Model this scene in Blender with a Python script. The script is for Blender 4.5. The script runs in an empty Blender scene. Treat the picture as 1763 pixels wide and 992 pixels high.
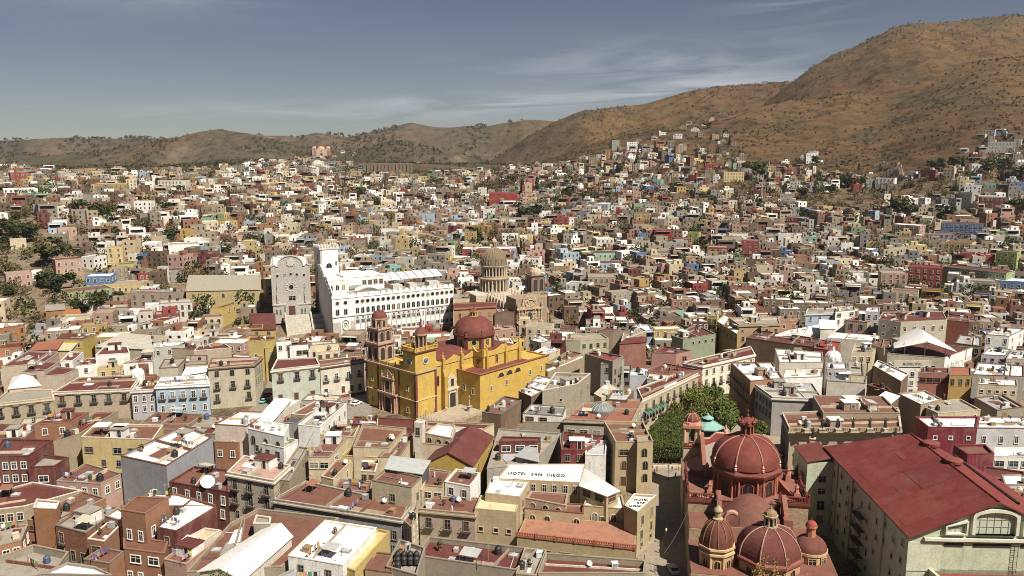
import bpy, math, random
from mathutils import Vector, Matrix, noise
from math import sin, cos, pi, radians, atan2, hypot, sqrt

SC = bpy.context.scene
COL = SC.collection
random.seed(7)
rnd = random.random

# ------------------------------------------------------------------ camera
CAMH, FOC, CX, CY = 90.0, 1384.0, 881.5, 496.0
PIT = math.atan(236 / 1384)
cd = bpy.data.cameras.new('camera')
cam = bpy.data.objects.new('camera', cd)
COL.objects.link(cam)
cam.location = (0, 0, CAMH)
cam.rotation_euler = (pi / 2 - PIT, 0, 0)
cd.sensor_width = 36
cd.lens = 36 * FOC / 1763
cd.clip_start = 1
cd.clip_end = 20000
SC.camera = cam

# ------------------------------------------------------------------ sun, sky, exposure
SUN_AZ = radians(137)      # clockwise from +Y
SUN_EL = radians(52)
SUND = Vector((sin(SUN_AZ) * cos(SUN_EL), cos(SUN_AZ) * cos(SUN_EL), sin(SUN_EL)))
sd = bpy.data.lights.new('sun', 'SUN')
sd.energy = 5.0
sd.angle = radians(0.5)
sd.color = (1.0, 0.93, 0.80)
sun = bpy.data.objects.new('sun', sd)
COL.objects.link(sun)
sun.rotation_euler = SUND.to_track_quat('Z', 'Y').to_euler()
sun.location = (200, -200, 400)

W = bpy.data.worlds.new('World')
SC.world = W
W.use_nodes = True
nt = W.node_tree
nt.nodes.clear()


def nd(t, ty, **kw):
    n = t.nodes.new(ty)
    for k, v in kw.items():
        if k.startswith('i_'):
            key = k[2:]
            key = int(key) if key.isdigit() else key
            n.inputs[key].default_value = v
        else:
            setattr(n, k, v)
    return n


def ramp(t, stops, fac=None):
    r = t.nodes.new('ShaderNodeValToRGB')
    e = r.color_ramp.elements
    while len(e) < len(stops):
        e.new(0.5)
    for i, (p, c) in enumerate(stops):
        e[i].position = p
        e[i].color = c if len(c) == 4 else (*c, 1)
    if fac is not None:
        t.links.new(fac, r.inputs[0])
    return r


def mixc(t, a, b, fac, mode='MIX'):
    m = t.nodes.new('ShaderNodeMix')
    m.data_type = 'RGBA'
    m.blend_type = mode
    for sock, val in ((m.inputs[0], fac), (m.inputs[6], a), (m.inputs[7], b)):
        if hasattr(val, 'is_output'):
            t.links.new(val, sock)
        elif isinstance(val, (int, float)):
            sock.default_value = val
        else:
            sock.default_value = (*val, 1) if len(val) == 3 else val
    return m.outputs[2]


sky = nd(nt, 'ShaderNodeTexSky', sky_type='NISHITA', sun_disc=False)
sky.sun_elevation = SUN_EL
sky.sun_rotation = SUN_AZ
sky.altitude = 2000
sky.air_density = 1.0
sky.dust_density = 0.6
sky.ozone_density = 1.0
hs = nd(nt, 'ShaderNodeHueSaturation', i_0=0.518, i_1=0.84, i_2=0.57)
nt.links.new(sky.outputs[0], hs.inputs['Color'])
tc = nd(nt, 'ShaderNodeTexCoord')
sep = nd(nt, 'ShaderNodeSeparateXYZ')
nt.links.new(tc.outputs['Generated'], sep.inputs[0])
zz = nd(nt, 'ShaderNodeMath', operation='MAXIMUM', i_1=0.0)
nt.links.new(sep.outputs[2], zz.inputs[0])
za = nd(nt, 'ShaderNodeMath', operation='ADD', i_1=0.10)
nt.links.new(zz.outputs[0], za.inputs[0])
comb = nd(nt, 'ShaderNodeCombineXYZ')
for i in (0, 1):
    dv = nd(nt, 'ShaderNodeMath', operation='DIVIDE')
    nt.links.new(sep.outputs[i], dv.inputs[0])
    nt.links.new(za.outputs[0], dv.inputs[1])
    nt.links.new(dv.outputs[0], comb.inputs[i])
mp = nd(nt, 'ShaderNodeMapping')
mp.inputs['Rotation'].default_value = (0, 0, radians(12))
mp.inputs['Scale'].default_value = (0.28, 0.85, 1)
mp.inputs['Location'].default_value = (2.6, 0.9, 0)
nt.links.new(comb.outputs[0], mp.inputs[0])
n1 = nd(nt, 'ShaderNodeTexNoise', i_Scale=1.0, i_Detail=8.0, i_Roughness=0.62, i_Distortion=0.7)
nt.links.new(mp.outputs[0], n1.inputs['Vector'])
n2 = nd(nt, 'ShaderNodeTexNoise', i_Scale=0.35, i_Detail=2.0)
nt.links.new(mp.outputs[0], n2.inputs['Vector'])
r1 = ramp(nt, [(0.44, (0, 0, 0)), (0.70, (1, 1, 1))], n1.outputs[0])
r2 = ramp(nt, [(0.47, (0.04, 0.04, 0.04)), (0.66, (1, 1, 1))], n2.outputs[0])
mm = nd(nt, 'ShaderNodeMath', operation='MULTIPLY')
nt.links.new(r1.outputs[0], mm.inputs[0])
nt.links.new(r2.outputs[0], mm.inputs[1])


def mth(op, a, c=None):
    n = nd(nt, 'ShaderNodeMath', operation=op)
    for i, q in enumerate((a, c)):
        if q is None:
            continue
        if hasattr(q, 'is_output'):
            nt.links.new(q, n.inputs[i])
        else:
            n.inputs[i].default_value = q
    return n.outputs[0]


hor = mth('SQRT', mth('ADD', mth('POWER', sep.outputs[0], 2.0), mth('POWER', sep.outputs[1], 2.0)))
elev = mth('DIVIDE', sep.outputs[2], hor)
azi = mth('DIVIDE', sep.outputs[0], hor)
cb = nd(nt, 'ShaderNodeCombineXYZ')
nt.links.new(mth('MULTIPLY', azi, 5.0), cb.inputs[0])
nt.links.new(mth('MULTIPLY', mth('SUBTRACT', elev, mth('MULTIPLY', azi, 0.05)), 46.0), cb.inputs[1])
n3 = nd(nt, 'ShaderNodeTexNoise', i_Scale=1.0, i_Detail=7.0, i_Roughness=0.62, i_Distortion=0.9)
nt.links.new(cb.outputs[0], n3.inputs['Vector'])
r3 = ramp(nt, [(0.40, (0, 0, 0)), (0.66, (1, 1, 1))], n3.outputs[0])
tot = mth('MULTIPLY', mm.outputs[0], 0.55)
for e0, k_, w_, s_, a0, aw in ((.060, .05, .011, .95, .08, .30), (.098, .0, .026, .62, .17, .17), (.045, .0, .012, .35, -.1, .5), (.155, -.02, .016, .30, -.42, .16), (.135, .1, .03, .35, .33, .08)):
    d_ = mth('DIVIDE', mth('SUBTRACT', elev, mth('ADD', mth('MULTIPLY', azi, k_), e0)), w_)
    g_ = mth('POWER', 2.718, mth('MULTIPLY', mth('POWER', mth('ABSOLUTE', d_), 2.0), -1.0))
    q_ = mth('DIVIDE', mth('SUBTRACT', azi, a0), aw)
    h_ = mth('POWER', 2.718, mth('MULTIPLY', mth('POWER', mth('ABSOLUTE', q_), 2.0), -1.0))
    tot = mth('ADD', tot, mth('MULTIPLY', mth('MULTIPLY', mth('MULTIPLY', g_, h_), r3.outputs[0]), s_))
ms = nd(nt, 'ShaderNodeMath', operation='MINIMUM', i_1=0.9)
nt.links.new(tot, ms.inputs[0])
skc = mixc(nt, hs.outputs[0], (7.0, 7.3, 7.8), ms.outputs[0])
bg = nd(nt, 'ShaderNodeBackground', i_1=0.05)
nt.links.new(skc, bg.inputs[0])
wo = nd(nt, 'ShaderNodeOutputWorld')
nt.links.new(bg.outputs[0], wo.inputs[0])

SC.view_settings.view_transform = 'Standard'
SC.view_settings.look = 'None'
SC.view_settings.exposure = 0.62
SC.view_settings.gamma = 1
SC.render.engine = 'CYCLES'
SC.cycles.use_denoising = True
SC.cycles.filter_width = 0.95
SC.cycles.max_bounces = 5
SC.cycles.diffuse_bounces = 2
SC.cycles.glossy_bounces = 2
SC.cycles.transparent_max_bounces = 4
SC.cycles.caustics_reflective = False
SC.cycles.caustics_refractive = False

# ------------------------------------------------------------------ where a photo pixel meets a height or the ground
ZN = {'A': (0, 700, 3.3975), 'B': (350, 680, 3.18), 'C': (700, 700, 3.398), 'D': (1130, 680, 3.18), 'E': (1340, 680, 3.18),
      'F': (900, 540, 4.1325), 'G': (1230, 520, 3.3077), 'H': (0, 480, 3.891), 'I': (440, 570, 6.2), 'J': (780, 400, 4.96),
      'K': (1050, 420, 4.897), 'L': (1400, 420, 4.51), 'M': (430, 400, 4.3125), 'N': (600, 520, 4.509), 'O': (0, 180, 2.918),
      'P': (580, 180, 2.918), 'Q': (1163, 180, 2.918), 'R': (0, 380, 5.22), 'S': (820, 280, 5.837), 'U': (0, 0, 1.0)}


def zp(k, x, y):
    a, b, s = ZN[k]
    return a + x / s, b + y / s


def ray(u, v):
    a, b = (u - CX) / FOC, -(v - CY) / FOC
    return a, cos(PIT) + b * sin(PIT), -sin(PIT) + b * cos(PIT)


def P(u, v, z=0.0):
    a, b, c = ray(u, v)
    t = (z - CAMH) / c
    return a * t, b * t


def PY(u, v, Y):
    a, b, c = ray(u, v)
    t = Y / b
    return a * t, CAMH + c * t


def proj(x, y, z):
    d = y * cos(PIT) + (CAMH - z) * sin(PIT)
    if d < 1:
        d = 1
    return CX + FOC * x / d, CY - FOC * (y * sin(PIT) + (z - CAMH) * cos(PIT)) / d


# ------------------------------------------------------------------ terrain
TU = [-400, 50, 250, 450, 660, 870, 1150, 1300, 1450, 1720, 2200]
TY = [-80, 0, 30, 50, 80, 110, 130, 365, 420, 500, 600, 750, 950, 1100, 1300, 1500, 1800, 2200, 5600]
NEAR = [96, 86, 69, 53, 26, 6, 0]
TZ = {
    -400: [6, 20, 42, 56, 68, 76, 78, 76, 72, 62, 50, 60],
    50: [2, 13, 32, 44, 55, 64, 66, 62, 58, 50, 40, 60],
    250: [1, 6, 22, 37, 50, 62, 66, 64, 60, 52, 42, 60],
    450: [0, 5, 13, 22, 36, 50, 60, 66, 72, 66, 48, 60],
    660: [0, 3, 8, 16, 28, 43, 52, 62, 68, 64, 50, 60],
    870: [0, 2, 4, 11, 24, 40, 47, 54, 58, 58, 56, 60],
    1150: [0, 2, 5, 13, 26, 46, 76, 112, 138, 130, 120, 100],
    1300: [0, 2, 5, 14, 29, 51, 76, 116, 150, 150, 140, 120],
    1450: [0, 2, 5, 14, 32, 57, 84, 130, 190, 220, 200, 140],
    1720: [1, 3, 8, 18, 46, 96, 140, 195, 255, 300, 280, 160],
    2200: [4, 8, 14, 28, 62, 120, 170, 230, 290, 330, 300, 180],
}
LAYERS = [   # ridge depth, front slope, rows of the skyline by column
    (3300, 0.30, [(-700, 226), (-300, 232), (0, 242), (90, 236), (150, 239), (250, 236), (330, 238), (430, 232), (460, 232), (520, 236), (545, 228),
                  (600, 235), (640, 228), (680, 218), (710, 211), (735, 216), (760, 219), (820, 216), (860, 212), (910, 205), (945, 208),
                  (1000, 215), (1100, 225), (1300, 240), (2400, 240)]),
    (2300, 0.26, [(-700, 250), (0, 262), (100, 268), (200, 258), (280, 243), (340, 229), (380, 222), (430, 227), (470, 240), (520, 251), (600, 262),
                  (640, 250), (680, 243), (720, 250), (800, 268), (900, 300), (2400, 300)]),
    (2100, 0.42, [(-700, 330), (820, 300), (860, 268), (900, 240), (950, 211), (1000, 191), (1050, 185), (1100, 180), (1150, 166), (1190, 155),
                  (1230, 149), (1270, 146), (1300, 143), (1340, 141), (1380, 143), (1450, 150), (1600, 165), (2400, 200)]),
    (1850, 0.46, [(-700, 400), (1100, 330), (1200, 262), (1250, 222), (1300, 186), (1340, 152), (1380, 118), (1420, 95), (1450, 82), (1490, 62),
                  (1520, 46), (1550, 39), (1600, 38), (1650, 34), (1680, 30), (1720, 27), (1763, 26), (1900, 20), (2100, 30), (2400, 60)]),
    (1480, 0.36, [(-700, 400), (1120, 320), (1150, 268), (1200, 236), (1250, 206), (1300, 184), (1350, 173), (1400, 170), (1450, 180), (1500, 216),
                  (1560, 266), (1620, 330), (2400, 400)]),
]


def lerp_tab(tab, u):
    if u <= tab[0][0]:
        return tab[0][1]
    for (a, x), (b, y) in zip(tab, tab[1:]):
        if u <= b:
            t = (u - a) / (b - a)
            return x + (y - x) * t
    return tab[-1][1]


def base_z(u, Y):
    if Y <= 130:
        for i in range(6):
            if Y <= TY[i + 1]:
                t = max(0, (Y - TY[i]) / (TY[i + 1] - TY[i]))
                return NEAR[i] + (NEAR[i + 1] - NEAR[i]) * t
    u = min(max(u, -400), 2200)
    j = 0
    while j < len(TU) - 2 and u > TU[j + 1]:
        j += 1
    s = (u - TU[j]) / (TU[j + 1] - TU[j])
    s = s * s * (3 - 2 * s)

    def at(k):
        z = TZ[TU[k]]
        zs = [0] + z
        ys = TY[6:]
        if Y >= ys[-1]:
            return zs[-1]
        for i in range(len(ys) - 1):
            if Y <= ys[i + 1]:
                t = (Y - ys[i]) / (ys[i + 1] - ys[i])
                return zs[i] + (zs[i + 1] - zs[i]) * t
    return at(j) * (1 - s) + at(j + 1) * s


def ridged(x, y):
    return 1 - abs(noise.noise(Vector((x, y, 3.1))))


_gc = {}


def ground(x, y):
    """Height of the ground; the town's floor is flat (0) round the plaza."""
    d = max(y, 20) * cos(PIT) + CAMH * sin(PIT)
    u = CX + FOC * x / d
    z = base_z(u, y)
    if y > 365:
        z += min(1, (y - 365) / 250) * 3.0 * noise.noise(Vector((x / 60, y / 60, 0)))
    if y > 1000:
        for n, (yr, sl, rows) in enumerate(LAYERS):
            wob = 90 * noise.noise(Vector((u / 160, n * 7.7, 1)))
            yy = yr + wob
            rr = lerp_tab(rows, u)
            zr = PY(CX, rr, yy)[1] 
            dy = y - yy
            dist = sqrt(dy * dy + 40 ** 2) - 40
            zl = zr - (sl if dy < 0 else 0.5) * dist
            if dy < 0:
                wx = x + 40 * noise.noise(Vector((x / 150, y / 150, n)))
                g = ridged(wx / 230 + n * 9, y / 560) ** 2 * 0.55 + ridged(wx / 90, y / 200 + n) ** 2 * 0.30 + ridged(x / 34, y / 60) * 0.15
                zl -= (1 - g) * min((0.55 if n < 2 else 0.30) * dist, 140 if n < 2 else 62)
            if n < 2 and dy < 0:
                zl -= 0.12 * dist * noise.noise(Vector((x / 330, y / 400, n))) - 7 * noise.noise(Vector((x / 75, y / 90, n)))
            if zl > z:
                z = zl + 2.0 * noise.noise(Vector((x / 25, y / 25, 5)))
    return z


def hit(u, v):
    """Where the ray of photo pixel (u, v) meets the ground."""
    a, b, c = ray(u, v)
    Y = 140.0
    while Y < 5000:
        t = Y / b
        if CAMH + c * t <= ground(a * t, Y):
            break
        Y *= 1.012
    lo, hi = Y / 1.012, Y
    for _ in range(8):
        m = (lo + hi) / 2
        t = m / b
        if CAMH + c * t <= ground(a * t, m):
            hi = m
        else:
            lo = m
    t = hi / b
    return a * t, hi, ground(a * t, hi)


# ------------------------------------------------------------------ materials
MATS = {}


def mat(name, build):
    m = bpy.data.materials.new(name)
    m.use_nodes = True
    t = m.node_tree
    b = t.nodes['Principled BSDF']
    build(t, b)
    MATS[name] = m
    return m


def objcol(t):
    return nd(t, 'ShaderNodeObjectInfo').outputs['Color']


def pos(t, sc=(1, 1, 1)):
    g = nd(t, 'ShaderNodeNewGeometry')
    m = nd(t, 'ShaderNodeMapping')
    m.inputs['Scale'].default_value = sc
    t.links.new(g.outputs['Position'], m.inputs[0])
    return m.outputs[0]


def ntex(t, vec, scale, detail=4, rough=0.6):
    n = nd(t, 'ShaderNodeTexNoise', i_Scale=scale, i_Detail=detail, i_Roughness=rough)
    t.links.new(vec, n.inputs['Vector'])
    return n.outputs[0]


def grimy(colsrc, streak=0.55, spot=0.35, rough=0.9, blotch=(0.24, 0.2, 0.15), sc=1.0, bump=0.0, wear=0.55):
    def f(t, b):
        c = colsrc(t)
        big = ntex(t, pos(t), 0.16 * sc, 5, 0.7)
        st = ntex(t, pos(t, (1, 1, 0.12)), 1.3 * sc, 4, 0.65)
        fine = ntex(t, pos(t), 3.5 * sc, 3, 0.7)
        r1 = ramp(t, [(0.48, (0, 0, 0)), (0.72, (1, 1, 1))], big)
        r2 = ramp(t, [(0.52, (0, 0, 0)), (0.80, (1, 1, 1))], st)
        m1 = nd(t, 'ShaderNodeMath', operation='MULTIPLY', i_1=spot)
        t.links.new(r1.outputs[0], m1.inputs[0])
        m2 = nd(t, 'ShaderNodeMath', operation='MULTIPLY', i_1=streak)
        t.links.new(r2.outputs[0], m2.inputs[0])
        c = mixc(t, c, (blotch[0] * 1.3, blotch[1] * 1.3, blotch[2] * 1.3), m1.outputs[0])
        c = mixc(t, c, blotch, m2.outputs[0])
        r3 = ramp(t, [(0.25, (0.72, 0.71, 0.70)), (0.75, (1.14, 1.14, 1.14))], fine)
        c = mixc(t, c, r3.outputs[0], 0.8, 'MULTIPLY')
        r4 = ramp(t, [(0.30, (0.66, 0.63, 0.60)), (0.55, (1.06, 1.06, 1.06))], ntex(t, pos(t), 0.42 * sc, 6, 0.75))
        c = mixc(t, c, r4.outputs[0], wear, 'MULTIPLY')
        t.links.new(c, b.inputs['Base Color'])
        b.inputs['Roughness'].default_value = rough
        if bump:
            bp = nd(t, 'ShaderNodeBump', i_0=bump, i_1=0.2)
            t.links.new(fine, bp.inputs['Height'])
            t.links.new(bp.outputs[0], b.inputs['Normal'])
    return f


def attrcol(t):
    return nd(t, 'ShaderNodeAttribute', attribute_name='Col').outputs['Color']


mat('plaster', grimy(objcol, 0.52, 0.34, bump=0.25))
mat('plaster_many', grimy(attrcol, 0.40, 0.25))
mat('trim', grimy(objcol, 0.25, 0.15, 0.8))
mat('roofing', grimy(objcol, 0.16, 0.24, 0.85, (0.20, 0.12, 0.085), 1.2, wear=0.85))
mat('concrete', grimy(objcol, 0.55, 0.55, 0.95, (0.16, 0.14, 0.11), 1.6))


def stone_b(t, b):
    c = objcol(t)
    v = nd(t, 'ShaderNodeTexVoronoi', i_Scale=1.15)
    t.links.new(pos(t, (1, 1, 1.5)), v.inputs['Vector'])
    bw = nd(t, 'ShaderNodeRGBToBW')
    t.links.new(v.outputs['Color'], bw.inputs[0])
    rv = ramp(t, [(0.0, (0.78, 0.77, 0.76)), (1.0, (1.12, 1.11, 1.10))], bw.outputs[0])
    cc = mixc(t, c, rv.outputs[0], 0.8, 'MULTIPLY')
    f = ntex(t, pos(t), 1.7, 6, 0.75)
    r = ramp(t, [(0.3, (0.60, 0.57, 0.52)), (0.6, (1.15, 1.13, 1.09))], f)
    cc = mixc(t, cc, r.outputs[0], 0.85, 'MULTIPLY')
    t.links.new(cc, b.inputs['Base Color'])
    b.inputs['Roughness'].default_value = 0.95
    bp = nd(t, 'ShaderNodeBump', i_0=0.5, i_1=0.25)
    t.links.new(f, bp.inputs['Height'])
    t.links.new(bp.outputs[0], b.inputs['Normal'])


mat('stone', stone_b)


def metal_b(t, b):
    c = objcol(t)
    w = ntex(t, pos(t, (1, 1, 0.3)), 0.9, 5, 0.7)
    r = ramp(t, [(0.3, (0.72, 0.70, 0.66)), (0.7, (1.1, 1.1, 1.1))], w)
    t.links.new(mixc(t, c, r.outputs[0], 0.7, 'MULTIPLY'), b.inputs['Base Color'])
    b.inputs['Roughness'].default_value = 0.5
    b.inputs['Metallic'].default_value = 0.1


mat('sheet_metal', metal_b)


def glass_b(t, b):
    b.inputs['Base Color'].default_value = (0.022, 0.022, 0.024, 1)
    b.inputs['Roughness'].default_value = 0.18
    b.inputs['Specular IOR Level'].default_value = 0.35


mat('window_glass', glass_b)


def pane_b(t, b):
    t.links.new(objcol(t), b.inputs['Base Color'])
    b.inputs['Roughness'].default_value = 0.25
    b.inputs['Specular IOR Level'].default_value = 0.3


mat('window_pane', pane_b)


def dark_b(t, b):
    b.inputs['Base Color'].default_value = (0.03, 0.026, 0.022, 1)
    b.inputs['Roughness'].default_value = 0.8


mat('opening_shade', dark_b)  # flat dark colour painted in for the shade inside openings


def iron_b(t, b):
    t.links.new(objcol(t), b.inputs['Base Color'])
    b.inputs['Roughness'].default_value = 0.55


mat('painted', iron_b)


def leaf_b(t, b):
    g = nd(t, 'ShaderNodeNewGeometry')
    r = ramp(t, [(0.0, (0.55, 0.60, 0.45)), (0.5, (1, 1, 1)), (1.0, (1.55, 1.40, 1.05))], g.outputs['Random Per Island'])
    t.links.new(mixc(t, objcol(t), r.outputs[0], 1.0, 'MULTIPLY'), b.inputs['Base Color'])
    b.inputs['Roughness'].default_value = 0.75
    b.inputs['Specular IOR Level'].default_value = 0.2


mat('leaves', leaf_b)


def leafm_b(t, b):
    g = nd(t, 'ShaderNodeNewGeometry')
    r = ramp(t, [(0.0, (0.5, 0.55, 0.45)), (0.5, (1, 1, 1)), (1.0, (1.6, 1.45, 1.1))], g.outputs['Random Per Island'])
    t.links.new(mixc(t, attrcol(t), r.outputs[0], 1.0, 'MULTIPLY'), b.inputs['Base Color'])
    b.inputs['Roughness'].default_value = 0.85
    b.inputs['Specular IOR Level'].default_value = 0.1


mat('leaves_many', leafm_b)


def bark_b(t, b):
    f = ntex(t, pos(t, (1, 1, 0.2)), 3, 4)
    r = ramp(t, [(0.3, (0.05, 0.035, 0.025)), (0.7, (0.16, 0.12, 0.085))], f)
    t.links.new(r.outputs[0], b.inputs['Base Color'])
    b.inputs['Roughness'].default_value = 0.95


mat('bark', bark_b)


def ground_b(t, b):
    c = attrcol(t)
    f1 = ntex(t, pos(t), 0.035, 8, 0.72)
    f2 = ntex(t, pos(t), 0.22, 5, 0.75)
    r1 = ramp(t, [(0.36, (0.36, 0.35, 0.31)), (0.50, (0.95, 0.95, 0.95)), (0.68, (1.5, 1.36, 1.18))], f1)
    r2 = ramp(t, [(0.34, (0.52, 0.55, 0.48)), (0.50, (1, 1, 1)), (0.72, (1.30, 1.22, 1.10))], f2)
    c = mixc(t, c, r1.outputs[0], 0.85, 'MULTIPLY')
    c = mixc(t, c, r2.outputs[0], 0.85, 'MULTIPLY')
    t.links.new(c, b.inputs['Base Color'])
    b.inputs['Roughness'].default_value = 1.0
    b.inputs['Specular IOR Level'].default_value = 0.05
    bp = nd(t, 'ShaderNodeBump', i_0=1.0, i_1=4.0)
    t.links.new(f2, bp.inputs['Height'])
    t.links.new(bp.outputs[0], b.inputs['Normal'])


mat('earth', ground_b)


def pave_b(t, b):
    c = objcol(t)
    f = ntex(t, pos(t), 0.6, 6, 0.7)
    r = ramp(t, [(0.3, (0.65, 0.63, 0.60)), (0.7, (1.15, 1.12, 1.08))], f)
    v = nd(t, 'ShaderNodeTexBrick', i_Scale=0.5)
    v.inputs['Color1'].default_value = (1, 1, 1, 1)
    v.inputs['Color2'].default_value = (0.86, 0.85, 0.83, 1)
    v.inputs['Mortar'].default_value = (0.6, 0.58, 0.55, 1)
    t.links.new(pos(t), v.inputs['Vector'])
    c = mixc(t, c, r.outputs[0], 0.9, 'MULTIPLY')
    c = mixc(t, c, v.outputs[0], 0.8, 'MULTIPLY')
    t.links.new(c, b.inputs['Base Color'])
    b.inputs['Roughness'].default_value = 0.9


mat('paving', pave_b)

# ------------------------------------------------------------------ colours (base colours, linear)
C = dict(W=(.78, .77, .74), OW=(.60, .56, .48), CR=(.55, .46, .32), YE=(.44, .29, .07), YL=(.56, .44, .21), OR=(.31, .14, .065), BK=(.25, .115, .07), BU=(.12, .027, .023), RD=(.25, .034, .03), PK=(.42, .27, .22),
         GY=(.29, .285, .275), BG=(.26, .28, .31), BL=(.10, .18, .35), LB=(.36, .45, .54), GN=(.22, .30, .15), MN=(.28, .45, .34), TN=(.31, .245, .17), ST=(.285, .245, .195), DS=(.19, .16, .125), RR=(.112, .026, .021), RB=(.165, .070, .049),
         RC=(.29, .265, .225), RW=(.82, .81, .78), RG=(.38, .38, .38), DG=(.08, .08, .08), LV=(.40, .385, .44), LM=(.33, .40, .10), TQ=(.18, .40, .38), TC=(.27, .13, .078), BR=(.155, .10, .066), PL=(.18, .13, .2), GL=(.42, .46, .38),
         OC=(.36, .24, .08), AQ=(.46, .52, .46))


def cc(c):
    return C[c] if isinstance(c, str) else c

# ------------------------------------------------------------------ mesh collecting
class G:
    def __init__(s):
        s.v, s.f, s.m, s.sm, s.c = [], [], [], [], []
        s.mi, s.smooth, s.col = 0, False, None

    def add(s, vs, fs):
        o = len(s.v)
        s.v.extend(vs)
        for f in fs:
            s.f.append([i + o for i in f])
            s.m.append(s.mi)
            s.sm.append(s.smooth)
            s.c.append(s.col)
        return s

    def box(s, x0, x1, y0, y1, z0, z1, bottom=True):
        v = [(x0, y0, z0), (x1, y0, z0), (x1, y1, z0), (x0, y1, z0), (x0, y0, z1), (x1, y0, z1), (x1, y1, z1), (x0, y1, z1)]
        f = [(0, 1, 5, 4), (1, 2, 6, 5), (2, 3, 7, 6), (3, 0, 4, 7), (4, 5, 6, 7)]
        if bottom:
            f.append((3, 2, 1, 0))
        return s.add(v, f)

    def prism(s, poly, z0, z1, top=True, bottom=False):
        n = len(poly)
        v = [(x, y, z0) for x, y in poly] + [(x, y, z1) for x, y in poly]
        f = [(i, (i + 1) % n, n + (i + 1) % n, n + i) for i in range(n)]
        if top:
            f.append(tuple(range(n, 2 * n)))
        if bottom:
            f.append(tuple(reversed(range(n))))
        return s.add(v, f)

    def frus(s, p0, z0, p1, z1, top=True):
        n = len(p0)
        v = [(x, y, z0) for x, y in p0] + [(x, y, z1) for x, y in p1]
        f = [(i, (i + 1) % n, n + (i + 1) % n, n + i) for i in range(n)]
        if top:
            f.append(tuple(range(n, 2 * n)))
        return s.add(v, f)

    def wallring(s, outer, inner, z0, z1, zi=None):
        """outside face from z0 to z1, a level top, inside face down to zi"""
        n = len(outer)
        zi = z0 if zi is None else zi
        v = [(x, y, z0) for x, y in outer] + [(x, y, z1) for x, y in outer] + [(x, y, z1) for x, y in inner] + [(x, y, zi) for x, y in inner]
        f = []
        for i in range(n):
            j = (i + 1) % n
            f += [(i, j, n + j, n + i), (n + i, n + j, 2 * n + j, 2 * n + i), (2 * n + i, 2 * n + j, 3 * n + j, 3 * n + i)]
        return s.add(v, f)

    def band(s, outer, inner, z0, z1):
        """closed ring with an underside"""
        n = len(outer)
        s.wallring(outer, inner, z0, z1)
        v = [(x, y, z0) for x, y in outer] + [(x, y, z0) for x, y in inner]
        return s.add(v, [(i, n + i, n + (i + 1) % n, (i + 1) % n) for i in range(n)])

    def lathe(s, prof, n=16, cx=0, cy=0, a0=0.0, cap=True, arc=2 * pi):
        full = abs(arc - 2 * pi) < 1e-6
        k = n if full else n + 1
        v = []
        for r, z in prof:
            for i in range(k):
                a = a0 + arc * i / n
                v.append((cx + r * cos(a), cy + r * sin(a), z))
        f = []
        for j in range(len(prof) - 1):
            for i in range(n):
                a, b = i, (i + 1) % k if full else i + 1
                f.append((j * k + a, j * k + b, (j + 1) * k + b, (j + 1) * k + a))
        if cap:
            f.append(tuple(range((len(prof) - 1) * k, len(prof) * k)))
        return s.add(v, f)

    def ext(s, xz, y0, y1):
        """outline in x-z, extruded along y"""
        n = len(xz)
        v = [(x, y0, z) for x, z in xz] + [(x, y1, z) for x, z in xz]
        f = [(i, (i + 1) % n, n + (i + 1) % n, n + i) for i in range(n)] + [tuple(range(n)), tuple(range(2 * n - 1, n - 1, -1))]
        return s.add(v, f)

    def extring(s, o, i_, y0, y1, closed=True):
        n = len(o)
        v = [(x, y0, z) for x, z in o] + [(x, y0, z) for x, z in i_] + [(x, y1, z) for x, z in o] + [(x, y1, z) for x, z in i_]
        f = []
        for i in range(n if closed else n - 1):
            j = (i + 1) % n
            f += [(i, j, n + j, n + i), (i, 2 * n + i, 2 * n + j, j), (n + i, n + j, 3 * n + j, 3 * n + i)]
        return s.add(v, f)

    def tube(s, p, q, r, n=6, r2=None):
        p, q = Vector(p), Vector(q)
        d = (q - p)
        if d.length < 1e-6:
            return s
        a = d.orthogonal().normalized()
        b = d.normalized().cross(a)
        r2 = r if r2 is None else r2
        v = [tuple(p + (a * cos(2 * pi * i / n) + b * sin(2 * pi * i / n)) * r) for i in range(n)]
        v += [tuple(q + (a * cos(2 * pi * i / n) + b * sin(2 * pi * i / n)) * r2) for i in range(n)]
        return s.add(v, [(i, (i + 1) % n, n + (i + 1) % n, n + i) for i in range(n)] + [tuple(range(n, 2 * n))])

    def xf(s, M, start=0):
        for i in range(start, len(s.v)):
            s.v[i] = tuple(M @ Vector(s.v[i]))
        return s

    def mesh(s, name, mats):
        me = bpy.data.meshes.new(name)
        me.from_pydata(s.v, [], s.f)
        for m in (mats if isinstance(mats, (list, tuple)) else [mats]):
            me.materials.append(MATS[m])
        if any(s.m):
            me.polygons.foreach_set('material_index', s.m)
        me.polygons.foreach_set('use_smooth', s.sm)
        if any(c is not None for c in s.c):
            a = me.color_attributes.new('Col', 'FLOAT_COLOR', 'CORNER')
            buf = []
            for f, c in zip(s.f, s.c):
                buf.extend((*(c or (.5, .5, .5)), 1.0) * len(f))
            a.data.foreach_set('color', buf)
        return me


def link(name, data, parent=None, color=None, loc=(0, 0, 0), rz=0.0):
    o = bpy.data.objects.new(name, data)
    COL.objects.link(o)
    o.location = loc
    if rz:
        o.rotation_euler = (0, 0, rz)
    if parent is not None:
        o.parent = parent
    if color is not None:
        c = cc(color)
        o.color = (c[0], c[1], c[2], 1)
    return o


LABELS = {}


def tag(o, label, cat, group=None, kind=None):
    if label:
        o['label'] = label
    if cat:
        o['category'] = cat
    if group:
        o['group'] = group
    if kind:
        o['kind'] = kind
    if label and not group:
        if label in LABELS:
            print('DUPLICATE LABEL', label)
        LABELS[label] = 1
    return o


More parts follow.
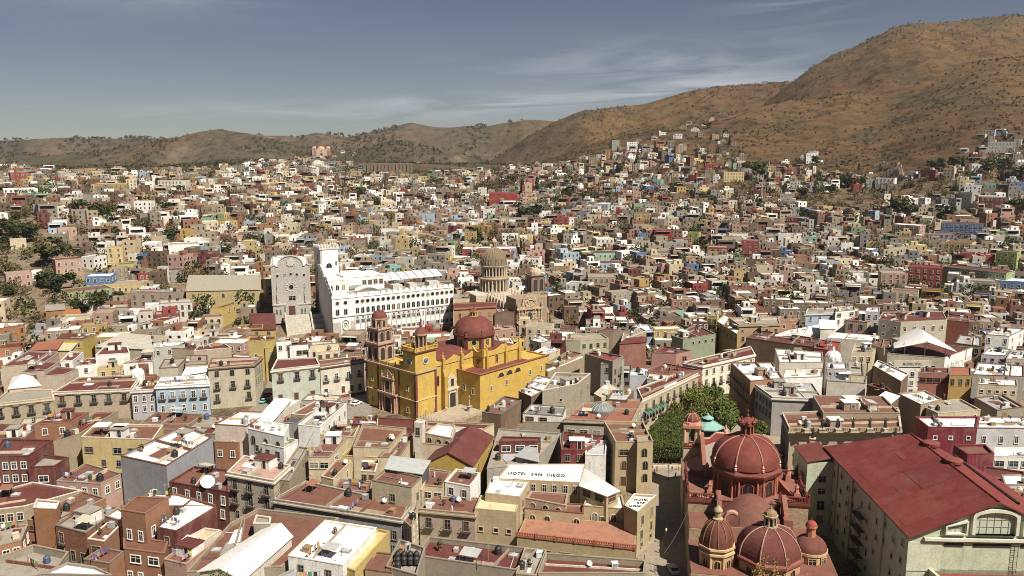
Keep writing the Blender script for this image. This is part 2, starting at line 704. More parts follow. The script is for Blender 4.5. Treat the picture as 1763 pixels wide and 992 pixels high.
def thing(name, label, cat, loc=(0, 0, 0), rz=0.0, group=None):
    return tag(link(name, None, None, None, loc, rz), label, cat, group)


def part(name, g, m, parent, color='W', loc=(0, 0, 0), rz=0.0):
    return link(name, g.mesh(name, m) if isinstance(g, G) else g, parent, color, loc, rz)


# ------------------------------------------------------------------ shapes used again and again
def offs(poly, d):
    """polygon (counter-clockwise) moved outwards by d"""
    n, out = len(poly), []
    for i in range(n):
        p, q, r = poly[i - 1], poly[i], poly[(i + 1) % n]
        a = Vector((q[0] - p[0], q[1] - p[1]))
        b = Vector((r[0] - q[0], r[1] - q[1]))
        if a.length < 1e-6 or b.length < 1e-6:
            out.append(q)
            continue
        a.normalize()
        b.normalize()
        na, nb = Vector((a.y, -a.x)), Vector((b.y, -b.x))
        m = na + nb
        k = max(m.length_squared / 2, 0.35)
        out.append((q[0] + m.x * d / k, q[1] + m.y * d / k))
    return out


def area(poly):
    return sum(p[0] * q[1] - q[0] * p[1] for p, q in zip(poly, poly[1:] + poly[:1])) / 2


def inside(poly, x, y):
    r = False
    for (ax, ay), (bx, by) in zip(poly, poly[1:] + poly[:1]):
        if (ay > y) != (by > y) and x < (bx - ax) * (y - ay) / (by - ay) + ax:
            r = not r
    return r


def arch(w, h, n=8, x=0, z=0, pt=1.0):
    r = w / 2
    b = max(h - r * pt, 0)
    return [(x - r, z), (x + r, z)] + [(x + r * cos(pi * i / n), z + b + r * pt * sin(pi * i / n)) for i in range(n + 1)]


def circ(r, n=16, x=0, z=0):
    return [(x + r * cos(2 * pi * i / n), z + r * sin(2 * pi * i / n)) for i in range(n)]


def ngon(r, n, a0=0, cx=0, cy=0):
    return [(cx + r * cos(a0 + 2 * pi * i / n), cy + r * sin(a0 + 2 * pi * i / n)) for i in range(n)]


def domeprof(r, h, z0, n=8, tip=0.06):
    return [(r * cos(pi / 2 * i / n * (1 - tip)), z0 + h * sin(pi / 2 * i / n) ** 0.96) for i in range(n + 1)]


_wc = {}


def win_mesh(style, w, h):
    """window built at the sill, x along the wall, -y out of the wall: (frame, pane, extra parts)"""
    key = (style, round(w, 2), round(h, 2))
    if key in _wc:
        return _wc[key]
    f, p, ex = G(), G(), []
    fr = 0.17
    if style in 'ac':
        o, i = arch(w + 2 * fr, h + fr), arch(w, h)
        f.extring(o, i, -0.14, 0.0)
        p.ext(arch(w, h), -0.035, 0.0)
        f.box(-.04, .04, -.07, -.03, 0, h)
    elif style == 'o':
        f.extring(circ(w / 2 + .2), circ(w / 2), -0.14, 0)
        p.ext(circ(w / 2), -0.035, 0)
    else:
        for x0, x1, z0, z1 in ((-w / 2 - fr, -w / 2, -.06, h), (w / 2, w / 2 + fr, -.06, h), (-w / 2 - fr, w / 2 + fr, h, h + fr), (-w / 2 - fr - .05, w / 2 + fr + .05, -.2, -.06)):
            f.box(x0, x1, -0.13 - (.08 if z1 <= 0 else 0), 0, z0, z1)
        p.box(-w / 2, w / 2, -0.03, 0, 0, h)
        if style != 's':
            f.box(-.04, .04, -.065, -.03, 0, h)
            f.box(-w / 2, w / 2, -.065, -.03, h * .62, h * .62 + .07)
    if style in 'bpc':
        b = G()
        b.box(-w / 2 - .55, w / 2 + .55, -.75, 0, -.32, -.12)
        n = 7
        for i in range(n):
            x = -w / 2 - .5 + (w + 1.0) * i / (n - 1)
            b.box(x - .025, x + .025, -.74, -.69, -.12, .8)
        b.box(-w / 2 - .55, w / 2 + .55, -.76, -.68, .8, .88)
        for sgn in (-1, 1):
            x = sgn * (w / 2 + .5)
            b.box(x - .03, x + .03, -.69, 0, .8, .86)
        ex.append(('balcony', b.mesh('balcony', 'painted'), (.06, .055, .05)))
    if style == 'p':
        q = G()
        q.ext([(-w / 2 - .5, h + .35), (w / 2 + .5, h + .35), (0, h + 1.0)], -.34, 0)
        q.box(-w / 2 - .45, w / 2 + .45, -.25, 0, h + .18, h + .35)
        ex.append(('pediment', q.mesh('pediment', 'trim'), None))
    r = (f.mesh('window', 'trim'), p.mesh('pane', 'window_pane'), ex)
    _wc[key] = r
    return r


WSIZE = {'r': (1.15, 1.7), 'b': (1.2, 2.3), 'a': (1.3, 2.2), 'c': (1.3, 2.4), 'p': (1.3, 2.4), 'o': (1.3, 1.3), 's': (.9, .9), 't': (.95, 2.0), 'w': (2.2, 1.5), 'd': (1.4, 2.5)}
_dm = {}


def door_mesh(w, h):
    if (w, h) not in _dm:
        f, p, k = G(), G(), G()
        for x0, x1, z0, z1 in ((-w / 2 - .16, -w / 2, 0, h), (w / 2, w / 2 + .16, 0, h), (-w / 2 - .16, w / 2 + .16, h, h + .18)):
            f.box(x0, x1, -.14, 0, z0, z1)
        p.box(-w / 2, w / 2, -.05, 0, 0, h)
        p.box(-.02, .02, -.07, -.05, 0, h)
        k.box(.1, .18, -.12, -.05, 1.0, 1.1)
        _dm[(w, h)] = (f.mesh('door', 'trim'), p.mesh('door_leaf', 'painted'), k.mesh('handle', 'painted'))
    return _dm[(w, h)]


PANEC = [(.018, .018, .02)] * 9 + [(.03, .03, .032)] * 3 + [(.09, .05, .03)] * 2 + [(.22, .2, .17), (.05, .07, .08)]


def put_window(parent, style, x, y, z, rz, w=None, h=None, frame='OW', pane=True, label=None):
    if style == 'd':
        w, h = w or 1.4, h or 2.5
        a, b, c = door_mesh(w, h)
        o = link('door', a, parent, frame, (x, y, z), rz)
        link('door_leaf', b, o, (.10, .05, .03))
        return o
    sw, sh = WSIZE[style]
    a, b, ex = win_mesh('r' if style in 'tw' else style, w or sw, h or sh)
    o = link('window', a, parent, frame, (x, y, z), rz)
    link('pane', b, o, random.choice(PANEC))
    for nm, me, col in ex:
        link(nm, me, o, col or frame)
    return o


def wins(parent, poly, ztop, spec, zbase=0.0, frame='OW', fl=3.5, off=1.0):
    """'edge:CxRs' items: C columns, R rows of style s on that edge of the outline, rows from the top down; '@m' shifts the first row down"""
    for it in spec.split(','):
        e, r = it.split(':')
        e = int(e)
        o = off
        if '@' in r:
            r, oo = r.split('@')
            o = float(oo)
        st = r[-1]
        c, n = r[:-1].split('x')
        c, n = int(c), int(n)
        p, q = poly[e], poly[(e + 1) % len(poly)]
        L = hypot(q[0] - p[0], q[1] - p[1])
        rz = atan2(q[1] - p[1], q[0] - p[0])
        sw, sh = WSIZE[st]
        gap = L / c
        k = min(1.0, gap / (sw + .8))
        for j in range(n):
            z = ztop - o - sh - j * fl
            if z < zbase + .1:
                break
            for i in range(c):
                t = (i + .5 + random.uniform(-.06, .06)) / c
                if c > 2 and random.random() < .05:
                    continue
                put_window(parent, st, p[0] + (q[0] - p[0]) * t, p[1] + (q[1] - p[1]) * t, z, rz, sw * k, sh, frame)


FOOT = []       # footprints of everything placed by hand: polygon, expanded
LM = []         # landmarks for labels: u, v, phrase
ROOFS = []
BLD = []        # (thing, outline, roof height, short name, level)


def center(poly):
    return sum(p[0] for p in poly) / len(poly), sum(p[1] for p in poly) / len(poly)


def polywall(parent, poly, z0, z1, par, wall, m='plaster', th=.28):
    g = G()
    if par > 0:
        g.wallring(poly, offs(poly, -th), z0, z1 + par, z1 - .1)
    else:
        g.prism(poly, z0, z1, top=False)
    return part('wall', g, m, parent, wall)


def rafter_roof(parent, poly, z, kind, rise, col, over=.35, m='roofing', ridge=0, wallcol='W'):
    """gable along edge pair, hip or shed roof over a four-sided outline"""
    o = offs(poly, over)
    if ridge:
        o = o[ridge:] + o[:ridge]
    g = G()
    t = .18
    if kind == 'gable':      # ridge from the middle of edge 0 to the middle of edge 2
        r0 = ((o[0][0] + o[1][0]) / 2, (o[0][1] + o[1][1]) / 2)
        r1 = ((o[2][0] + o[3][0]) / 2, (o[2][1] + o[3][1]) / 2)
        v = []
        for dz in (0, -t):
            v += [(*o[0], z + dz), (*o[1], z + dz), (*o[2], z + dz), (*o[3], z + dz), (*r0, z + rise + dz), (*r1, z + rise + dz)]
        g.add(v, [(0, 4, 5, 3), (1, 2, 5, 4), (6, 9, 11, 10), (7, 10, 11, 8), (0, 6, 10, 4), (1, 4, 10, 7), (3, 5, 11, 9), (2, 8, 11, 5), (0, 3, 9, 6), (1, 7, 8, 2)])
        p = poly[ridge:] + poly[:ridge]
        w = G()
        for a, b in ((0, 1), (2, 3)):
            mx, my = (p[a][0] + p[b][0]) / 2, (p[a][1] + p[b][1]) / 2
            w.add([(*p[a], z), (*p[b], z), (mx, my, z + rise - t)], [(0, 1, 2)])
        part('gable', w, 'plaster', parent, wallcol)
    elif kind == 'hip':
        c = center(o)
        q = [(c[0] + (x - c[0]) * .12, c[1] + (y - c[1]) * .12) for x, y in o]
        g.frus(o, z, q, z + rise)
        g.prism(o, z - t, z - .01, top=False, bottom=True)
    else:                    # shed: edge 0 low, edge 2 high
        v = [(*o[0], z), (*o[1], z), (*o[2], z + rise), (*o[3], z + rise)]
        v += [(x, y, zz_ - t) for x, y, zz_ in v]
        g.add(v, [(0, 1, 2, 3), (7, 6, 5, 4), (0, 4, 5, 1), (1, 5, 6, 2), (2, 6, 7, 3), (3, 7, 4, 0)])
        p = poly[ridge:] + poly[:ridge]
        w = G()
        w.add([(*p[0], z), (*p[1], z), (*p[2], z), (*p[3], z), (*p[2], z + rise - t), (*p[3], z + rise - t)], [(1, 2, 4), (0, 5, 3), (2, 3, 5, 4)])
        part('gable', w, 'plaster', parent, wallcol)
    return part('roof', g, m, parent, col)


def hut(parent, x, y, z, w, d, h, rz, wall, roof, style=0):
    g = G()
    g.box(-w / 2, w / 2, -d / 2, d / 2, 0, h)
    o = part('rooftop_room', g, 'plaster', parent, wall, (x, y, z), rz)
    r = G()
    r.box(-w / 2 - .2, w / 2 + .2, -d / 2 - .25, d / 2 + .2, h, h + .2)
    part('roof_slab', r, 'roofing', o, roof)
    if style == 0:
        a, b, c = door_mesh(1.0, 2.1)
        dr = link('door', a, o, 'OW', (w * .15, -d / 2, .02))
    else:
        dr = link('window', win_mesh('r', 1.0, 1.0)[0], o, 'OW', (w * .1, -d / 2, .9))
    pn = G()
    pn.box(-.5, .5, -.04, 0, .0, 2.1 if style == 0 else 1.0)
    if style:
        for vv in range(len(pn.v)):
            pn.v[vv] = (pn.v[vv][0] + w * .1, pn.v[vv][1] - d / 2, pn.v[vv][2] + .9)
    else:
        for vv in range(len(pn.v)):
            pn.v[vv] = (pn.v[vv][0] + w * .15, pn.v[vv][1] - d / 2, pn.v[vv][2] + .02)
    part('door_leaf' if style == 0 else 'pane', pn, 'window_glass', o)
    return o


def quadpts(z, pts, zh, d=None):
    w = [P(*zp(z, *p), zh) for p in pts]
    if len(w) == 2:
        (ax, ay), (bx, by) = w
        L = hypot(bx - ax, by - ay)
        nx, ny = -(by - ay) / L, (bx - ax) / L
        w += [(bx + nx * d, by + ny * d), (ax + nx * d, ay + ny * d)]
    elif len(w) == 3:
        w.append((w[0][0] + w[2][0] - w[1][0], w[0][1] + w[2][1] - w[1][1]))
    if area(w) < 0:
        w = w[::-1]
        w = w[-2:] + w[:-2]
    return w


def autospec(poly, z0, z1, st='r', dens=3.4):
    out = []
    for e in range(len(poly)):
        p, q = poly[e], poly[(e + 1) % len(poly)]
        L = hypot(q[0] - p[0], q[1] - p[1])
        nx, ny = (q[1] - p[1]) / max(L, .01), -(q[0] - p[0]) / max(L, .01)
        mx, my = (p[0] + q[0]) / 2, (p[1] + q[1]) / 2
        dd = hypot(mx, my)
        if (-mx * nx - my * ny) / dd > .22 and L > 2.4:
            c = max(1, int(L / dens + rnd() * .7))
            r = max(1, min(3, int((z1 - z0) / 3.6)))
            out.append('%d:%dx%d%s' % (e, c, r, st))
    return ','.join(out)


def b(zone, pts, z, wall, roof, nm, label, w=None, par=.45, d=None, z0=None, cat='house', frame=None, corn=None, rt='flat', rise=2.5, ridge=0,
      rm='roofing', wm='plaster', hh=None, off=1.0, fl=3.5, dado=None, huts=0, cl=2, name=None, group=None, inset=None):
    if hh:
        for _ in range(30):
            q = P(*zp(zone, (pts[0][0] + pts[1][0]) / 2, (pts[0][1] + pts[1][1]) / 2), z)
            z += .5 * (ground(*q) + hh - z)
    wl = cc(wall)
    cw = tuple(min(.8, k * .9) for k in wl)
    if frame is None:
        frame = random.choice(['OW', tuple(min(.8, k * 1.15 + .03) for k in wl), tuple(k * .7 for k in wl), 'ST'])
    poly = quadpts(zone, pts, z, d)
    cx, cy = center(poly)
    gz = min(ground(x, y) for x, y in poly)
    base = gz - .4 if z0 is None else z0
    t = thing(name or cat.replace(' ', '_'), label, cat, (cx, cy, max(base, 0) if z0 is None else base), 0, group)
    bz = t.location.z
    lp = [(x - cx, y - cy) for x, y in poly]
    polywall(t, lp, min(base, gz - .4) - bz, z - bz, par if rt == 'flat' else 0, wall, wm)
    if rt == 'flat':
        r = G()
        r.add([(x, y, z - bz) for x, y in offs(lp, -.02)], [tuple(range(len(lp)))])
        part('roof', r, rm, t, roof)
        if par > .3:
            cg = G()
            cg.wallring(offs(lp, .06), offs(lp, -.32), z - bz + par - .12, z - bz + par + .08, z - bz + par - .12)
            part('coping', cg, 'trim', t, corn or random.choice(['OW', cw, cw, cw, 'ST', 'TN', 'RB', 'DS']))
    else:
        rafter_roof(t, lp, z - bz, rt, rise, roof, ridge=ridge, m=rm, wallcol=wall)
    if corn:
        g = G()
        g.band(offs(lp, .45), offs(lp, -.1), z - bz - .45, z - bz - .12)
        g.band(offs(lp, .22), offs(lp, -.1), z - bz - .8, z - bz - .45)
        part('cornice', g, 'trim', t, corn)
    if dado:
        g = G()
        g.wallring(offs(lp, .05), lp, 0, 1.1)
        part('base_band', g, 'trim', t, dado)
    if w is None:
        w = autospec(lp, 0, z - bz)
    if w:
        wins(t, lp, z - bz, w, .2, frame, fl, off)
    ROOFS.append((poly, z))
    FOOT.append(offs(poly, 1.5))
    u, v = proj(cx, cy, z)
    LM.append((u, v, nm))
    for k in range(huts):
        e = rnd()
        s = .3 + .4 * rnd()
        x = (lp[0][0] * (1 - s) + lp[1][0] * s) * (1 - e) * .6 + (lp[3][0] * (1 - s) + lp[2][0] * s) * e * .6
        y = (lp[0][1] * (1 - s) + lp[1][1] * s) * (1 - e) * .6 + (lp[3][1] * (1 - s) + lp[2][1] * s) * e * .6
        ang = atan2(lp[1][1] - lp[0][1], lp[1][0] - lp[0][0])
        hut(t, x, y, z - bz, 2.6 + rnd() * 1.8, 2.4 + rnd(), 2.3, ang, wall if rnd() < .6 else 'W', random.choice(['RR', 'RW', 'RC']), k % 2)
    if rt == 'flat' and cl:
        BLD.append((poly, z, nm, cl, t))
    return t


# ------------------------------------------------------------------ far houses by their front in the photo
def fhouse(zone, x0, yt, x1, yb, wall, label, nm=None, roof=None, d=None, rot=0.0, w=None, cat='house', st='r', rows=None, cols=None, par=.4, rt='flat', huts=0, name=None, z0off=6, frame='OW'):
    u0, v0 = zp(zone, x0, yt)
    u1, v1 = zp(zone, x1, yb)
    X, Y, Z = hit((u0 + u1) / 2, v1)
    dep = Y * cos(PIT) + (CAMH - Z) * sin(PIT)
    wid = (u1 - u0) * dep / FOC
    h = (v1 - v0) * dep / FOC * 1.0
    d = d or min(max(wid * .8, 6), 14)
    if rot:
        wid = wid / (abs(cos(rot)) + .25 * abs(sin(rot)))
    lp = [(-wid / 2, 0), (wid / 2, 0), (wid / 2, d), (-wid / 2, d)]
    az = -atan2(X, Y) + rot
    t = thing(name or cat.replace(' ', '_'), label, cat, (X, Y, Z), az)
    polywall(t, lp, -z0off, h, par if rt == 'flat' else 0, wall)
    if rt == 'flat':
        r = G()
        r.add([(x, y, h) for x, y in lp], [(0, 1, 2, 3)])
        part('roof', r, 'roofing', t, roof or random.choice(['RC', 'RW', 'RB', 'RC']))
    else:
        rafter_roof(t, lp, h, rt, 2.0, roof or 'RB', wallcol=wall)
    rows = rows if rows is not None else max(1, int(h / 3.3 + .3))
    cols = cols if cols is not None else max(1, int(wid / 3.4 + .3))
    if rows:
        fl = h / rows
        wins(t, lp, h, '0:%dx%d%s' % (cols, rows, st), -1, frame, fl, max(.5, fl - 2.7) if rows > 0 else .6)
        if abs(rot) > .2:
            e = 1 if rot < 0 else 3
            wins(t, lp, h, '%d:%dx%d%s' % (e, max(1, int(d / 4)), rows, st), -1, frame, fl, max(.5, fl - 2.7))
    for k in range(huts):
        hut(t, wid * (.2 - .4 * k), d * .6, h, 2.8, 2.8, 2.3, 0, wall, 'RC', k % 2)
    ca, sa = cos(az), sin(az)
    wp = [(X + x * ca - y * sa, Y + x * sa + y * ca) for x, y in lp]
    FOOT.append(offs(wp, 1.2))
    if nm:
        LM.append(((u0 + u1) / 2, (v0 + v1) / 2, nm))
    return t

# ================================================================== THE LARGE LANDMARKS
MUS, MAR, TER = (.54, .36, .075), (.14, .036, .025), (.145, .036, .028)
PKS = (.44, .30, .22)


def rpoly(x0, x1, y0, y1):
    return [(x0, y0), (x1, y0), (x1, y1), (x0, y1)]


def dome(parent, cx, cy, z, r, h, n, color, ribs=0, ribcol='ST', a0=0, name='dome', ribw=.16, m='roofing'):
    g = G()
    g.smooth = n > 12
    g.lathe(domeprof(r, h, z, 10), n, cx, cy, a0)
    d = part(name, g, m, parent, color)
    if ribs:
        g = G()
        pr = domeprof(r + .06, h + .06, z, 10)
        for k in range(ribs):
            a = a0 + 2 * pi * k / ribs
            for (r0, z0), (r1, z1) in zip(pr, pr[1:]):
                g.tube((cx + r0 * cos(a), cy + r0 * sin(a), z0), (cx + r1 * cos(a), cy + r1 * sin(a), z1), ribw, 5)
        part('rib', g, 'trim', d, ribcol)['kind'] = 'stuff'
    return d


def lantern(parent, cx, cy, z, r, h, color, cap, n=8, capname='lantern_cap'):
    g = G()
    g.lathe([(r * 1.15, z), (r * 1.15, z + h * .1), (r * .62, z + h * .1), (r * .62, z + h * .55)], n, cx, cy)
    for k in range(n):
        a = 2 * pi * (k + .5) / n
        g.tube((cx + r * .85 * cos(a), cy + r * .85 * sin(a), z + h * .1), (cx + r * .85 * cos(a), cy + r * .85 * sin(a), z + h * .52), r * .14, 5)
    g.lathe([(r * 1.1, z + h * .5), (r * 1.15, z + h * .58), (r * .8, z + h * .6)], n, cx, cy)
    o = part('lantern', g, 'trim', parent, color)
    g = G()
    for k in range(n):
        a = 2 * pi * k / n
        c, s = cos(a), sin(a)
        x, y = cx + r * .64 * c, cy + r * .64 * s
        g.add([(x - s * r * .16, y + c * r * .16, z + h * .14), (x + s * r * .16, y - c * r * .16, z + h * .14), (x + s * r * .16, y - c * r * .16, z + h * .48), (x - s * r * .16, y + c * r * .16, z + h * .48)], [(0, 1, 2, 3)])
    part('opening', g, 'opening_shade', o)['kind'] = 'stuff'
    g = G()
    g.lathe([(r * 1.0, z + h * .6), (r * .85, z + h * .72), (r * .4, z + h * .82), (r * .16, z + h * .86), (r * .2, z + h * .92), (.05, z + h)], n, cx, cy)
    part(capname, g, 'roofing', o, cap)
    g = G()
    g.tube((cx, cy, z + h), (cx, cy, z + h + 1.1), .07)
    g.box(cx - .35, cx + .35, cy - .05, cy + .05, z + h + .65, z + h + .78)
    part('cross', g, 'painted', o, 'DG')
    return o


def balustrade(parent, x0, y0, x1, y1, z, color, h=1.0, n=None, name='balustrade', fin=True):
    g = G()
    L = hypot(x1 - x0, y1 - y0)
    g.box(0, L, -.18, .18, h - .2, h)
    g.box(0, L, -.18, .18, 0, .18)
    n = n or int(L / .55)
    for i in range(n):
        x = L * (i + .5) / n
        g.box(x - .1, x + .1, -.1, .1, .18, h - .2)
    k = max(2, int(L / 4) + 1)
    for i in range(k):
        x = L * i / (k - 1)
        g.box(x - .25, x + .25, -.26, .26, 0, h + .15)
        if fin:
            g.lathe([(.2, h + .15), (.28, h + .5), (.12, h + .8), (.03, h + 1.2)], 6, x, 0)
    return part(name, g, 'trim', parent, color, (x0, y0, z), atan2(y1 - y0, x1 - x0))


def belltier(parent, cx, cy, z0, z1, w, col, arches=2, color2=None):
    """square belfry storey with arches on every side, their shaded inside a dark panel"""
    t = link('belfry_tier', None, parent, None, (cx, cy, z0))
    h = z1 - z0
    g = G()
    g.box(-w / 2 + .35, w / 2 - .35, -w / 2 + .35, w / 2 - .35, 0, h)
    part('core', g, 'stone', t, col)
    aw = w / (arches * 1.9)
    for k in range(4):
        rz = k * pi / 2
        g = G()
        d = G()
        for i in range(arches):
            x = (i - (arches - 1) / 2) * w / arches * .92
            ah = h * .62
            g.extring(arch(aw + .45, ah + .3, 8, x, h * .12), arch(aw, ah, 8, x, h * .12), -w / 2 + .1, -w / 2 + .36)
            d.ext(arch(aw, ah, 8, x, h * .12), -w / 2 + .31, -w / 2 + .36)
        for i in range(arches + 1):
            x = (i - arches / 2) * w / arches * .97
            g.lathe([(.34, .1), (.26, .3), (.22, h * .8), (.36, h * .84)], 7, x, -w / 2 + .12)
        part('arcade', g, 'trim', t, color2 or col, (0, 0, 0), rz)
        part('opening', d, 'opening_shade', t, None, (0, 0, 0), rz)
    g = G()
    g.prism(rpoly(-w / 2 - .35, w / 2 + .35, -w / 2 - .35, w / 2 + .35), h - .45, h, bottom=True)
    g.prism(rpoly(-w / 2 - .1, w / 2 + .1, -w / 2 - .1, w / 2 + .1), h - .8, h - .45, bottom=True)
    g.prism(rpoly(-w / 2 - .12, w / 2 + .12, -w / 2 - .12, w / 2 + .12), 0, .25, bottom=True)
    for sx in (-1, 1):
        for sy in (-1, 1):
            g.lathe([(.3, h), (.32, h + .5), (.18, h + .7), (.24, h + 1.1), (.04, h + 1.8)], 6, sx * w / 2, sy * w / 2)
    part('cornice', g, 'trim', t, color2 or col)
    return t


def scallop(L, z0, z1, n, up=True):
    """outline of a wall whose top swings down between peaks"""
    pts = [(0, z0), (L, z0)]
    m = n * 8
    for i in range(m + 1):
        x = L * (1 - i / m)
        ph = (i % 8) / 8
        pts.append((x, z1 - (1.6 * sin(pi * ph) if up else 0)))
    return pts


# ------------------------------------------------------------------ yellow basilica
def basilica():
    O = P(*zp('N', 527, 915), 0)
    t = thing('basilica', 'mustard yellow basilica with maroon pilasters, red dome and two bell towers', 'church', (*O, 0), radians(-42))
    FOOT.append([(O[0] + x * cos(radians(-42)) - y * sin(radians(-42)), O[1] + x * sin(radians(-42)) + y * cos(radians(-42))) for x, y in rpoly(-29, 13, -4, 62)])
    g = G()
    g.box(-26.6, 0, 0, 9.4, -1, 16.3)
    part('facade_wall', g, 'plaster', t, MUS)
    g = G()
    g.box(-6.3, 0, 0, 9.4, 16.3, 23.4)
    part('tower_wall', g, 'plaster', t, MUS)
    for x0, x1 in ((-26.75, -26.0), (-20.4, -19.7), (-9.0, -8.3), (-.75, .12)):
        g = G()
        g.box(x0, x1, -.16, .3, -.5, 15.9)
        if x1 > 0:
            g.box(-.3, .16, -.16, .75, -.5, 15.9)
        part('pilaster', g, 'trim', t, MAR)
    g = G()
    g.box(-.3, .18, 8.6, 9.5, -.5, 15.9)
    part('pilaster', g, 'trim', t, MAR)
    for z0, z1, d, c in ((15.9, 16.4, .5, PKS), (6.3, 6.55, .24, (.66, .55, .38))):
        g = G()
        g.box(-26.6 - d, d, -d, 0.02, z0, z1)
        g.box(-.02, d, -d + .01, 9.4 + d, z0, z1)
        part('string_course', g, 'trim', t, c)
    g = G()
    g.band(offs(rpoly(-6.3, 0, 0, 9.4), .55), rpoly(-6.2, -.1, .1, 9.3), 23.0, 23.5)
    part('cornice', g, 'trim', t, MAR)
    for a in ((-6.5, -.2, .2, -.2), (.2, -.2, .2, 9.6), (.2, 9.6, -6.5, 9.6), (-6.5, 9.6, -6.5, -.2)):
        balustrade(t, *a, 23.5, (.56, .36, .08), 1.3, fin=False)
    balustrade(t, -19.2, .3, -6.6, .3, 16.4, (.52, .36, .13), 1.1)
    for x in (-23.2, -4.3):
        for z in (1.7, 9.4):
            put_window(t, 'r', x, 0, z, 0, 1.0, 1.7, (.62, .56, .45))
    for (x, y, rz) in ((-3.1, 0, 0), (0, 4.6, pi / 2)):      # clock faces
        g = G()
        g.extring(circ(1.25, 24), circ(1.0, 24), -.22, 0)
        c = part('clock', g, 'trim', t, (.62, .58, .5), (x, y, 19.8), rz)
        g = G()
        g.ext(circ(1.0, 24), -.1, 0)
        part('clock_face', g, 'painted', c, (.045, .06, .10))
        g = G()
        for k in range(12):
            a = k * pi / 6
            g.box(.78 * sin(a) - .06, .78 * sin(a) + .06, -.13, -.1, .78 * cos(a) - .06, .78 * cos(a) + .06)
        g.tube((0, -.14, 0), (.3, -.14, .45), .05)
        g.tube((0, -.14, 0), (-.25, -.14, .62), .04)
        part('clock_hand', g, 'painted', c, 'W')
    # main portal
    p = link('portal', None, t, None, (-14.2, 0, 0))
    g = G()
    g.extring([(-4.6, 0), (4.6, 0), (4.6, 7), (-4.6, 7)], [(-1.5, 0), (1.5, 0), (1.5, 5), (-1.5, 5)], -.7, 0)
    for x in (-4.0, -2.4, 2.4, 4.0):
        g.lathe([(.42, 0), (.42, .8), (.3, 1.0), (.27, 5.6), (.4, 6)], 8, x, -.95)
    g.box(-5, 5, -1.4, 0, 6.4, 7.0)
    part('lower_order', g, 'stone', p, PKS)
    g = G()
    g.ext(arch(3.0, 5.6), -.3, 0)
    part('doorway', g, 'opening_shade', p)
    g = G()
    g.ext([(-3.2, 7), (3.2, 7), (3.0, 12.5), (1.8, 14.2), (0, 15.4), (-1.8, 14.2), (-3.0, 12.5)], -.55, 0)
    for x in (-2.7, -1.5, 1.5, 2.7):
        g.lathe([(.33, 7), (.24, 7.6), (.22, 11.4), (.36, 11.8)], 7, x, -.7)
    g.box(-3.5, 3.5, -1.0, 0, 11.9, 12.3)
    for x in (-3, 3, 0):
        g.lathe([(.35, 12.3), (.4, 12.9), (.15, 13.4), (.22, 13.8), (.03, 14.4)], 6, x, -.5)
    part('upper_order', g, 'stone', p, PKS)
    g = G()
    g.ext(arch(1.5, 3.2, 8, 0, 8), -.58, -.5)
    part('niche', g, 'opening_shade', p)
    # left bell tower
    bt = link('bell_tower', None, t, None, (-23.0, 3.7, 16.3))
    belltier(bt, 0, 0, .2, 6.9, 7.0, PKS)
    belltier(bt, 0, 0, 6.9, 12.0, 5.9, PKS)
    g = G()
    g.prism(ngon(2.7, 8, pi / 8), 12.0, 15.3)
    g.prism(ngon(3.0, 8, pi / 8), 15.0, 15.5, bottom=True)
    for k in range(8):
        a = pi / 8 + k * pi / 4
        g.lathe([(.32, 12), (.25, 14.7), (.4, 15)], 6, 2.75 * cos(a), 2.75 * sin(a))
    part('octagon_tier', g, 'stone', bt, PKS)
    g = G()
    for k in range(8):
        s = len(g.v)
        g.ext(arch(1.1, 2.2, 6, 0, 12.4), -2.56, -2.46)
        g.xf(Matrix.Rotation(k * pi / 4, 4, 'Z'), s)
    part('opening', g, 'opening_shade', bt)['kind'] = 'stuff'
    dome(bt, 0, 0, 15.5, 2.75, 2.5, 16, TER)
    g = G()
    g.lathe([(.5, 17.9), (.4, 18.5), (.15, 18.8), (.08, 20.4)], 8)
    g.box(-.45, .45, -.05, .05, 19.6, 19.75)
    part('cross', g, 'painted', bt, 'DG')
    # lantern belfry on the right tower
    lb = link('belfry', None, t, None, (-3.6, 6.0, 23.4))
    g = G()
    g.prism(ngon(1.55, 8, pi / 8), 0, 5.2)
    for k in range(8):
        a = pi / 8 + k * pi / 4
        g.lathe([(.36, 0), (.28, .4), (.24, 4.2), (.42, 4.6)], 6, 1.9 * cos(a), 1.9 * sin(a))
    g.prism(ngon(2.5, 8, pi / 8), 4.7, 5.3, bottom=True)
    part('column_ring', g, 'stone', lb, (.40, .29, .20))
    g = G()
    for k in range(8):
        s = len(g.v)
        g.ext(arch(.8, 3.2, 6, 0, .8), -1.52, -1.43)
        g.xf(Matrix.Rotation(k * pi / 4, 4, 'Z'), s)
    part('opening', g, 'opening_shade', lb)['kind'] = 'stuff'
    g = G()
    g.lathe([(2.5, 5.3), (2.0, 6.1), (1.1, 7.0), (.5, 7.4), (.55, 7.9), (.3, 8.1), (.3, 9.4), (.45, 9.6), (.08, 10.3), (.06, 11.8)], 8, 0, 0, pi / 8)
    part('belfry_cap', g, 'roofing', lb, TER)
    # nave
    g = G()
    g.box(-21, -1.0, 9.4, 29, -1, 17.0)
    part('nave_wall', g, 'plaster', t, MUS)
    g = G()
    g.smooth = True
    n = 8
    pr = [(-20.8 + 19.6 * i / n, 17.0 + 2.0 * sin(pi * i / n)) for i in range(n + 1)]
    v = [(x, 9.4, z) for x, z in pr] + [(x, 29, z) for x, z in pr]
    g.add(v, [(i, i + 1, n + 2 + i, n + 1 + i) for i in range(n)])
    part('nave_roof', g, 'roofing', t, TER)
    g = G()
    g.ext(scallop(19.6, 16.4, 19.0, 2), -.3, .3)
    part('parapet', g, 'plaster', t, MUS, (-1.0, 9.4, 0), pi / 2)
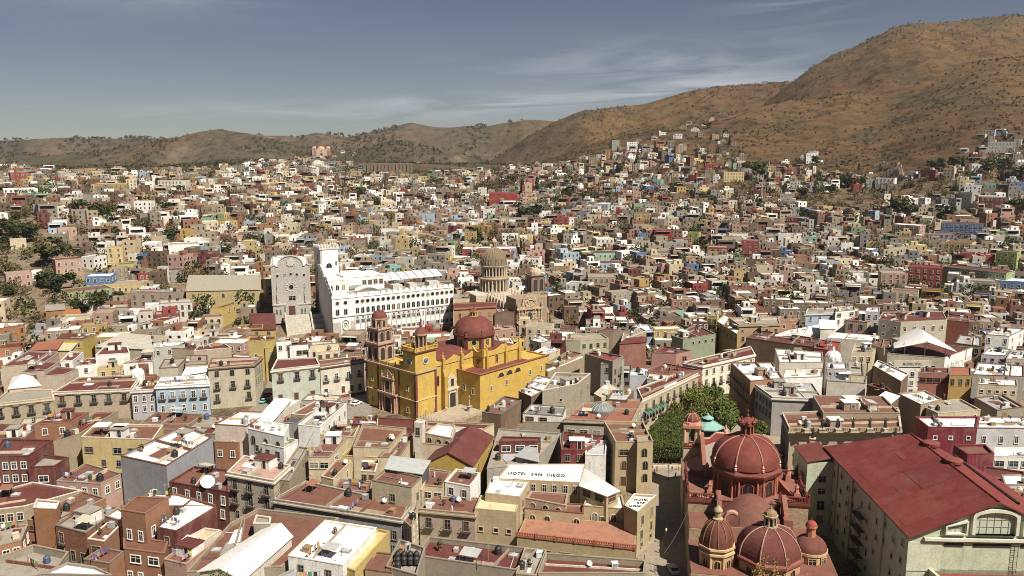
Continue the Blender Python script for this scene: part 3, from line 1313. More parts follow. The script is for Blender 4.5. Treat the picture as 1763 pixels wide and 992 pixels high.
    for y in (13.2, 22.2):
        g = G()
        g.box(-1.2, .9, y - .7, y + .7, -.5, 12.5)
        g.frus(rpoly(-1.2, .9, y - .7, y + .7), 12.5, rpoly(-1.2, -.1, y - .6, y + .6), 15.2)
        g.box(-1.2, 0.1, y - .6, y + .6, 15.2, 18.9)
        g.lathe([(.5, 18.9), (.5, 19.6), (.2, 20), (.28, 20.5), (.04, 21.2)], 6, -.6, y)
        part('buttress', g, 'plaster', t, (.46, .29, .05))
    put_window(t, 'r', -1.0, 10.8, 9.5, pi / 2, 1.2, 3.2, (.25, .05, .04))
    s = link('side_portal', None, t, None, (-1.0, 17.6, 0), pi / 2)
    g = G()
    g.extring([(-2.6, 0), (2.6, 0), (2.6, 7), (-2.6, 7)], [(-1.4, 0), (1.4, 0), (1.4, 5.4), (-1.4, 5.4)], -.6, 0)
    g.box(-3, 3, -1, 0, 6.6, 7.2)
    for x in (-2.1, 2.1):
        g.lathe([(.4, 0), (.3, .7), (.27, 5.8), (.42, 6.3)], 8, x, -.75)
    g.extring([(-1.7, 7.2), (1.7, 7.2), (1.7, 11), (0, 12.4), (-1.7, 11)], [(-.8, 7.7), (.8, 7.7), (.8, 10.4), (0, 10.6), (-.8, 10.4)], -.45, 0)
    for x in (-2.0, 2.0):
        g.lathe([(.3, 7.2), (.2, 8), (.3, 9.8), (.04, 11.2)], 6, x, -.4)
    part('stone_surround', g, 'stone', s, (.56, .47, .36))
    g = G()
    g.ext(arch(2.8, 5.8), -.25, 0)
    part('doorway', g, 'opening_shade', s)
    g = G()
    g.box(-.8, .8, -.2, 0, 7.7, 10.5)
    part('niche', g, 'opening_shade', s)
    # low wing
    g = G()
    g.wallring(rpoly(-1, 10.4, 20.4, 58), rpoly(-.6, 10.0, 20.8, 57.6), -1.5, 13.4, 12.6)
    part('wing_wall', g, 'plaster', t, MUS)
    g = G()
    g.add([(x, y, 12.7) for x, y in rpoly(-.7, 10.1, 20.7, 57.7)], [(0, 1, 2, 3)])
    part('wing_roof', g, 'roofing', t, TER)
    for x, z in ((2.6, 6.5), (6.8, 5.8)):
        put_window(t, 'r', x, 20.4, z, 0, 1.0, 2.0, (.62, .56, .45))
    for y, z in ((26, 6.5), (34, 7), (47, 8), (53.5, 8.2)):
        put_window(t, 'r', 10.4, y, z, pi / 2, .9, 1.8, (.62, .56, .45))
    for y in (31, 35.5, 40):
        g = G()
        g.ext(arch(3.0, 1.5), -.04, .03)
        o = part('lunette', g, 'opening_shade', t, None, (10.4, y, 10.6), pi / 2)
        g = G()
        g.extring(arch(3.6, 1.85), arch(3.0, 1.5), -.18, .02)
        part('surround', g, 'trim', o, (.55, .36, .12))
    g = G()
    g.box(9.6, 10.75, 20.0, 58.2, 13.35, 13.55)
    g.box(-1, 10.7, 20.0, 20.9, 13.36, 13.56)
    part('coping', g, 'trim', t, (.27, .09, .055))
    # crossing
    g = G()
    g.box(-23, 4.2, 28.5, 49, -1, 17.6)
    part('transept_wall', g, 'plaster', t, MUS)
    g = G()
    g.box(-22.8, 4.0, 28.7, 48.8, 17.6, 17.75)
    part('transept_roof', g, 'roofing', t, TER)
    for (x, y, L, rz) in ((4.2, 28.5, 20.5, pi / 2), (-1.0, 28.5, 5.2, 0)):
        g = G()
        g.ext(scallop(L, 17.0, 20.2, 2 if L > 9 else 1), -.3, .3)
        part('parapet', g, 'plaster', t, MUS, (x, y, 0), rz)
    for y in (30, 40, 47.5):
        g = G()
        g.box(4.0, 5.1, y - .6, y + .6, 12.6, 17.5)
        g.lathe([(.55, 17.5), (.5, 19.6), (.2, 20.4), (.3, 21), (.04, 21.8)], 6, 4.4, y)
        part('buttress', g, 'plaster', t, (.46, .29, .05))
    put_window(t, 'r', 4.2, 35.5, 14.0, pi / 2, 1.2, 2.6, (.45, .28, .08))
    put_window(t, 'r', 1.8, 28.5, 13.6, 0, 1.1, 2.2, (.45, .28, .08))
    g = G()
    g.box(-20, 9.9, 49, 58, -1, 12.75)
    part('chancel_wall', g, 'plaster', t, MUS)
    # drum and dome
    dc = (-9.6, 37.7)
    g = G()
    g.prism(ngon(7.5, 8, pi / 8, *dc), 17.6, 22.4)
    d = part('drum', g, 'plaster', t, MUS)
    g = G()
    for k in range(8):
        a = pi / 8 + k * pi / 4
        s0 = len(g.v)
        g.box(7.0, 7.9, -.65, .65, 17.6, 22.6)
        g.lathe([(.5, 22.6), (.5, 23.5), (.2, 24), (.32, 24.4), (.03, 25)], 6, 7.7, 0)
        g.xf(Matrix.Translation((*dc, 0)) @ Matrix.Rotation(a, 4, 'Z'), s0)
    g.prism(ngon(8.5, 8, pi / 8, *dc), 22.3, 22.8, bottom=True)
    part('drum_corner', g, 'trim', d, MAR)
    for k in range(8):
        a = k * pi / 4
        rr = 7.5 * cos(pi / 8)
        if k % 2 == 0:
            put_window(d, 'r', dc[0] + rr * cos(a), dc[1] + rr * sin(a), 18.8, a + pi / 2, 1.5, 2.2, (.64, .55, .4))
        else:
            put_window(d, 'o', dc[0] + rr * cos(a), dc[1] + rr * sin(a), 20.2, a + pi / 2, 1.9, 1.9, (.64, .55, .4))
    dome(t, *dc, 22.8, 7.7, 6.2, 32, TER)
    lantern(t, *dc, 28.7, 1.6, 3.6, (.50, .34, .10), TER)
    LM.append((690, 640, 'the yellow basilica'))
    # atrium
    g = G()
    g.box(.9, 12, -1, 20.2, -.5, .9)
    link_o = part('atrium_terrace', g, 'paving', t, (.42, .36, .28))
    for x in range(8):
        g = G()
        g.box(2 + x * 1.3, 2.2 + x * 1.3, .2, .4, .9, 2.6)
        g.lathe([(.2, 2.6), (.12, 3)], 6, 2.1 + x * 1.3, .3)
        part('gate_post', g, 'trim', t, (.5, .42, .33))


basilica()


# ------------------------------------------------------------------ university: white block, tower, grey hall, stairs
def university():
    O = (-85.3, 374.3)
    A = radians(32)
    t = thing('university', 'long white university block with scalloped parapet, portholes and arched windows', 'university', (*O, 0), A)
    FOOT.append([(O[0] + x * cos(A) - y * sin(A), O[1] + x * sin(A) + y * cos(A)) for x, y in rpoly(-2, 70, -3, 44)])
    WH, GS = (.80, .80, .79), (.45, .44, .42)
    g = G()
    g.prism([(0, 0), (65, 0), (65, 15), (2.2, 15)], -2, 21)
    part('wall', g, 'plaster', t, WH)
    g = G()
    n = 20
    x0s = 11.2
    pitch = (65 - x0s) / n
    pts = []
    g.box(0, 65, -.25, 0, 20.6, 21.0)
    part('cornice', g, 'trim', t, WH)
    for i in range(21):
        x = 1.3 + i * (62.4 / 20)
        g = G()
        g.ext(arch(2.9, 1.75, 8, 0, 0), -.2, .3)
        part('scallop', g, 'plaster', t, WH, (x, 0.2, 21.0))
    for i in range(10):
        g = G()
        g.ext(arch(2.9, 1.75, 8, 0, 0), -.2, .3)
        part('scallop', g, 'plaster', t, WH, (.3 + .147 * (1.8 + i * 3.1), 1.8 + i * 3.1, 21.3 + (1.8 + i * 3.1) * (.46 if i < 5 else .36)), -1.43)
    for i in range(n + 2):
        x = (2.6, 6.6)[i] if i < 2 else x0s + (i - 2 + .5) * pitch
        put_window(t, 'o', x, 0, 18.4, 0, 1.75, 1.75, (.50, .47, .42))
        put_window(t, 'a', x, 0, 12.7, 0, 1.7, 2.9, WH)
    g = G()
    g.box(-.2, 65.2, -.45, 0, 11.7, 12.1)
    part('string_course', g, 'trim', t, (.6, .59, .56))
    for i in range(n + 1):
        if i in (6, 13):
            continue
        g = G()
        x = x0s + i * pitch
        g.box(x - .22, x + .22, -.3, 0, 0, 11)
        part('pilaster', g, 'stone', t, (.55, .54, .52))
    for i in range(n):
        x = x0s + (i + .5) * pitch
        if i in (6, 13):
            put_window(t, 't', x, 0, 8.0, 0, .7, 2.2, WH)
            put_window(t, 't', x, 0, 3.0, 0, .7, 2.2, WH)
            continue
        for z in (8.0, 3.0):
            put_window(t, 'r', x, 0, z, 0, 1.6, 1.55, GS)
        put_window(t, 's', x, 0, 10.3, 0, .8, .6, GS)
    g = G()
    g.box(0, 11, -.5, 0, -2, 9.4)
    part('corner_base', g, 'stone', t, (.44, .42, .39))
    g = G()
    g.extring(arch(5.0, 11.2, 12, 6, 0), arch(3.6, 10.2, 12, 6, 0), -.85, -.3)
    g.extring([(6 + 1.35 * cos(a * pi / 10), 7.4 + 2.0 * sin(a * pi / 10)) for a in range(20)], [(6 + .95 * cos(a * pi / 10), 7.4 + 1.5 * sin(a * pi / 10)) for a in range(20)], -.9, -.3)
    part('portal_arch', g, 'trim', t, WH)
    g = G()
    g.ext(arch(1.8, 4.4, 8, 6, 0), -.6, -.45)
    part('doorway', g, 'opening_shade', t)
    # rising side wall and terraces behind
    g = G()
    g.prism([(-.04, .1), (.5, .1), (5.6, 34), (5.0, 34)], -2, 21)
    g.add([(x + d, y, z) for d in (0, .5) for x, y, z in ((-.04, .1, 20.9), (2.16, 15, 28), (5, 34, 33), (5, 34, 20.9))], [(3, 2, 1, 0), (4, 5, 6, 7), (0, 1, 5, 4), (1, 2, 6, 5)])
    g.box(5.2, 14, 15, 34, -2, 27)
    g.prism([(2.4, 15.01), (5.2, 15.01), (5.2, 33)], -2, 27)
    part('side_wall', g, 'plaster', t, (.62, .61, .60))
    for x in (5.0, 8.2, 11.4):
        put_window(t, 'a', x, 15 - .02, 22.2, 0, 1.7, 2.6, WH)
    for i in range(4):
        g = G()
        g.ext(arch(3.0, 1.7, 8, 0, 0), -.2, .3)
        part('scallop', g, 'plaster', t, WH, (3.8 + i * 2.9, 15.1, 27.0))
    g = G()
    g.box(14, 34, 17, 34, -2, 27.5)
    part('rear_wall', g, 'plaster', t, WH)
    g = G()
    g.box(14, 34, 16.8, 34, 27.5, 27.8)
    part('terrace_roof', g, 'roofing', t, 'RW')
    for x in (24, 27, 30, 33):
        put_window(t, 'r', x - .8, 17, 23.4, 0, 2.0, 2.2, GS)
    g = G()
    g.box(15, 23, 16.2, 17, 22, 23.6)
    part('sign_band', g, 'painted', t, (.3, .3, .3))
    # glass-fibre barrel canopy with dark ribs
    cano = link('canopy', None, t, None, (34, 18, 22))
    g = G()
    g.smooth = True
    n = 10
    pr = [(11 * i / n, 1.2 + 3.6 * sin(pi * (.15 + .85 * i / n) * .62)) for i in range(n + 1)]
    v = [(0, y, z) for y, z in pr] + [(34, y, z) for y, z in pr]
    g.add(v, [(i, i + 1, n + 2 + i, n + 1 + i) for i in range(n)])
    v = [(0, y, z - .15) for y, z in pr] + [(34, y, z - .15) for y, z in pr]
    g.add(v, [(i, i + 1, n + 2 + i, n + 1 + i) for i in range(n)])
    part('cover', g, 'sheet_metal', cano, 'RW')
    for k in range(8):
        g = G()
        x = k * 34 / 7
        for (y0, z0), (y1, z1) in zip(pr, pr[1:]):
            g.tube((x, y0, z0 + .06), (x, y1, z1 + .06), .2, 5)
        g.tube((x, 0, 0), (x, 0, 1.2), .14)
        part('rib', g, 'painted', cano, (.16, .17, .18))
    g = G()
    for (x0, x1, y0, y1, z0, z1) in ((12, 65, 2, 14, 21, 21.15),):
        g.box(x0, x1, y0, y1, z0, z1)
    part('roof', g, 'roofing', t, 'RC')
    g = G()
    g.smooth = True
    g.ext([(21 + 5 * cos(pi * i / 10), 21.1 + 2.6 * sin(pi * i / 10)) for i in range(11)], 5, 13)
    part('vault', g, 'roofing', t, 'RW')
    for x, w_ in ((35, 5), (44, 4), (55, 6)):
        g = G()
        g.box(x, x + w_, 8, 13, 21.1, 23.2)
        part('rooftop_room', g, 'plaster', t, (.5, .49, .47))
    # tower
    tw = link('tower', None, t, None, (6.2, 33, 0))
    g = G()
    g.box(0, 9.5, 0, 9.5, -2, 41)
    part('tower_wall', g, 'stone', tw, (.44, .42, .39))
    g = G()
    g.box(.9, 9.45, -.12, 0, -2, 40.5)
    part('white_face', g, 'plaster', tw, WH)
    g = G()
    g.band(offs(rpoly(0, 9.5, 0, 9.5), .5), rpoly(.3, 9.2, .3, 9.2), 40.5, 41.3)
    part('cornice', g, 'trim', tw, (.55, .53, .5))
    for k in range(4):
        for i in range(6):
            g = G()
            g.ext([(-.45, 0), (.45, 0), (.45, .7), (0, 1.5), (-.45, .7)], -.25, .25)
            c, s = [(.8 + i * 1.6, -.2), (9.7, .8 + i * 1.6), (.8 + i * 1.6, 9.7), (-.2, .8 + i * 1.6)][k]
            part('merlon', g, 'stone', tw, (.5, .48, .45), (c, s, 41.3), k * pi / 2)
    put_window(tw, 'a', 4.4, -.12, 31, 0, 3.0, 2.4, WH)
    put_window(tw, 'a', 8.2, -.12, 32, 0, 1.0, 2.2, WH)
    for z in (35, 24, 15, 9):
        put_window(tw, 't', 0, 4.5, z, -pi / 2, 1.1, 4.2 if z < 30 else 2.4, (.3, .29, .27))
    LM.append((690, 520, 'the white university'))

    # grey hall
    A2 = radians(16)
    O2 = (-121.0, 399.0)
    t = thing('university_hall', 'grey stone university hall with curved gable and portholes above the staircase', 'university hall', (*O2, 0), A2)
    FOOT.append([(O2[0] + x * cos(A2) - y * sin(A2), O2[1] + x * sin(A2) + y * cos(A2)) for x, y in rpoly(-2, 22, -24, 50)])
    GS = (.40, .39, .37)
    Wd = 19.0
    g = G()
    g.box(0, Wd, .6, 46, 4, 31)
    part('wall', g, 'stone', t, (.36, .35, .335))
    pts = [(0, 5), (Wd, 5), (Wd, 33.2), (Wd - 1.2, 34), (Wd - 2.4, 33.0), (Wd - 3.4, 33.2)]
    for i in range(13):
        a = pi * i / 12
        pts.append((Wd / 2 + 6.3 * cos(a), 33.4 + 4.9 * sin(a)))
    pts += [(3.4, 33.2), (2.4, 33.0), (1.2, 34), (0, 33.2)]
    g = G()
    g.ext(pts, 0, 1.0)
    part('facade', g, 'stone', t, GS)
    g = G()
    g.extring([(x, z) for x, z in pts[2:]], [(Wd / 2 + (x - Wd / 2) * .96, z - .5) for x, z in pts[2:]], -.35, .1, closed=False)
    part('gable_moulding', g, 'trim', t, (.5, .48, .44))
    for x, z in ((3, 28), (6.5, 28.3), (9.5, 28.6), (12.5, 28.3), (16, 28)):
        put_window(t, 'o', x, 0, z, 0, 1.3, 1.3, (.47, .45, .41))
    put_window(t, 'o', 9.5, 0, 22, 0, 2.2, 2.2, (.47, .45, .41))
    g = G()
    for r, z, k in ((1.7, 34, 7), (2.4, 22, 10)):
        for i in range(k):
            a = 2 * pi * i / k
            g.lathe([(.45, -.5), (.5, -.2), (.1, .2)], 6, 0, 0)
            for j in range(len(g.v) - 18, len(g.v)):
                x, y, zz_ = g.v[j]
                g.v[j] = (9.5 + r * cos(a) + x, -zz_ - .2, z + r * sin(a) * .9 + y)
    g.ext([(8.2, 33.0), (10.8, 33.0), (11.2, 35.4), (9.5, 36.4), (7.8, 35.4)], -.4, 0)
    part('carved_crest', g, 'stone', t, (.5, .48, .44))
    put_window(t, 'w', 9.8, 0, 15.2, 0, 3.2, 2.2, (.5, .47, .42))
    for x in (2.6, 16.2):
        g = G()
        g.box(x - .5, x + .5, -.5, 0, 14, 20)
        g.lathe([(.5, 20), (.3, 21), (.4, 22), (.05, 24)], 6, x, -.25)
        g.lathe([(.4, 14), (.3, 15), (.35, 17.4), (.2, 18), (.24, 18.5), (.05, 18.9)], 6, x, -.75)
        part('statue_niche', g, 'stone', t, GS)
    g = G()
    g.box(.2, Wd - .2, -2.6, .4, 4, 13.2)
    g.box(0, Wd, -2.9, .4, 13.2, 13.7)
    part('lower_storey', g, 'stone', t, GS)
    for x in (2.0, 3.8, 14.2, 15.8):
        put_window(t, 't', x, -2.6, 9.0, 0, .7, 2.2, (.47, .45, .41))
    g = G()
    g.ext([(6.2, 7), (12.6, 7), (12.6, 13.6), (9.4, 15.6), (6.2, 13.6)], -3.6, -2.5)
    part('porch', g, 'stone', t, GS)
    g = G()
    g.box(7.8, 11.0, -3.7, -3.55, 8, 13)
    part('door', g, 'painted', t, (.09, .04, .025))
    g = G()
    g.smooth = True
    g.lathe([(2.2, 31), (2.2, 33.5)] + domeprof(2.2, 2.2, 33.5), 20, 14.5, 16)
    part('dome', g, 'sheet_metal', t, (.62, .62, .62))
    g = G()
    g.box(1, Wd - 1, 1, 45, 31, 31.2)
    part('roof', g, 'roofing', t, 'RW')
    for i in range(9):
        g = G()
        g.ext(arch(2.8, 1.6, 8), -.25, .25)
        part('scallop', g, 'stone', t, (.5, .48, .45), (0.1, 2.6 + i * 3.6, 31), -pi / 2)
    LM.append((505, 480, 'the grey university hall'))

    # stairs
    A3 = radians(19)
    O3 = (-107.6, 378.6)
    t = thing('staircase', 'broad grey stone staircase climbing to the university hall door', 'staircase', (*O3, 0), A3)
    FOOT.append([(O3[0] + x * cos(A3) - y * sin(A3), O3[1] + x * sin(A3) + y * cos(A3)) for x, y in rpoly(-4, 22, -2, 20)])
    n = 44
    for i in range(n):
        g = G()
        y = 18.0 * i / n
        g.box(0, 11.6, y, 18.2, 8.6 * i / n - (.3 if i else 1.5), 8.6 * (i + 1) / n)
        part('step', g, 'stone', t, (.46, .44, .40))
    for x in (-.8, 11.6):
        g = G()
        v = [(x, 0, -1), (x, 18.5, -1), (x, 18.5, 10), (x, 17.5, 10), (x, 0, 1.0)]
        g.add([(x, y, z) for x, y, z in v] + [(x + .8, y, z) for x, y, z in v], [(0, 1, 2, 3, 4), (9, 8, 7, 6, 5), (4, 3, 8, 9), (3, 2, 7, 8), (0, 4, 9, 5), (1, 0, 5, 6), (2, 1, 6, 7)])
        part('side_wall', g, 'stone', t, (.40, .38, .35))
    for k in range(5):
        g = G()
        g.box(12.6, 19.5, 2 + k * 3.2, 18.2, -1, .8 + k * 1.9)
        part('terrace', g, 'stone', t, (.5, .5, .5) if k < 2 else (.44, .42, .39))


university()


# ------------------------------------------------------------------ domed stone church with carved facade
def compania():
    O = (2.0, 386.5)
    A = radians(24)
    t = thing('stone_church', 'weathered stone church with ribbed double-drum dome and carved facade behind the basilica', 'church', (*O, 0), A)
    FOOT.append([(O[0] + x * cos(A) - y * sin(A), O[1] + x * sin(A) + y * cos(A)) for x, y in rpoly(-3, 26, -6, 70)])
    SG = (.31, .245, .18)
    g = G()
    g.box(0, 17, .2, 12, -1, 18.4)
    part('facade_wall', g, 'stone', t, SG)
    f = link('carved_facade', None, t, None, (7.2, 0, 0))
    g = G()
    out = [(-7, 0), (7, 0), (6.6, 13), (4.4, 15), (3.6, 18.4), (2.2, 20.2), (0, 21.4), (-2.2, 20.2), (-3.6, 18.4), (-4.4, 15), (-6.6, 13)]
    g.ext(out, -.6, .2)
    part('relief_wall', g, 'stone', f, (.42, .32, .23))
    random.seed(3)
    for lv, (z0, z1) in enumerate(((0, 6.4), (7, 13))):
        for x in (-6.0, -4.6, -2.6, 2.6, 4.6, 6.0):
            g = G()
            pr = [(.5, z0), (.5, z0 + .6)]
            m = 7
            for i in range(m):
                pr.append((.26 + .16 * (i % 2), z0 + .8 + (z1 - z0 - 1.4) * i / m))
            pr += [(.5, z1 - .4), (.5, z1)]
            g.lathe(pr, 7, x, -.95)
            part('estipite_column', g, 'stone', f, (.46, .36, .26))
    g = G()
    for z in (6.5, 13.1):
        g.box(-7.2, 7.2, -1.5, 0, z, z + .5)
    for x in (-6.6, -3.6, 3.6, 6.6):
        g.lathe([(.5, 13.6), (.35, 14.4), (.45, 15.2), (.05, 16.8)], 6, x, -.6)
    part('cornice', g, 'stone', f, (.46, .36, .26))
    g = G()
    for i in range(60):
        x = random.uniform(-5.8, 5.8)
        z = random.uniform(7.5, 19.5)
        if abs(x) > 6.4 - (z - 7) * .33 or (abs(x) < 1.4 and 7 < z < 12):
            continue
        s = random.uniform(.25, .5)
        g.box(x - s, x + s, -.6 - random.uniform(.15, .45), -.55, z - s * 1.3, z + s * 1.3)
    part('ornament', g, 'stone', f, (.48, .38, .28))['kind'] = 'stuff'
    g = G()
    g.ext(arch(3.2, 5.6), -.72, -.5)
    part('doorway', g, 'opening_shade', f)
    g = G()
    g.ext(arch(1.9, 3.6, 8, 0, 8), -.72, -.5)
    part('choir_window', g, 'opening_shade', f)
    g = G()
    for i in range(26):
        a = pi * i / 13
        g.tube((2.6 * sin(a), -.75, 16.2 + 1.7 * cos(a)), (2.6 * sin(a + pi / 13), -.75, 16.2 + 1.7 * cos(a + pi / 13)), .28, 5)
    part('medallion', g, 'stone', f, (.48, .38, .28))
    s = link('side_facade', None, t, None, (16.6, 3.5, 0))
    g = G()
    g.ext([(-2.8, 0), (2.8, 0), (2.8, 11), (1.8, 13), (0, 14.6), (-1.8, 13), (-2.8, 11)], -.6, 1)
    for x in (-2.3, -1.4, 1.4, 2.3):
        g.lathe([(.4, 0), (.26, 1), (.4, 4), (.26, 5.5), (.45, 6.4), (.28, 8), (.4, 10)], 6, x, -.8)
    part('relief_wall', g, 'stone', s, (.42, .32, .23))
    g = G()
    g.ext(arch(1.8, 3.6), -.7, -.5)
    part('doorway', g, 'opening_shade', s)
    # tower
    w = link('bell_tower', None, t, None, (17.3, 14.5, 0))
    g = G()
    g.box(-4.6, 4.6, -4.6, 4.6, -1, 19)
    part('tower_base', g, 'plaster', w, (.44, .31, .23))
    put_window(w, 'o', 0, -4.6, 15.4, 0, 1.2, 1.2, (.4, .28, .2))
    g = G()
    g.band(offs(rpoly(-4.6, 4.6, -4.6, 4.6), .4), rpoly(-4.5, 4.5, -4.5, 4.5), 18.4, 19.1)
    part('cornice', g, 'stone', w, SG)
    belltier(w, 0, 0, 19, 28, 7.6, (.20, .15, .11), 2, (.27, .205, .15))
    g = G()
    g.lathe([(3.2, 28), (3.0, 29.4), (2.2, 30.5), (.7, 31.1), (.5, 31.6), (.05, 32.2)], 12)
    part('cap', g, 'stone', w, (.48, .37, .28))
    # nave
    g = G()
    g.box(1.5, 14.5, 12, 62, -1, 13.8)
    g.box(-6, 22, 38, 54, -1, 14.2)
    part('nave_wall', g, 'stone', t, (.5, .43, .34))
    g = G()
    g.box(1.7, 14.3, 12, 37.8, 13.8, 14.0)
    g.box(-5.8, 21.8, 38.2, 53.8, 14.2, 14.35)
    part('nave_roof', g, 'concrete', t, (.55, .5, .42))
    for y in range(14, 40, 4):
        for x in (1.2, 14.8):
            g = G()
            g.box(x - .6, x + .6, y - .6, y + .6, 10, 14.4)
            g.lathe([(.6, 14.4), (.45, 15.2), (.55, 16), (.06, 18.2)], 6, x, y)
            part('pinnacle', g, 'stone', t, (.52, .44, .35))
    c = (9.4, 50.0)
    drum = link('drum', None, t, None, (*c, 0))
    for z0, z1, r in ((14.2, 21.4, 8.0), (22.4, 28.0, 6.9)):
        g = G()
        g.prism(ngon(r - .9, 20), z0, z1)
        g.lathe([(r + .5, z0 - .2), (r + .5, z0 + .5), (r - .9, z0 + .5)], 20, 0, 0, 0, False)
        g.lathe([(r - .9, z1 - .5), (r + .35, z1 - .4), (r + .75, z1 + .3), (r - 1, z1 + .9)], 20)
        part('drum_wall', g, 'stone', drum, (.34, .275, .20))
        g = G()
        for k in range(24):
            a = 2 * pi * k / 24
            g.lathe([(.45, z0 + .4), (.36, z0 + .9), (.33, z1 - 1), (.5, z1 - .4)], 7, (r - .1) * cos(a), (r - .1) * sin(a))
        part('colonnade', g, 'stone', drum, (.56, .48, .37))['kind'] = 'stuff'
        g = G()
        for k in range(12):
            s0 = len(g.v)
            g.ext(arch(1.7, (z1 - z0) * .66, 8, 0, z0 + .9), -(r - .88), -(r - 1.2))
            g.xf(Matrix.Rotation(2 * pi * (k + .5) / 12, 4, 'Z'), s0)
        part('opening', g, 'opening_shade', drum)['kind'] = 'stuff'
    d = dome(t, *c, 28.6, 6.9, 9.2, 32, (.185, .145, .095), 24, (.26, .205, .135), 0, 'dome', .2, 'stone')
    g = G()
    for k in range(12):
        a = 2 * pi * (k + .5) / 12
        g.lathe([(.75, -.35), (.75, .2)], 10)
        M = Matrix.Translation((c[0] + 6.35 * cos(a), c[1] + 6.35 * sin(a), 31.8)) @ Matrix.Rotation(a, 4, 'Z') @ Matrix.Rotation(radians(68), 4, 'Y') @ Matrix.Diagonal((1.3, .7, 1, 1))
        g.xf(M, len(g.v) - 20)
    part('porthole', g, 'opening_shade', d)['kind'] = 'stuff'
    lantern(t, *c, 37.6, 1.5, 6.6, (.46, .38, .28), (.42, .34, .22))
    LM.append((855, 470, 'the stone church dome'))


compania()


# ------------------------------------------------------------------ red domed church in front
def san_diego():
    O = (37.5, 158)
    A = radians(-9.9)
    t = thing('domed_church', 'red domed church with three smaller domes in front and a bell gable', 'church', (*O, 0), A)
    FOOT.append([(O[0] + x * cos(A) - y * sin(A), O[1] + x * sin(A) + y * cos(A)) for x, y in rpoly(-2, 31, -14, 52)])
    RD, SG, OG = (.150, .030, .021), (.34, .26, .175), (.36, .23, .125)
    g = G()
    g.box(0, 6, 12.6, 29, -1, 13)
    part('transept_wall', g, 'stone', t, SG)
    g = G()
    g.box(20, 26.2, 14.2, 30, -1, 13)
    part('transept_wall', g, 'stone', t, SG)
    g = G()
    g.box(.2, 25.8, 14.6, 28.6, 12.9, 13.1)
    g.box(6.2, 20, 12.7, 14.6, 12.88, 13.08)
    part('transept_roof', g, 'roofing', t, (.23, .10, .072))
    g = G()
    g.box(6, 20, 12.8, 29.2, -1, 12.85)
    part('crossing_wall', g, 'plaster', t, RD)
    for a in ((-.1, 12.7, 6, 12.7), (20, 14.3, 26.2, 14.3), (26.1, 14.3, 26.1, 30), (26, 29.9, 20, 29.9), (0, 29, 0, 12.7)):
        balustrade(t, *a, 13.0, RD, 1.3)
    g = G()
    g.band(offs(rpoly(0, 6, 12.6, 29), .3), rpoly(.2, 5.8, 12.8, 28.8), 12.3, 12.9)
    g.band(offs(rpoly(20, 26.2, 14.2, 30), .3), rpoly(20.2, 26, 14.4, 29.8), 12.3, 12.9)
    part('cornice', g, 'trim', t, RD)
    put_window(t, 'a', 3.6, 12.6, 4.5, 0, 2.0, 3.4, (.45, .25, .15))
    put_window(t, 'a', 22, 14.2, 4.0, 0, 1.4, 3.0, (.45, .25, .15))
    # scrolled buttresses in the corners of the roof
    for (x, y, a) in ((3.5, 15, .7), (3.6, 26, -.5), (22.6, 16.5, 2.4), (22.4, 27, 3.8)):
        g = G()
        pts = [(-3, 0), (3, 0), (3, 3.4)] + [(3 - 6 * i / 8, .8 + 2.6 * (1 - i / 8) ** 2) for i in range(1, 9)]
        g.ext(pts, -.35, .35)
        part('scroll_buttress', g, 'plaster', t, (.26, .085, .06), (x, y, 13.0), a)
        g = G()
        g.box(-.6, .6, -.6, .6, 0, 1.6)
        g.lathe([(.6, 1.6), (.4, 2.4), (.5, 2.9), (.04, 3.8)], 6)
        part('pinnacle', g, 'trim', t, (.42, .16, .11), (x + 1.2, y - .6, 13.0))
    # nave and front
    g = G()
    g.box(5, 20.5, 29, 48, -1, 12.4)
    part('nave_wall', g, 'plaster', t, SG)
    g = G()
    g.smooth = True
    n = 10
    pr = [(5.2 + 15 * i / n, 12.4 + 2.4 * sin(pi * i / n)) for i in range(n + 1)]
    v = [(x, 27, z) for x, z in pr] + [(x, 48, z) for x, z in pr]
    g.add(v, [(i, i + 1, n + 2 + i, n + 1 + i) for i in range(n)])
    part('nave_vault', g, 'concrete', t, (.46, .40, .34))
    g = G()
    g.ext([(4.5, 10), (17.5, 10), (17.5, 14.2), (15, 14.6), (13.5, 16.2), (8.5, 16.2), (7, 14.6), (4.5, 14.2)], 47.6, 48.6)
    part('facade_gable', g, 'plaster', t, (.30, .06, .05))
    g = G()
    for (p, q) in (((4.5, 14.2), (7, 14.6)), ((7, 14.6), (8.5, 16.2)), ((8.5, 16.2), (13.5, 16.2)), ((13.5, 16.2), (15, 14.6)), ((15, 14.6), (17.5, 14.2))):
        g.tube((p[0], 48, p[1]), (q[0], 48, q[1]), .4, 6)
    g.lathe([(.6, 16.2), (.5, 17), (.2, 17.5), (.3, 18), (.03, 18.8)], 8, 11, 48.1)
    part('coping', g, 'trim', t, (.52, .30, .24))
    # left flank wall
    g = G()
    g.box(-.4, 5, 29, 44.6, -1, 9)
    part('aisle_wall', g, 'plaster', t, (.46, .36, .25))
    g = G()
    g.add([(-.4, 29, 9), (5, 29, 12.0), (5, 44.6, 12.0), (-.4, 44.6, 9)], [(0, 1, 2, 3)])
    part('aisle_roof', g, 'roofing', t, (.40, .18, .13))
    g = G()
    v = [(4.2, 29, 13.2), (4.2, 46, 17), (4.2, 46, 10), (4.2, 29, 10)]
    g.add(v + [(5.2, y, z) for _, y, z in v], [(0, 1, 2, 3), (7, 6, 5, 4), (0, 4, 5, 1), (0, 3, 7, 4), (1, 5, 6, 2)])
    part('raking_wall', g, 'plaster', t, (.27, .11, .075))
    # bell gable tower
    bt = link('bell_tower', None, t, None, (2.2, 47, 0))
    g = G()
    g.box(-2.1, 2.1, -2.1, 2.1, -1, 13)
    part('tower_wall', g, 'plaster', bt, (.58, .44, .30))
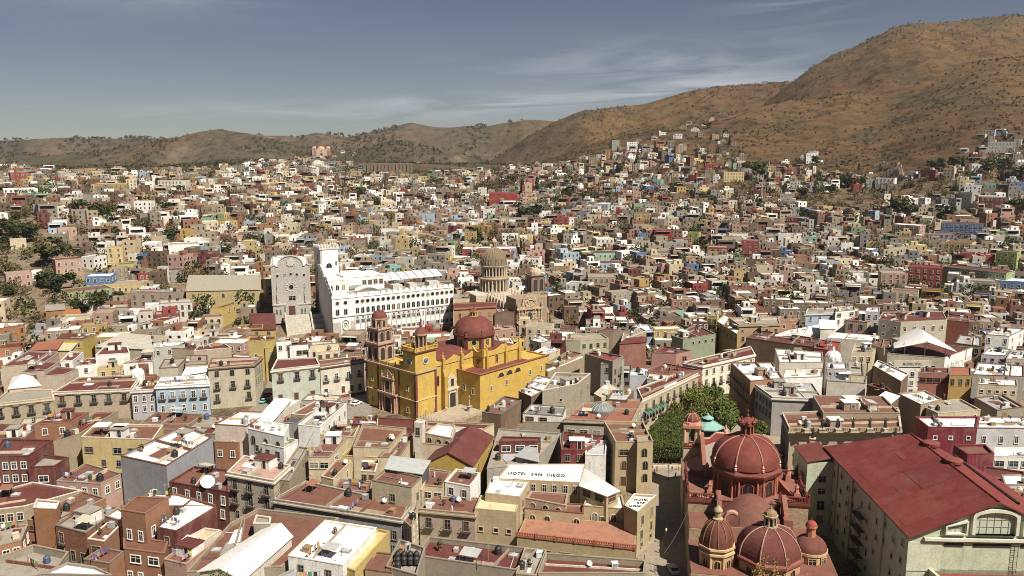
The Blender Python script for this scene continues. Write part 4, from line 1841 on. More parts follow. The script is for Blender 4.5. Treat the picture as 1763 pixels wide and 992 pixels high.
    g = G()
    for sx in (-1, 1):
        for sy in (-1, 1):
            g.box(sx * 1.35 - .5, sx * 1.35 + .5, sy * 1.35 - .5, sy * 1.35 + .5, 13, 18.3)
            g.lathe([(.36, 13.4), (.3, 17.8), (.4, 18.2)], 8, sx * 1.9, sy * 1.9)
    part('belfry_pier', g, 'trim', bt, (.58, .40, .27))
    g = G()
    g.prism(rpoly(-2.3, 2.3, -2.3, 2.3), 12.8, 13.4, bottom=True)
    g.prism(rpoly(-2.4, 2.4, -2.4, 2.4), 18.2, 19.0, bottom=True)
    g.lathe([(2.5, 19), (2.3, 19.5), (1.9, 19.7)], 8, 0, 0, pi / 8)
    part('cornice', g, 'trim', bt, (.45, .2, .13))
    dome(bt, 0, 0, 19.6, 1.9, 2.0, 16, RD, 8, (.5, .32, .2), 0, 'cap_dome', .1)
    g = G()
    g.lathe([(.3, 21.5), (.35, 22), (.12, 22.3), (.05, 24)], 8)
    part('finial', g, 'painted', bt, (.2, .05, .04))
    g = G()
    g.lathe([(.75, 15.2), (.65, 15.5), (.42, 16.2), (.3, 16.8), (.05, 17)], 12)
    part('bell', g, 'painted', bt, (.05, .06, .05))
    for k in range(3):
        balustrade(bt, -2.3, -2.3 + .01 * k, 2.3, -2.3 + .01 * k, 13.4, (.2, .08, .05), .8, fin=False) if k == 0 else None
    # main drum and dome
    c = (13.0, 20.4)
    g = G()
    g.prism(ngon(7.2, 8, pi / 8, *c), 12.8, 18.0)
    drum = part('drum', g, 'plaster', t, RD)
    g = G()
    for k in range(8):
        a = pi / 8 + k * pi / 4
        s0 = len(g.v)
        for yy in (-.75, .75):
            g.lathe([(.3, 13), (.24, 13.4), (.22, 17.2), (.34, 17.6)], 6, 7.1, yy)
        g.xf(Matrix.Translation((*c, 0)) @ Matrix.Rotation(a, 4, 'Z'), s0)
    part('colonnette', g, 'trim', drum, (.42, .15, .09))['kind'] = 'stuff'
    g = G()
    g.lathe([(7.2, 17.5), (7.9, 17.7), (8.3, 18.5), (8.4, 18.9), (7.9, 19.5), (7.7, 20.0)], 8, *c, pi / 8)
    part('cornice', g, 'trim', drum, (.16, .036, .027))
    for k in range(8):
        a = k * pi / 4
        rr = 7.2 * cos(pi / 8)
        put_window(drum, 'a', c[0] + rr * cos(a), c[1] + rr * sin(a), 13.6, a + pi / 2, 2.2, 3.2, (.27, .09, .055))
    d = dome(t, *c, 19.9, 7.7, 6.0, 40, RD, 8, (.36, .18, .13), pi / 8, 'dome', .16)
    for k in range(8):
        a = pi / 8 + k * pi / 4
        g = G()
        g.lathe([(.3, 0), (.3, .5), (.14, .7), (.3, 1.0), (.05, 1.5)], 7)
        part('urn', g, 'trim', d, (.6, .42, .3), (c[0] + 7.7 * cos(a), c[1] + 7.7 * sin(a), 19.9))
    lantern(t, *c, 25.8, 1.55, 5.2, (.26, .08, .055), (.18, .04, .03))
    g = G()
    for k in range(8):
        a = k * pi / 4
        g.lathe([(.3, 28.9), (.45, 29.3), (.1, 29.9)], 6, c[0] + 1.75 * cos(a), c[1] + 1.75 * sin(a))
    part('lantern_crest', g, 'trim', t, (.22, .055, .038))
    # chancel with barrel vault
    g = G()
    g.box(6.4, 20.8, 4.6, 13, -1, 10.6)
    part('chancel_wall', g, 'plaster', t, (.36, .17, .11))
    g = G()
    g.smooth = True
    n = 12
    pr = [(7.2 + 12.6 * i / n, 10.6 + 4.2 * sin(pi * i / n)) for i in range(n + 1)]
    v = [(x, 4.8, z) for x, z in pr] + [(x, 13.4, z) for x, z in pr]
    g.add(v, [(i, i + 1, n + 2 + i, n + 1 + i) for i in range(n)] + [tuple(range(n, -1, -1))])
    part('chancel_vault', g, 'roofing', t, (.16, .062, .047))
    for x, s in ((6.6, 1), (20.6, -1)):
        g = G()
        v = [(x - .5, 4.6, 10.6), (x - .5, 13, 15.2), (x - .5, 13, 10.6)]
        g.add(v + [(x + .5, y, z) for _, y, z in v], [(0, 1, 2), (5, 4, 3), (0, 3, 4, 1)])
        g.box(x - .9, x + .9, 5.6, 7.2, 10.6, 12.6)
        part('raking_wall', g, 'plaster', t, (.24, .085, .06))
    g = G()
    g.ext(arch(2.6, 2.6), -.5, .5)
    o = part('dormer', g, 'plaster', t, (.34, .09, .06), (8.9, 5.4, 11.0))
    g = G()
    g.extring(arch(3.2, 3.0), arch(2.6, 2.6), -.6, .6)
    part('surround', g, 'trim', o, (.5, .3, .22))
    # lower front block and the three front domes
    g = G()
    g.box(-.2, 28.6, -9.5, 4.6, -1, 6.8)
    g.box(0, 6.4, 4.6, 12.6, -1, 9.6)
    g.box(20.8, 28.4, 4.6, 14, -1, 6.9)
    part('sacristy_wall', g, 'stone', t, SG)
    g = G()
    g.box(-.1, 28.5, -9.4, 4.7, 6.8, 6.95)
    g.box(.1, 6.3, 4.8, 12.5, 9.6, 9.75)
    g.box(20.9, 28.3, 4.8, 13.9, 6.92, 7.07)
    part('sacristy_roof', g, 'roofing', t, (.18, .072, .053))

    c = (5.1, -4.0)
    g = G()
    g.prism(ngon(3.35, 8, pi / 8, *c), 4.0, 11.2)
    ch = part('chapel_drum', g, 'plaster', t, OG)
    g = G()
    for k in range(8):
        a = pi / 8 + k * pi / 4
        g.lathe([(.4, 4.6), (.3, 5), (.28, 9.4), (.42, 9.8)], 6, c[0] + 3.35 * cos(a), c[1] + 3.35 * sin(a))
    for z in (4.3, 9.7, 10.8):
        g.prism(ngon(3.85, 8, pi / 8, *c), z, z + .4, bottom=True)
    part('moulding', g, 'trim', ch, (.58, .42, .26))
    for k in range(8):
        a = k * pi / 4
        rr = 3.35 * cos(pi / 8)
        put_window(ch, 'a', c[0] + rr * cos(a), c[1] + rr * sin(a), 5.4, a + pi / 2, 1.15, 3.2, (.5, .32, .16))
    dome(t, *c, 11.2, 3.3, 5.0, 32, (.115, .03, .022), 12, (.25, .12, .05), 0, 'chapel_dome', .11)
    g = G()
    g.lathe([(1.0, 16), (1.1, 16.5), (.6, 16.7), (.62, 17.8), (.95, 18.1), (.8, 18.5), (.3, 19.0), (.1, 19.3)], 12, *c)
    part('chapel_lantern', g, 'trim', t, (.38, .30, .19))
    g = G()
    g.tube((*c, 19.2), (c[0] - .3, c[1], 21.4), .07)
    g.box(c[0] - .75, c[0] + .45, c[1] - .05, c[1] + .05, 20.3, 20.45)
    part('cross', g, 'painted', t, 'DG')

    c = (15.4, -3.6)
    g = G()
    g.prism(ngon(6.3, 8, pi / 8, *c), 5.0, 9.2)
    ch = part('chapel_drum', g, 'stone', t, (.42, .26, .16))
    for k in (4, 5, 6, 7):
        a = k * pi / 4
        rr = 6.3 * cos(pi / 8)
        put_window(ch, 'a', c[0] + rr * cos(a), c[1] + rr * sin(a), 6.9, a + pi / 2, 1.3, 1.5, (.45, .28, .16))
    g = G()
    g.lathe([(6.3, 9.0), (6.9, 9.2), (6.9, 9.7), (6.4, 10.0)], 8, *c, pi / 8)
    part('cornice', g, 'trim', ch, (.2, .055, .04))
    g = G()
    g.lathe(domeprof(6.4, 5.6, 9.9, 10), 8, *c, pi / 8)
    d = part('chapel_dome', g, 'roofing', t, (.12, .03, .023))
    g = G()
    pr = domeprof(6.45, 5.65, 9.9, 10)
    for k in range(8):
        a = pi / 8 + k * pi / 4
        for (r0, z0), (r1, z1) in zip(pr, pr[1:]):
            g.tube((c[0] + r0 * cos(a), c[1] + r0 * sin(a), z0), (c[0] + r1 * cos(a), c[1] + r1 * sin(a), z1), .13, 5)
    part('rib', g, 'trim', d, (.38, .24, .18))['kind'] = 'stuff'
    lantern(t, *c, 15.2, 1.35, 4.6, (.38, .31, .21), (.27, .19, .09))

    c = (24.3, 1.0)
    g = G()
    g.prism(ngon(3.2, 20, 0, *c), 5, 9.0)
    g.prism(ngon(3.5, 20, 0, *c), 8.7, 9.2, bottom=True)
    ch = part('chapel_drum', g, 'plaster', t, (.52, .38, .22))
    for k in (5, 6, 7):
        a = k * pi / 4
        put_window(ch, 'r', c[0] + 3.2 * cos(a), c[1] + 3.2 * sin(a), 7.0, a + pi / 2, 1.4, 1.2, (.5, .36, .2))
    dome(t, *c, 9.2, 3.3, 2.6, 28, (.13, .042, .03), 0, 'ST', 0, 'chapel_dome')
    g = G()
    g.prism(ngon(.95, 8, 0, *c), 11.4, 14.0)
    g.prism(ngon(1.2, 12, 0, *c), 13.8, 14.1, bottom=True)
    part('chapel_lantern', g, 'trim', t, (.48, .2, .12))
    g = G()
    g.smooth = True
    g.lathe(domeprof(1.1, 1.0, 14.1), 16, *c)
    g.tube((*c, 15), (*c, 15.8), .06)
    part('lantern_cap', g, 'roofing', t, (.3, .06, .045))
    LM.append((1270, 850, 'the red domed church'))


san_diego()


# ------------------------------------------------------------------ theatre with the big red roof
def theatre():
    O = (73, 138.3)
    A = radians(-2.4)
    t = thing('theatre', 'pale green theatre hall with a huge red pitched roof and round vents', 'theatre', (*O, 0), A)
    FOOT.append([(O[0] + x * cos(A) - y * sin(A), O[1] + x * sin(A) + y * cos(A)) for x, y in rpoly(-2, 37, -20, 48)])
    PG = (.47, .53, .40)
    Wd, L, E, R = 31.0, 45.5, 20.0, 27.2
    Lm, Lr = 35.5, 26.0
    g = G()
    g.prism([(.4, .5), (Wd - .4, .5), (Wd - .4, Lr), (Wd / 2, Lm), (.4, L)], -1, E - .1)
    part('wall', g, 'plaster', t, PG)
    m = Wd / 2
    g = G()
    g.ext([(.4, E - .2), (Wd - .4, E - .2), (m, R - .35)], .5, 1.0)
    part('gable', g, 'plaster', t, PG)
    g = G()
    v = [(.4, L - .1, E - .2), (m, Lm - .1, E - .2), (m, Lm - .1, R - .35), (Wd - .4, Lr - .1, E - .2)]
    g.add(v, [(0, 1, 2), (1, 3, 2)])
    part('gable', g, 'plaster', t, PG)
    g = G()
    v = []
    for dz in (0, -.25):
        v += [(-.15, -.5, E + dz), (m, -.5, R + dz), (Wd + .15, -.5, E + dz), (-.15, L + .2, E + dz), (m, Lm + .2, R + dz), (Wd + .15, Lr + .2, E + dz)]
    g.add(v, [(0, 1, 4, 3), (1, 2, 5, 4), (6, 9, 10, 7), (7, 10, 11, 8), (0, 6, 7, 1), (1, 7, 8, 2), (3, 4, 10, 9), (4, 5, 11, 10), (0, 3, 9, 6), (2, 8, 11, 5)])
    roof = part('roof', g, 'roofing', t, (.165, .023, .019))
    sl = atan2(R - E, m)
    for k in range(4):       # seams of the sheeting
        g = G()
        y = 3 + k * 9.4
        g.box(-.1, hypot(m, R - E), -.06, .06, .0, .05)
        o = part('seam', g, 'roofing', roof, (.2, .03, .024), (-.15, y, E + .01))
        o.rotation_euler = (0, -sl, 0)
    for x0, x1, y0, y1, c in ((1, 9, 3.2, 12.2, (.18, .028, .022)), (9, 16, 12.6, 21.6, (.15, .022, .019)), (2, 8, 22, 31, (.178, .03, .025)), (5, 6.2, 14, 17, (.13, .03, .024)), (11, 12, 26, 30, (.2, .045, .035))):
        g = G()
        g.box(x0, x1, y0, y1, 0, .012)
        o = part('roof_patch', g, 'roofing', roof, c, (-.15, 0, E + .012))
        o.rotation_euler = (0, -sl, 0)
    g = G()
    g.tube((m, -.4, R + .04), (m, Lm, R + .04), .17, 6)
    part('ridge_cap', g, 'roofing', roof, (.20, .032, .026))
    for y in (28.6, 18.8):
        g = G()
        g.lathe([(1.5, 0), (1.5, .7), (1.75, .75), (1.75, 1.3), (1.2, 1.5)], 20)
        part('vent', g, 'roofing', roof, (.20, .05, .04), (m + 1.2, y, R - .75))
    g = G()
    g.tube((Wd - 8.2, 6, E + 4.1), (Wd - 8.2, 30.5, E + 4.1), .3, 6)
    part('duct', g, 'painted', roof, (.06, .03, .03))
    # gable windows
    gw = link('gable_window', None, t, None, (m, .5, 20.6))
    g = G()
    o, i_ = arch(8.4, 5.0, 10, 0, 0, .3), arch(7.2, 4.4, 10, 0, 0, .3)
    g.extring(o, i_, -.75, 0)
    part('surround', g, 'trim', gw, (.62, .64, .52))
    g = G()
    g.ext(i_, -.06, 0)
    part('pane', g, 'painted', gw, (.48, .50, .40))
    g = G()
    for k in range(-2, 3):
        g.box(k * 1.3 - .06, k * 1.3 + .06, -.14, -.06, 0, 3.9)
    for z in (1.4, 2.8):
        g.box(-3.5, 3.5, -.15, -.06, z - .05, z + .05)
    part('glazing_bar', g, 'painted', gw, (.3, .32, .27))['kind'] = 'stuff'
    for s in (-1, 1):
        sw = link('side_window', None, t, None, (m + s * 6.9, .5, 20.5))
        g = G()
        p0 = [(-2.0, 0), (2.0, 0), (2.0, 2.7 if s < 0 else 1.6), (-2.0, 1.6 if s < 0 else 2.7)]
        q0 = [(x * .86, .25 + z * .8) for x, z in p0]
        g.extring(p0, q0, -.7, 0)
        part('surround', g, 'trim', sw, (.62, .64, .52))
        g = G()
        g.ext(q0, -.06, 0)
        part('pane', g, 'painted', sw, (.48, .50, .40))
        g = G()
        for k in (-1, 0, 1):
            g.box(k * .9 - .05, k * .9 + .05, -.13, -.06, .25, 2)
        g.box(-1.7, 1.7, -.14, -.06, 1.1, 1.2)
        part('glazing_bar', g, 'painted', sw, (.3, .32, .27))['kind'] = 'stuff'
    g = G()
    g.box(3.0, Wd - 3, -.15, .5, 19.2, 19.75)
    part('sill_band', g, 'trim', t, (.62, .64, .52))
    for x, w in ((m - 6.9, 3.4), (m, 6.8), (m + 6.9, 3.4)):
        g = G()
        g.box(x - w / 2, x + w / 2, .40, .52, 17.9, 18.6)
        part('vent_slot', g, 'opening_shade', t)
    g = G()
    g.box(.3, 6.4, .36, .5, 13, 18.7)
    part('wall_panel', g, 'plaster', t, (.56, .58, .46))
    lad = link('ladder', None, t, None, (m + 4.2, .1, 13))
    g = G()
    for x in (-.35, .35):
        g.tube((x, 0, 0), (x, 0, 6.8), .05)
    for k in range(14):
        g.tube((-.35, 0, .3 + k * .48), (.35, 0, .3 + k * .48), .035, 5)
    part('rail', g, 'painted', lad, 'DG')
    # left flank windows
    random.seed(11)
    for i in range(11):
        y = 2.6 + i * 4.0
        for j in range(5):
            if random.random() < .12:
                continue
            put_window(t, 's', .4, y + random.uniform(-.5, .5), 16.8 - j * 3.5 - (i % 2) * 1.2, -pi / 2, .85, 1.0 if j < 3 else 1.6, (.42, .44, .35))
    for y in (11, 27.5, 36.5):
        g = G()
        g.tube((.25, y, 0), (.25, y, 19.6), .13)
        part('downpipe', g, 'painted', t, (.3, .3, .26))
    st = link('fire_escape', None, t, None, (.4, 22, 0))
    for k in range(5):
        g = G()
        z = 2 + k * 2.9
        g.box(-1.5, 0, -2.2, 2.2, z, z + .12)
        for yy in (-2.2, -.8, .8, 2.2):
            g.tube((-1.5, yy, z), (-1.5, yy, z + 1.1), .05)
        g.tube((-1.5, -2.2, z + 1.1), (-1.5, 2.2, z + 1.1), .05)
        g.tube((-1.1, -2 if k % 2 else 2, z), (-1.1, 2 if k % 2 else -2, z + 2.9), .09)
        part('landing', g, 'painted', st, (.05, .05, .045))
    g = G()
    for x in (-.3, -1.0):
        g.tube((x, 5.0, 8), (x, 5.0, 19.5), .05)
    for k in range(20):
        g.tube((-.3, 5.0, 8.5 + k * .55), (-1.0, 5.0, 8.5 + k * .55), .035, 5)
    part('ladder', g, 'painted', st, 'DG')
    # curved foyer in front of the gable
    cf = link('foyer', None, t, None, (20.5, -3.5, 0))
    ptsf = [(15.5, 3.9)] + [(0 + 15.5 * cos(a), 3.9 - 13 * sin(a)) for a in [pi * k / 14 for k in range(15)]]
    ptsf = [(16.0 * cos(pi + pi * k / 16), 3.9 + 13 * sin(pi + pi * k / 16)) for k in range(17)]
    g = G()
    g.wallring(ptsf, [(x * .965, 3.9 + (y - 3.9) * .965) for x, y in ptsf], -1, 13.4, 12.4)
    part('curved_wall', g, 'plaster', cf, PG)
    g = G()
    g.add([(x * .97, 3.9 + (y - 3.9) * .97, 12.5) for x, y in ptsf], [tuple(range(len(ptsf)))])
    part('foyer_roof', g, 'roofing', cf, (.22, .04, .032))
    g = G()
    for p, q in zip(ptsf, ptsf[1:]):
        g.tube((*p, 13.42), (*q, 13.42), .16, 5)
    part('coping', g, 'trim', cf, (.7, .66, .54))
    g = G()
    g.box(-9, -6.6, -1.4, .4, 12.5, 13.3)
    part('hatch', g, 'roofing', cf, (.2, .04, .03))
    # annex at the far left corner
    an = link('annex', None, t, None, (-5.6, 39.8, 0))
    g = G()
    g.box(0, 5.9, 0, 10, -1, 18.4)
    part('wall', g, 'plaster', an, PG)
    g = G()
    v = [(-.2, -.3, 18.5), (5.9, -.3, 19.6), (5.9, 10.2, 19.6), (-.2, 10.2, 18.5)]
    v += [(x, y, z - .22) for x, y, z in v]
    g.add(v, [(0, 1, 2, 3), (7, 6, 5, 4), (0, 4, 5, 1), (1, 5, 6, 2), (2, 6, 7, 3), (3, 7, 4, 0)])
    part('roof', g, 'roofing', an, (.14, .03, .025))
    for z in (13.5, 10.5, 6.6, 3):
        put_window(an, 'r', 3.6, 0, z, 0, 1.7, 1.4 if z > 8 else 2.2, (.42, .44, .35))
    for z in (14, 11, 7.5, 4):
        for y in (2.5, 6.5):
            put_window(an, 's', 0, y, z, -pi / 2, .8, 1.0, (.42, .44, .35))
    LM.append((1590, 850, 'the red roofed theatre'))


theatre()

# ================================================================== BUILDINGS PLACED BY HAND: bottom left
random.seed(21)
b('A', [(707, 303), (975, 362), (1245, 190), (1080, 122)], 13, (.288, .296, .320), 'RW', 'the grey block', 'tall blank blue grey block with a white flat roof full of pipes', '0:4x1s@11', par=.7, cl=5, huts=1)
b('A', [(475, 190), (895, 205), (955, 120), (560, 112)], 12.5, 'YL', 'RB', 'the yellow four window house', 'pale yellow block with a row of four wide blue windows', '0:5x1w@2.2,0:5x1r@5.8', par=.6, cl=4, frame='GY', huts=2)
b('A', [(330, 445), (590, 462), (715, 402), (500, 340)], 8, 'PK', 'RB', 'the small pink house', 'low pink house with a reddish terrace roof and white framed windows', '0:4x1r,1:2x1r', frame='W', cl=4)
b('A', [(990, 450), (1335, 510), (1330, 380), (1135, 360)], 10, 'BU', 'RB', 'the burgundy dish house', 'burgundy house with white framed windows and a big dish on its roof', '0:5x2t', frame='W', cl=3)
b('A', [(-60, 305), (165, 298), (310, 205), (20, 200)], 12, 'BU', 'RR', 'the burgundy corner house', 'burgundy house with white corner trim under a red roof at the left edge', '0:4x2r@1.2', frame='W', cl=2)
b('A', [(165, 375), (320, 370), (405, 318), (250, 300)], 9, 'BU', 'RC', 'the terrace garden', 'burgundy and white house with potted plants on its walled roof terrace', '0:1x1w@1.6', frame='W', par=1.0, cl=0)
b('A', [(315, 218), (467, 168), (690, 35), (560, 40)], 11.5, 'TN', 'RR', 'the long red roof', 'long narrow house with a dark red roof beside the yellow parapet', '', cl=1)
b('A', [(200, 115), (420, 100), (520, 42), (330, 45)], 13.5, 'TC', 'RR', 'the brick attic house', 'brick orange attic house with one white framed window', '0:2x1r', frame='W', cl=2, huts=1)
b('A', [(-50, 200), (150, 190), (230, 120), (0, 110)], 12, 'BK', 'RR', 'the red roof cluster', 'dark red roofed house with a small dormer room at the left edge', '0:3x1r', cl=2, huts=1)
b('A', [(-80, 620), (140, 595), (480, 500), (190, 452), (-60, 520)], 9, 'TN', 'RR', 'the wide red roof', 'low house with a very wide dark red flat roof at lower left', '0:4x1r', cl=3)
b('A', [(160, 672), (330, 690), (620, 545), (480, 505)], 10.5, 'OR', 'RB', 'the yellow strip house', 'orange house with a tan roof and a bright yellow awning strip', '0:4x1s,0:3x1s@4.5', cl=3)
b('A', [(195, 602), (330, 610), (350, 565), (215, 552)], 14, 'OR', 'RW', 'the orange stair cube', 'small orange rooftop cube with a pale roof with four holes', '', z0=9, cl=0)
b('A', [(325, 705), (505, 752), (705, 600), (500, 590)], 10.5, 'BK', 'RC', 'the cluttered brick house', 'worn brick house with balconies and a cluttered roof next to the orange block', '0:3x2b,1:2x1r', cl=5, wm='stone', huts=1)
b('A', [(-60, 840), (125, 792), (165, 700), (-30, 715)], 10, 'OR', 'RC', 'the corner orange house', 'orange house with a grey roof at the lower left edge', '0:3x2r,1:2x1r', frame='W', cl=2)
b('A', [(-100, 960), (200, 850), (405, 893), (320, 1010), (-60, 1090)][::1], 9.5, 'ST', 'RC', 'the stone lot', 'roofless lot walled with grey rubble stone in the bottom left corner', '', wm='concrete', par=1.6, cl=1)
b('A', [(240, 992), (660, 1000), (560, 950), (395, 925)], 13, 'GY', 'RW', 'the white metal roof', 'white sheet metal roof at the very bottom beside the orange block', '', rm='sheet_metal', cl=0)
b('A', [(710, 625), (850, 648), (988, 556), (800, 545)], 15.5, 'TC', 'RB', 'the orange modern block', 'modern orange brick block with an open topped tower and narrow windows', '0:2x1t@3.4,1:2x1t@3,1:1x1t@8', cl=0, par=.8, frame='W')
b('A', [(915, 712), (1032, 735), (1268, 590), (1120, 545)], 12.5, 'BU', 'RW', 'the white roofed burgundy wing', 'wing with a white flat roof and a long burgundy side wall', '0:1x1r@1.5', par=.3, cl=2)
b('A', [(612, 650), (715, 680), (720, 620), (690, 600)], 12.5, 'TC', 'RW', 'the orange garage', 'orange brick annex with a wide dark opening below a white roof', '0:1x1w@.8', cl=0)
b('A', [(790, 575), (985, 592), (1262, 585), (1040, 520), (870, 512)], 12.2, 'TC', 'RW', 'the long white roof', 'long white flat roof with small vents running behind the orange tower', '', par=.35, cl=3)
b('A', [(725, 842), (962, 872), (985, 800), (720, 770)], 9.5, 'TC', 'RB', 'the orange lower floor', 'lower orange brick storey with a wide window and red tiled ledge', '0:2x1w@.8,0:4x1t@4.5', cl=0, frame='W')
b('A', [(490, 905), (640, 930), (725, 860), (600, 835)], 9, 'TC', 'RB', 'the terracotta terrace', 'low orange annex with a terracotta roof sloping beside the orange block', '0:2x1r', cl=1)
b('A', [(515, 785), (610, 800), (720, 690), (640, 680)], 11, 'TC', 'RB', 'the brick ramp wing', 'narrow orange brick wing with a dark slit below its roof', '0:1x1w', cl=1)
b('A', [(960, 905), (1090, 935), (1310, 760), (1190, 730)], 9, 'PK', 'RB', 'the pink yard house', 'pink walled house with a white edged terrace and black tanks', '', cl=4, huts=1)
b('A', [(1090, 778), (1190, 800), (1290, 735), (1200, 722)], 10.4, 'OW', 'CR', 'the beige flat roof', 'tiny pale house with a beige flat roof inside white ledges', '', cl=0)

# ------------------------------------------------------------------ bottom centre left
b('B', [(62, 172), (240, 182), (365, 105), (200, 100)], 13, (.627, .532, .475), 'RW', 'the moorish white house', 'white pinkish house with triple arched windows and a glass pyramid on its roof', '0:1x1t@4,1:3x1a@1.4,1:3x1a@5', par=.6, cl=3, frame='W')
b('B', [(60, 262), (190, 268), (290, 205), (150, 190)], 8.5, 'TC', 'RB', 'the terracotta base', 'terracotta house with one white framed window below the white pinkish house', '0:2x1r@2.2', frame='W', cl=1)
b('B', [(245, 200), (440, 245), (470, 180), (320, 158)], 13, 'W', 'RW', 'the white terraces', 'white terraced house with round topped openings and a planted pergola', '0:3x1a,0:2x2r@3.5,1:1x1a', par=.9, cl=3)
b('B', [(320, 275), (440, 300), (520, 255), (420, 235)], 10.5, 'W', (.096, .176, .080), 'the green canopy', 'white terrace house with a green canopy on its roof', '0:2x1r', cl=1)
b('B', [(130, 432), (385, 478), (478, 395), (225, 340)], 13.5, (.432, .384, .304), 'PK', 'the scalloped cream house', 'cream house with a scalloped pink parapet and three columns of balconies', '0:3x2b@1.2,0:3x1t@9', corn='OW', cl=3, huts=1)
b('B', [(395, 470), (470, 480), (580, 300), (520, 290)], 12.5, 'TN', 'RC', 'the bare side wall', 'tall bare beige wall house behind the scalloped parapet', '', cl=1)
b('B', [(520, 178), (640, 190), (785, 62), (690, 48)], 12.5, 'W', 'RC', 'the grey roof deck', 'long white house with a grey roof deck and a sunken row of windows', '1:5x1r', par=.8, cl=4, huts=1)
b('B', [(290, 140), (375, 145), (480, 45), (400, 38)], 13.5, 'OW', 'RW', 'the bright white roof', 'house with a brilliant white sloping roof behind the glass pyramid', '', rt='shed', rise=1.2, cl=0)
b('B', [(430, 160), (520, 165), (590, 105), (505, 95)], 12.6, 'GY', 'DG', 'the dark roof', 'low house with a nearly black flat roof', '', cl=1)
b('B', [(480, 112), (560, 118), (690, 55), (610, 42)], 13.2, 'TN', 'RB', 'the red patched roofs', 'low tan house with small brick red roof patches and skylights', '', cl=3)
b('B', [(575, 350), (692, 350), (862, 168), (735, 172)], 12.5, 'CR', 'RB', 'the convent west wing', 'cream convent wing with a red brown roof and a row of dark openings', '0:2x1w@1,1:3x1w@1', cl=3, huts=1)
b('B', [(820, 305), (1020, 310), (1112, 200), (872, 178)], 13, 'CR', 'RB', 'the convent court', 'cream convent court with a grey glazed roof over its patio', '', par=1.0, cl=1)
b('B', [(955, 350), (1075, 352), (1165, 205), (1105, 195)], 12.5, 'CR', 'RB', 'the convent east wing', 'cream convent wing with a red brown roof left of the white chimney tower', '0:1x1t', cl=2)
b('B', [(640, 225), (825, 240), (862, 165), (735, 170)], 12.9, 'CR', 'RB', 'the red north roof', 'red brown flat roof with low ridges at the back of the convent', '', cl=2)
b('B', [(820, 165), (1160, 195), (1162, 142), (825, 126)], 13.4, 'MAR' if False else (.160, .040, .024), 'RR', 'the dark red ridge', 'long dark red roofed block right in front of the basilica facade', '', cl=2)
b('B', [(645, 455), (712, 472), (812, 370), (728, 362)], 10.5, 'CR', 'RB', 'the low convent link', 'low cream link with a red brown roof leading into the convent yard', '1:2x1r', cl=1)
b('B', [(760, 340), (950, 350), (960, 300), (800, 300)], 11, 'YL', 'RB', 'the yellow yard wall', 'pale yellow convent wall with one dark door facing the yard', '0:2x1t@1.6', cl=1)
b('B', [(862, 425), (942, 430), (955, 385), (882, 380)], 11, 'CR', 'RB', 'the yard kiosk', 'small cream rooftop house with two dark doors in the convent yard', '0:2x1d@.5', cl=1)
b('B', [(710, 520), (920, 545), (925, 480), (745, 470)], 9.5, 'CR', 'RB', 'the yard platform', 'low cream platform with a reddish roof and white air coolers', '', cl=3)
b('B', [(385, 580), (1085, 690), (1148, 612), (560, 480)], 10, (.288, .276, .264), 'RB', 'the long frieze building', 'long grey building with a dark frieze under a red brown roof', '0:9x2t@2.6,1:3x2r@2', corn=(.400, .352, .288), cl=4)
b('B', [(922, 478), (1140, 518), (1198, 462), (1000, 415)], 14.5, (.464, .400, .296), 'RB', 'the plain cream block', 'tall plain cream block with few windows and a striped canopy behind', '0:1x1r@2,0:1x1t@5.5,1:1x2t@2', par=.5, cl=1)
b('B', [(1000, 402), (1195, 430), (1237, 378), (1030, 352)], 15.5, 'DG', (.464, .480, .480), 'the striped canopy', 'cream rooftop shed under a striped corrugated canopy', '', rt='shed', rise=.8, rm='sheet_metal', cl=0)
b('B', [(1085, 690), (1140, 735), (1195, 545), (1150, 530)], 9.5, 'CR', 'RB', 'the narrow cream house', 'narrow cream house with small windows beside the long frieze building', '0:1x2r,1:3x2r', cl=1)
b('B', [(-90, 990), (430, 960), (742, 692), (300, 640), (150, 720)], 9, 'ST', 'RB', 'the big foreground roof', 'wide brick red roof carrying a long white barrel skylight', '', par=.8, cl=3)
b('B', [(-20, 965), (215, 1010), (482, 775), (365, 712)], 11.2, 'OW', 'RW', 'the white barrel', 'long white pitched skylight rising out of the brick red foreground roof', '', rt='gable', rise=1.6, rm='sheet_metal', cl=0, z0=8)
b('B', [(275, 715), (365, 715), (372, 680), (290, 668)], 12.2, 'RC', 'RC', 'the grey chimney hut', 'small grey concrete hut at the head of the white pitched skylight', '', z0=8, wm='concrete', cl=0)
b('B', [(465, 895), (765, 948), (948, 742), (668, 700)], 11.5, 'W', 'RW', 'the white and burgundy house', 'white house with a burgundy side wall and a glazed vault on top', '0:2x1r', par=.6, cl=5)
b('B', [(765, 952), (830, 975), (1020, 758), (955, 745)], 10.2, (.464, .352, .128), 'YL', 'the yellow side strip', 'narrow yellow strip building along the burgundy wall', '', cl=0)
b('B', [(360, 1030), (790, 1040), (780, 940), (560, 930)], 9, 'GY', (.320, .328, .344), 'the grey tin roof', 'grey sheet roof at the bottom edge in front of the white house', '', rm='sheet_metal', cl=1)
b('B', [(885, 965), (1032, 985), (1062, 882), (935, 872)], 8.8, 'TN', 'RB', 'the small red roof', 'small house with a brick red roof left of the black tank cluster', '', cl=0)

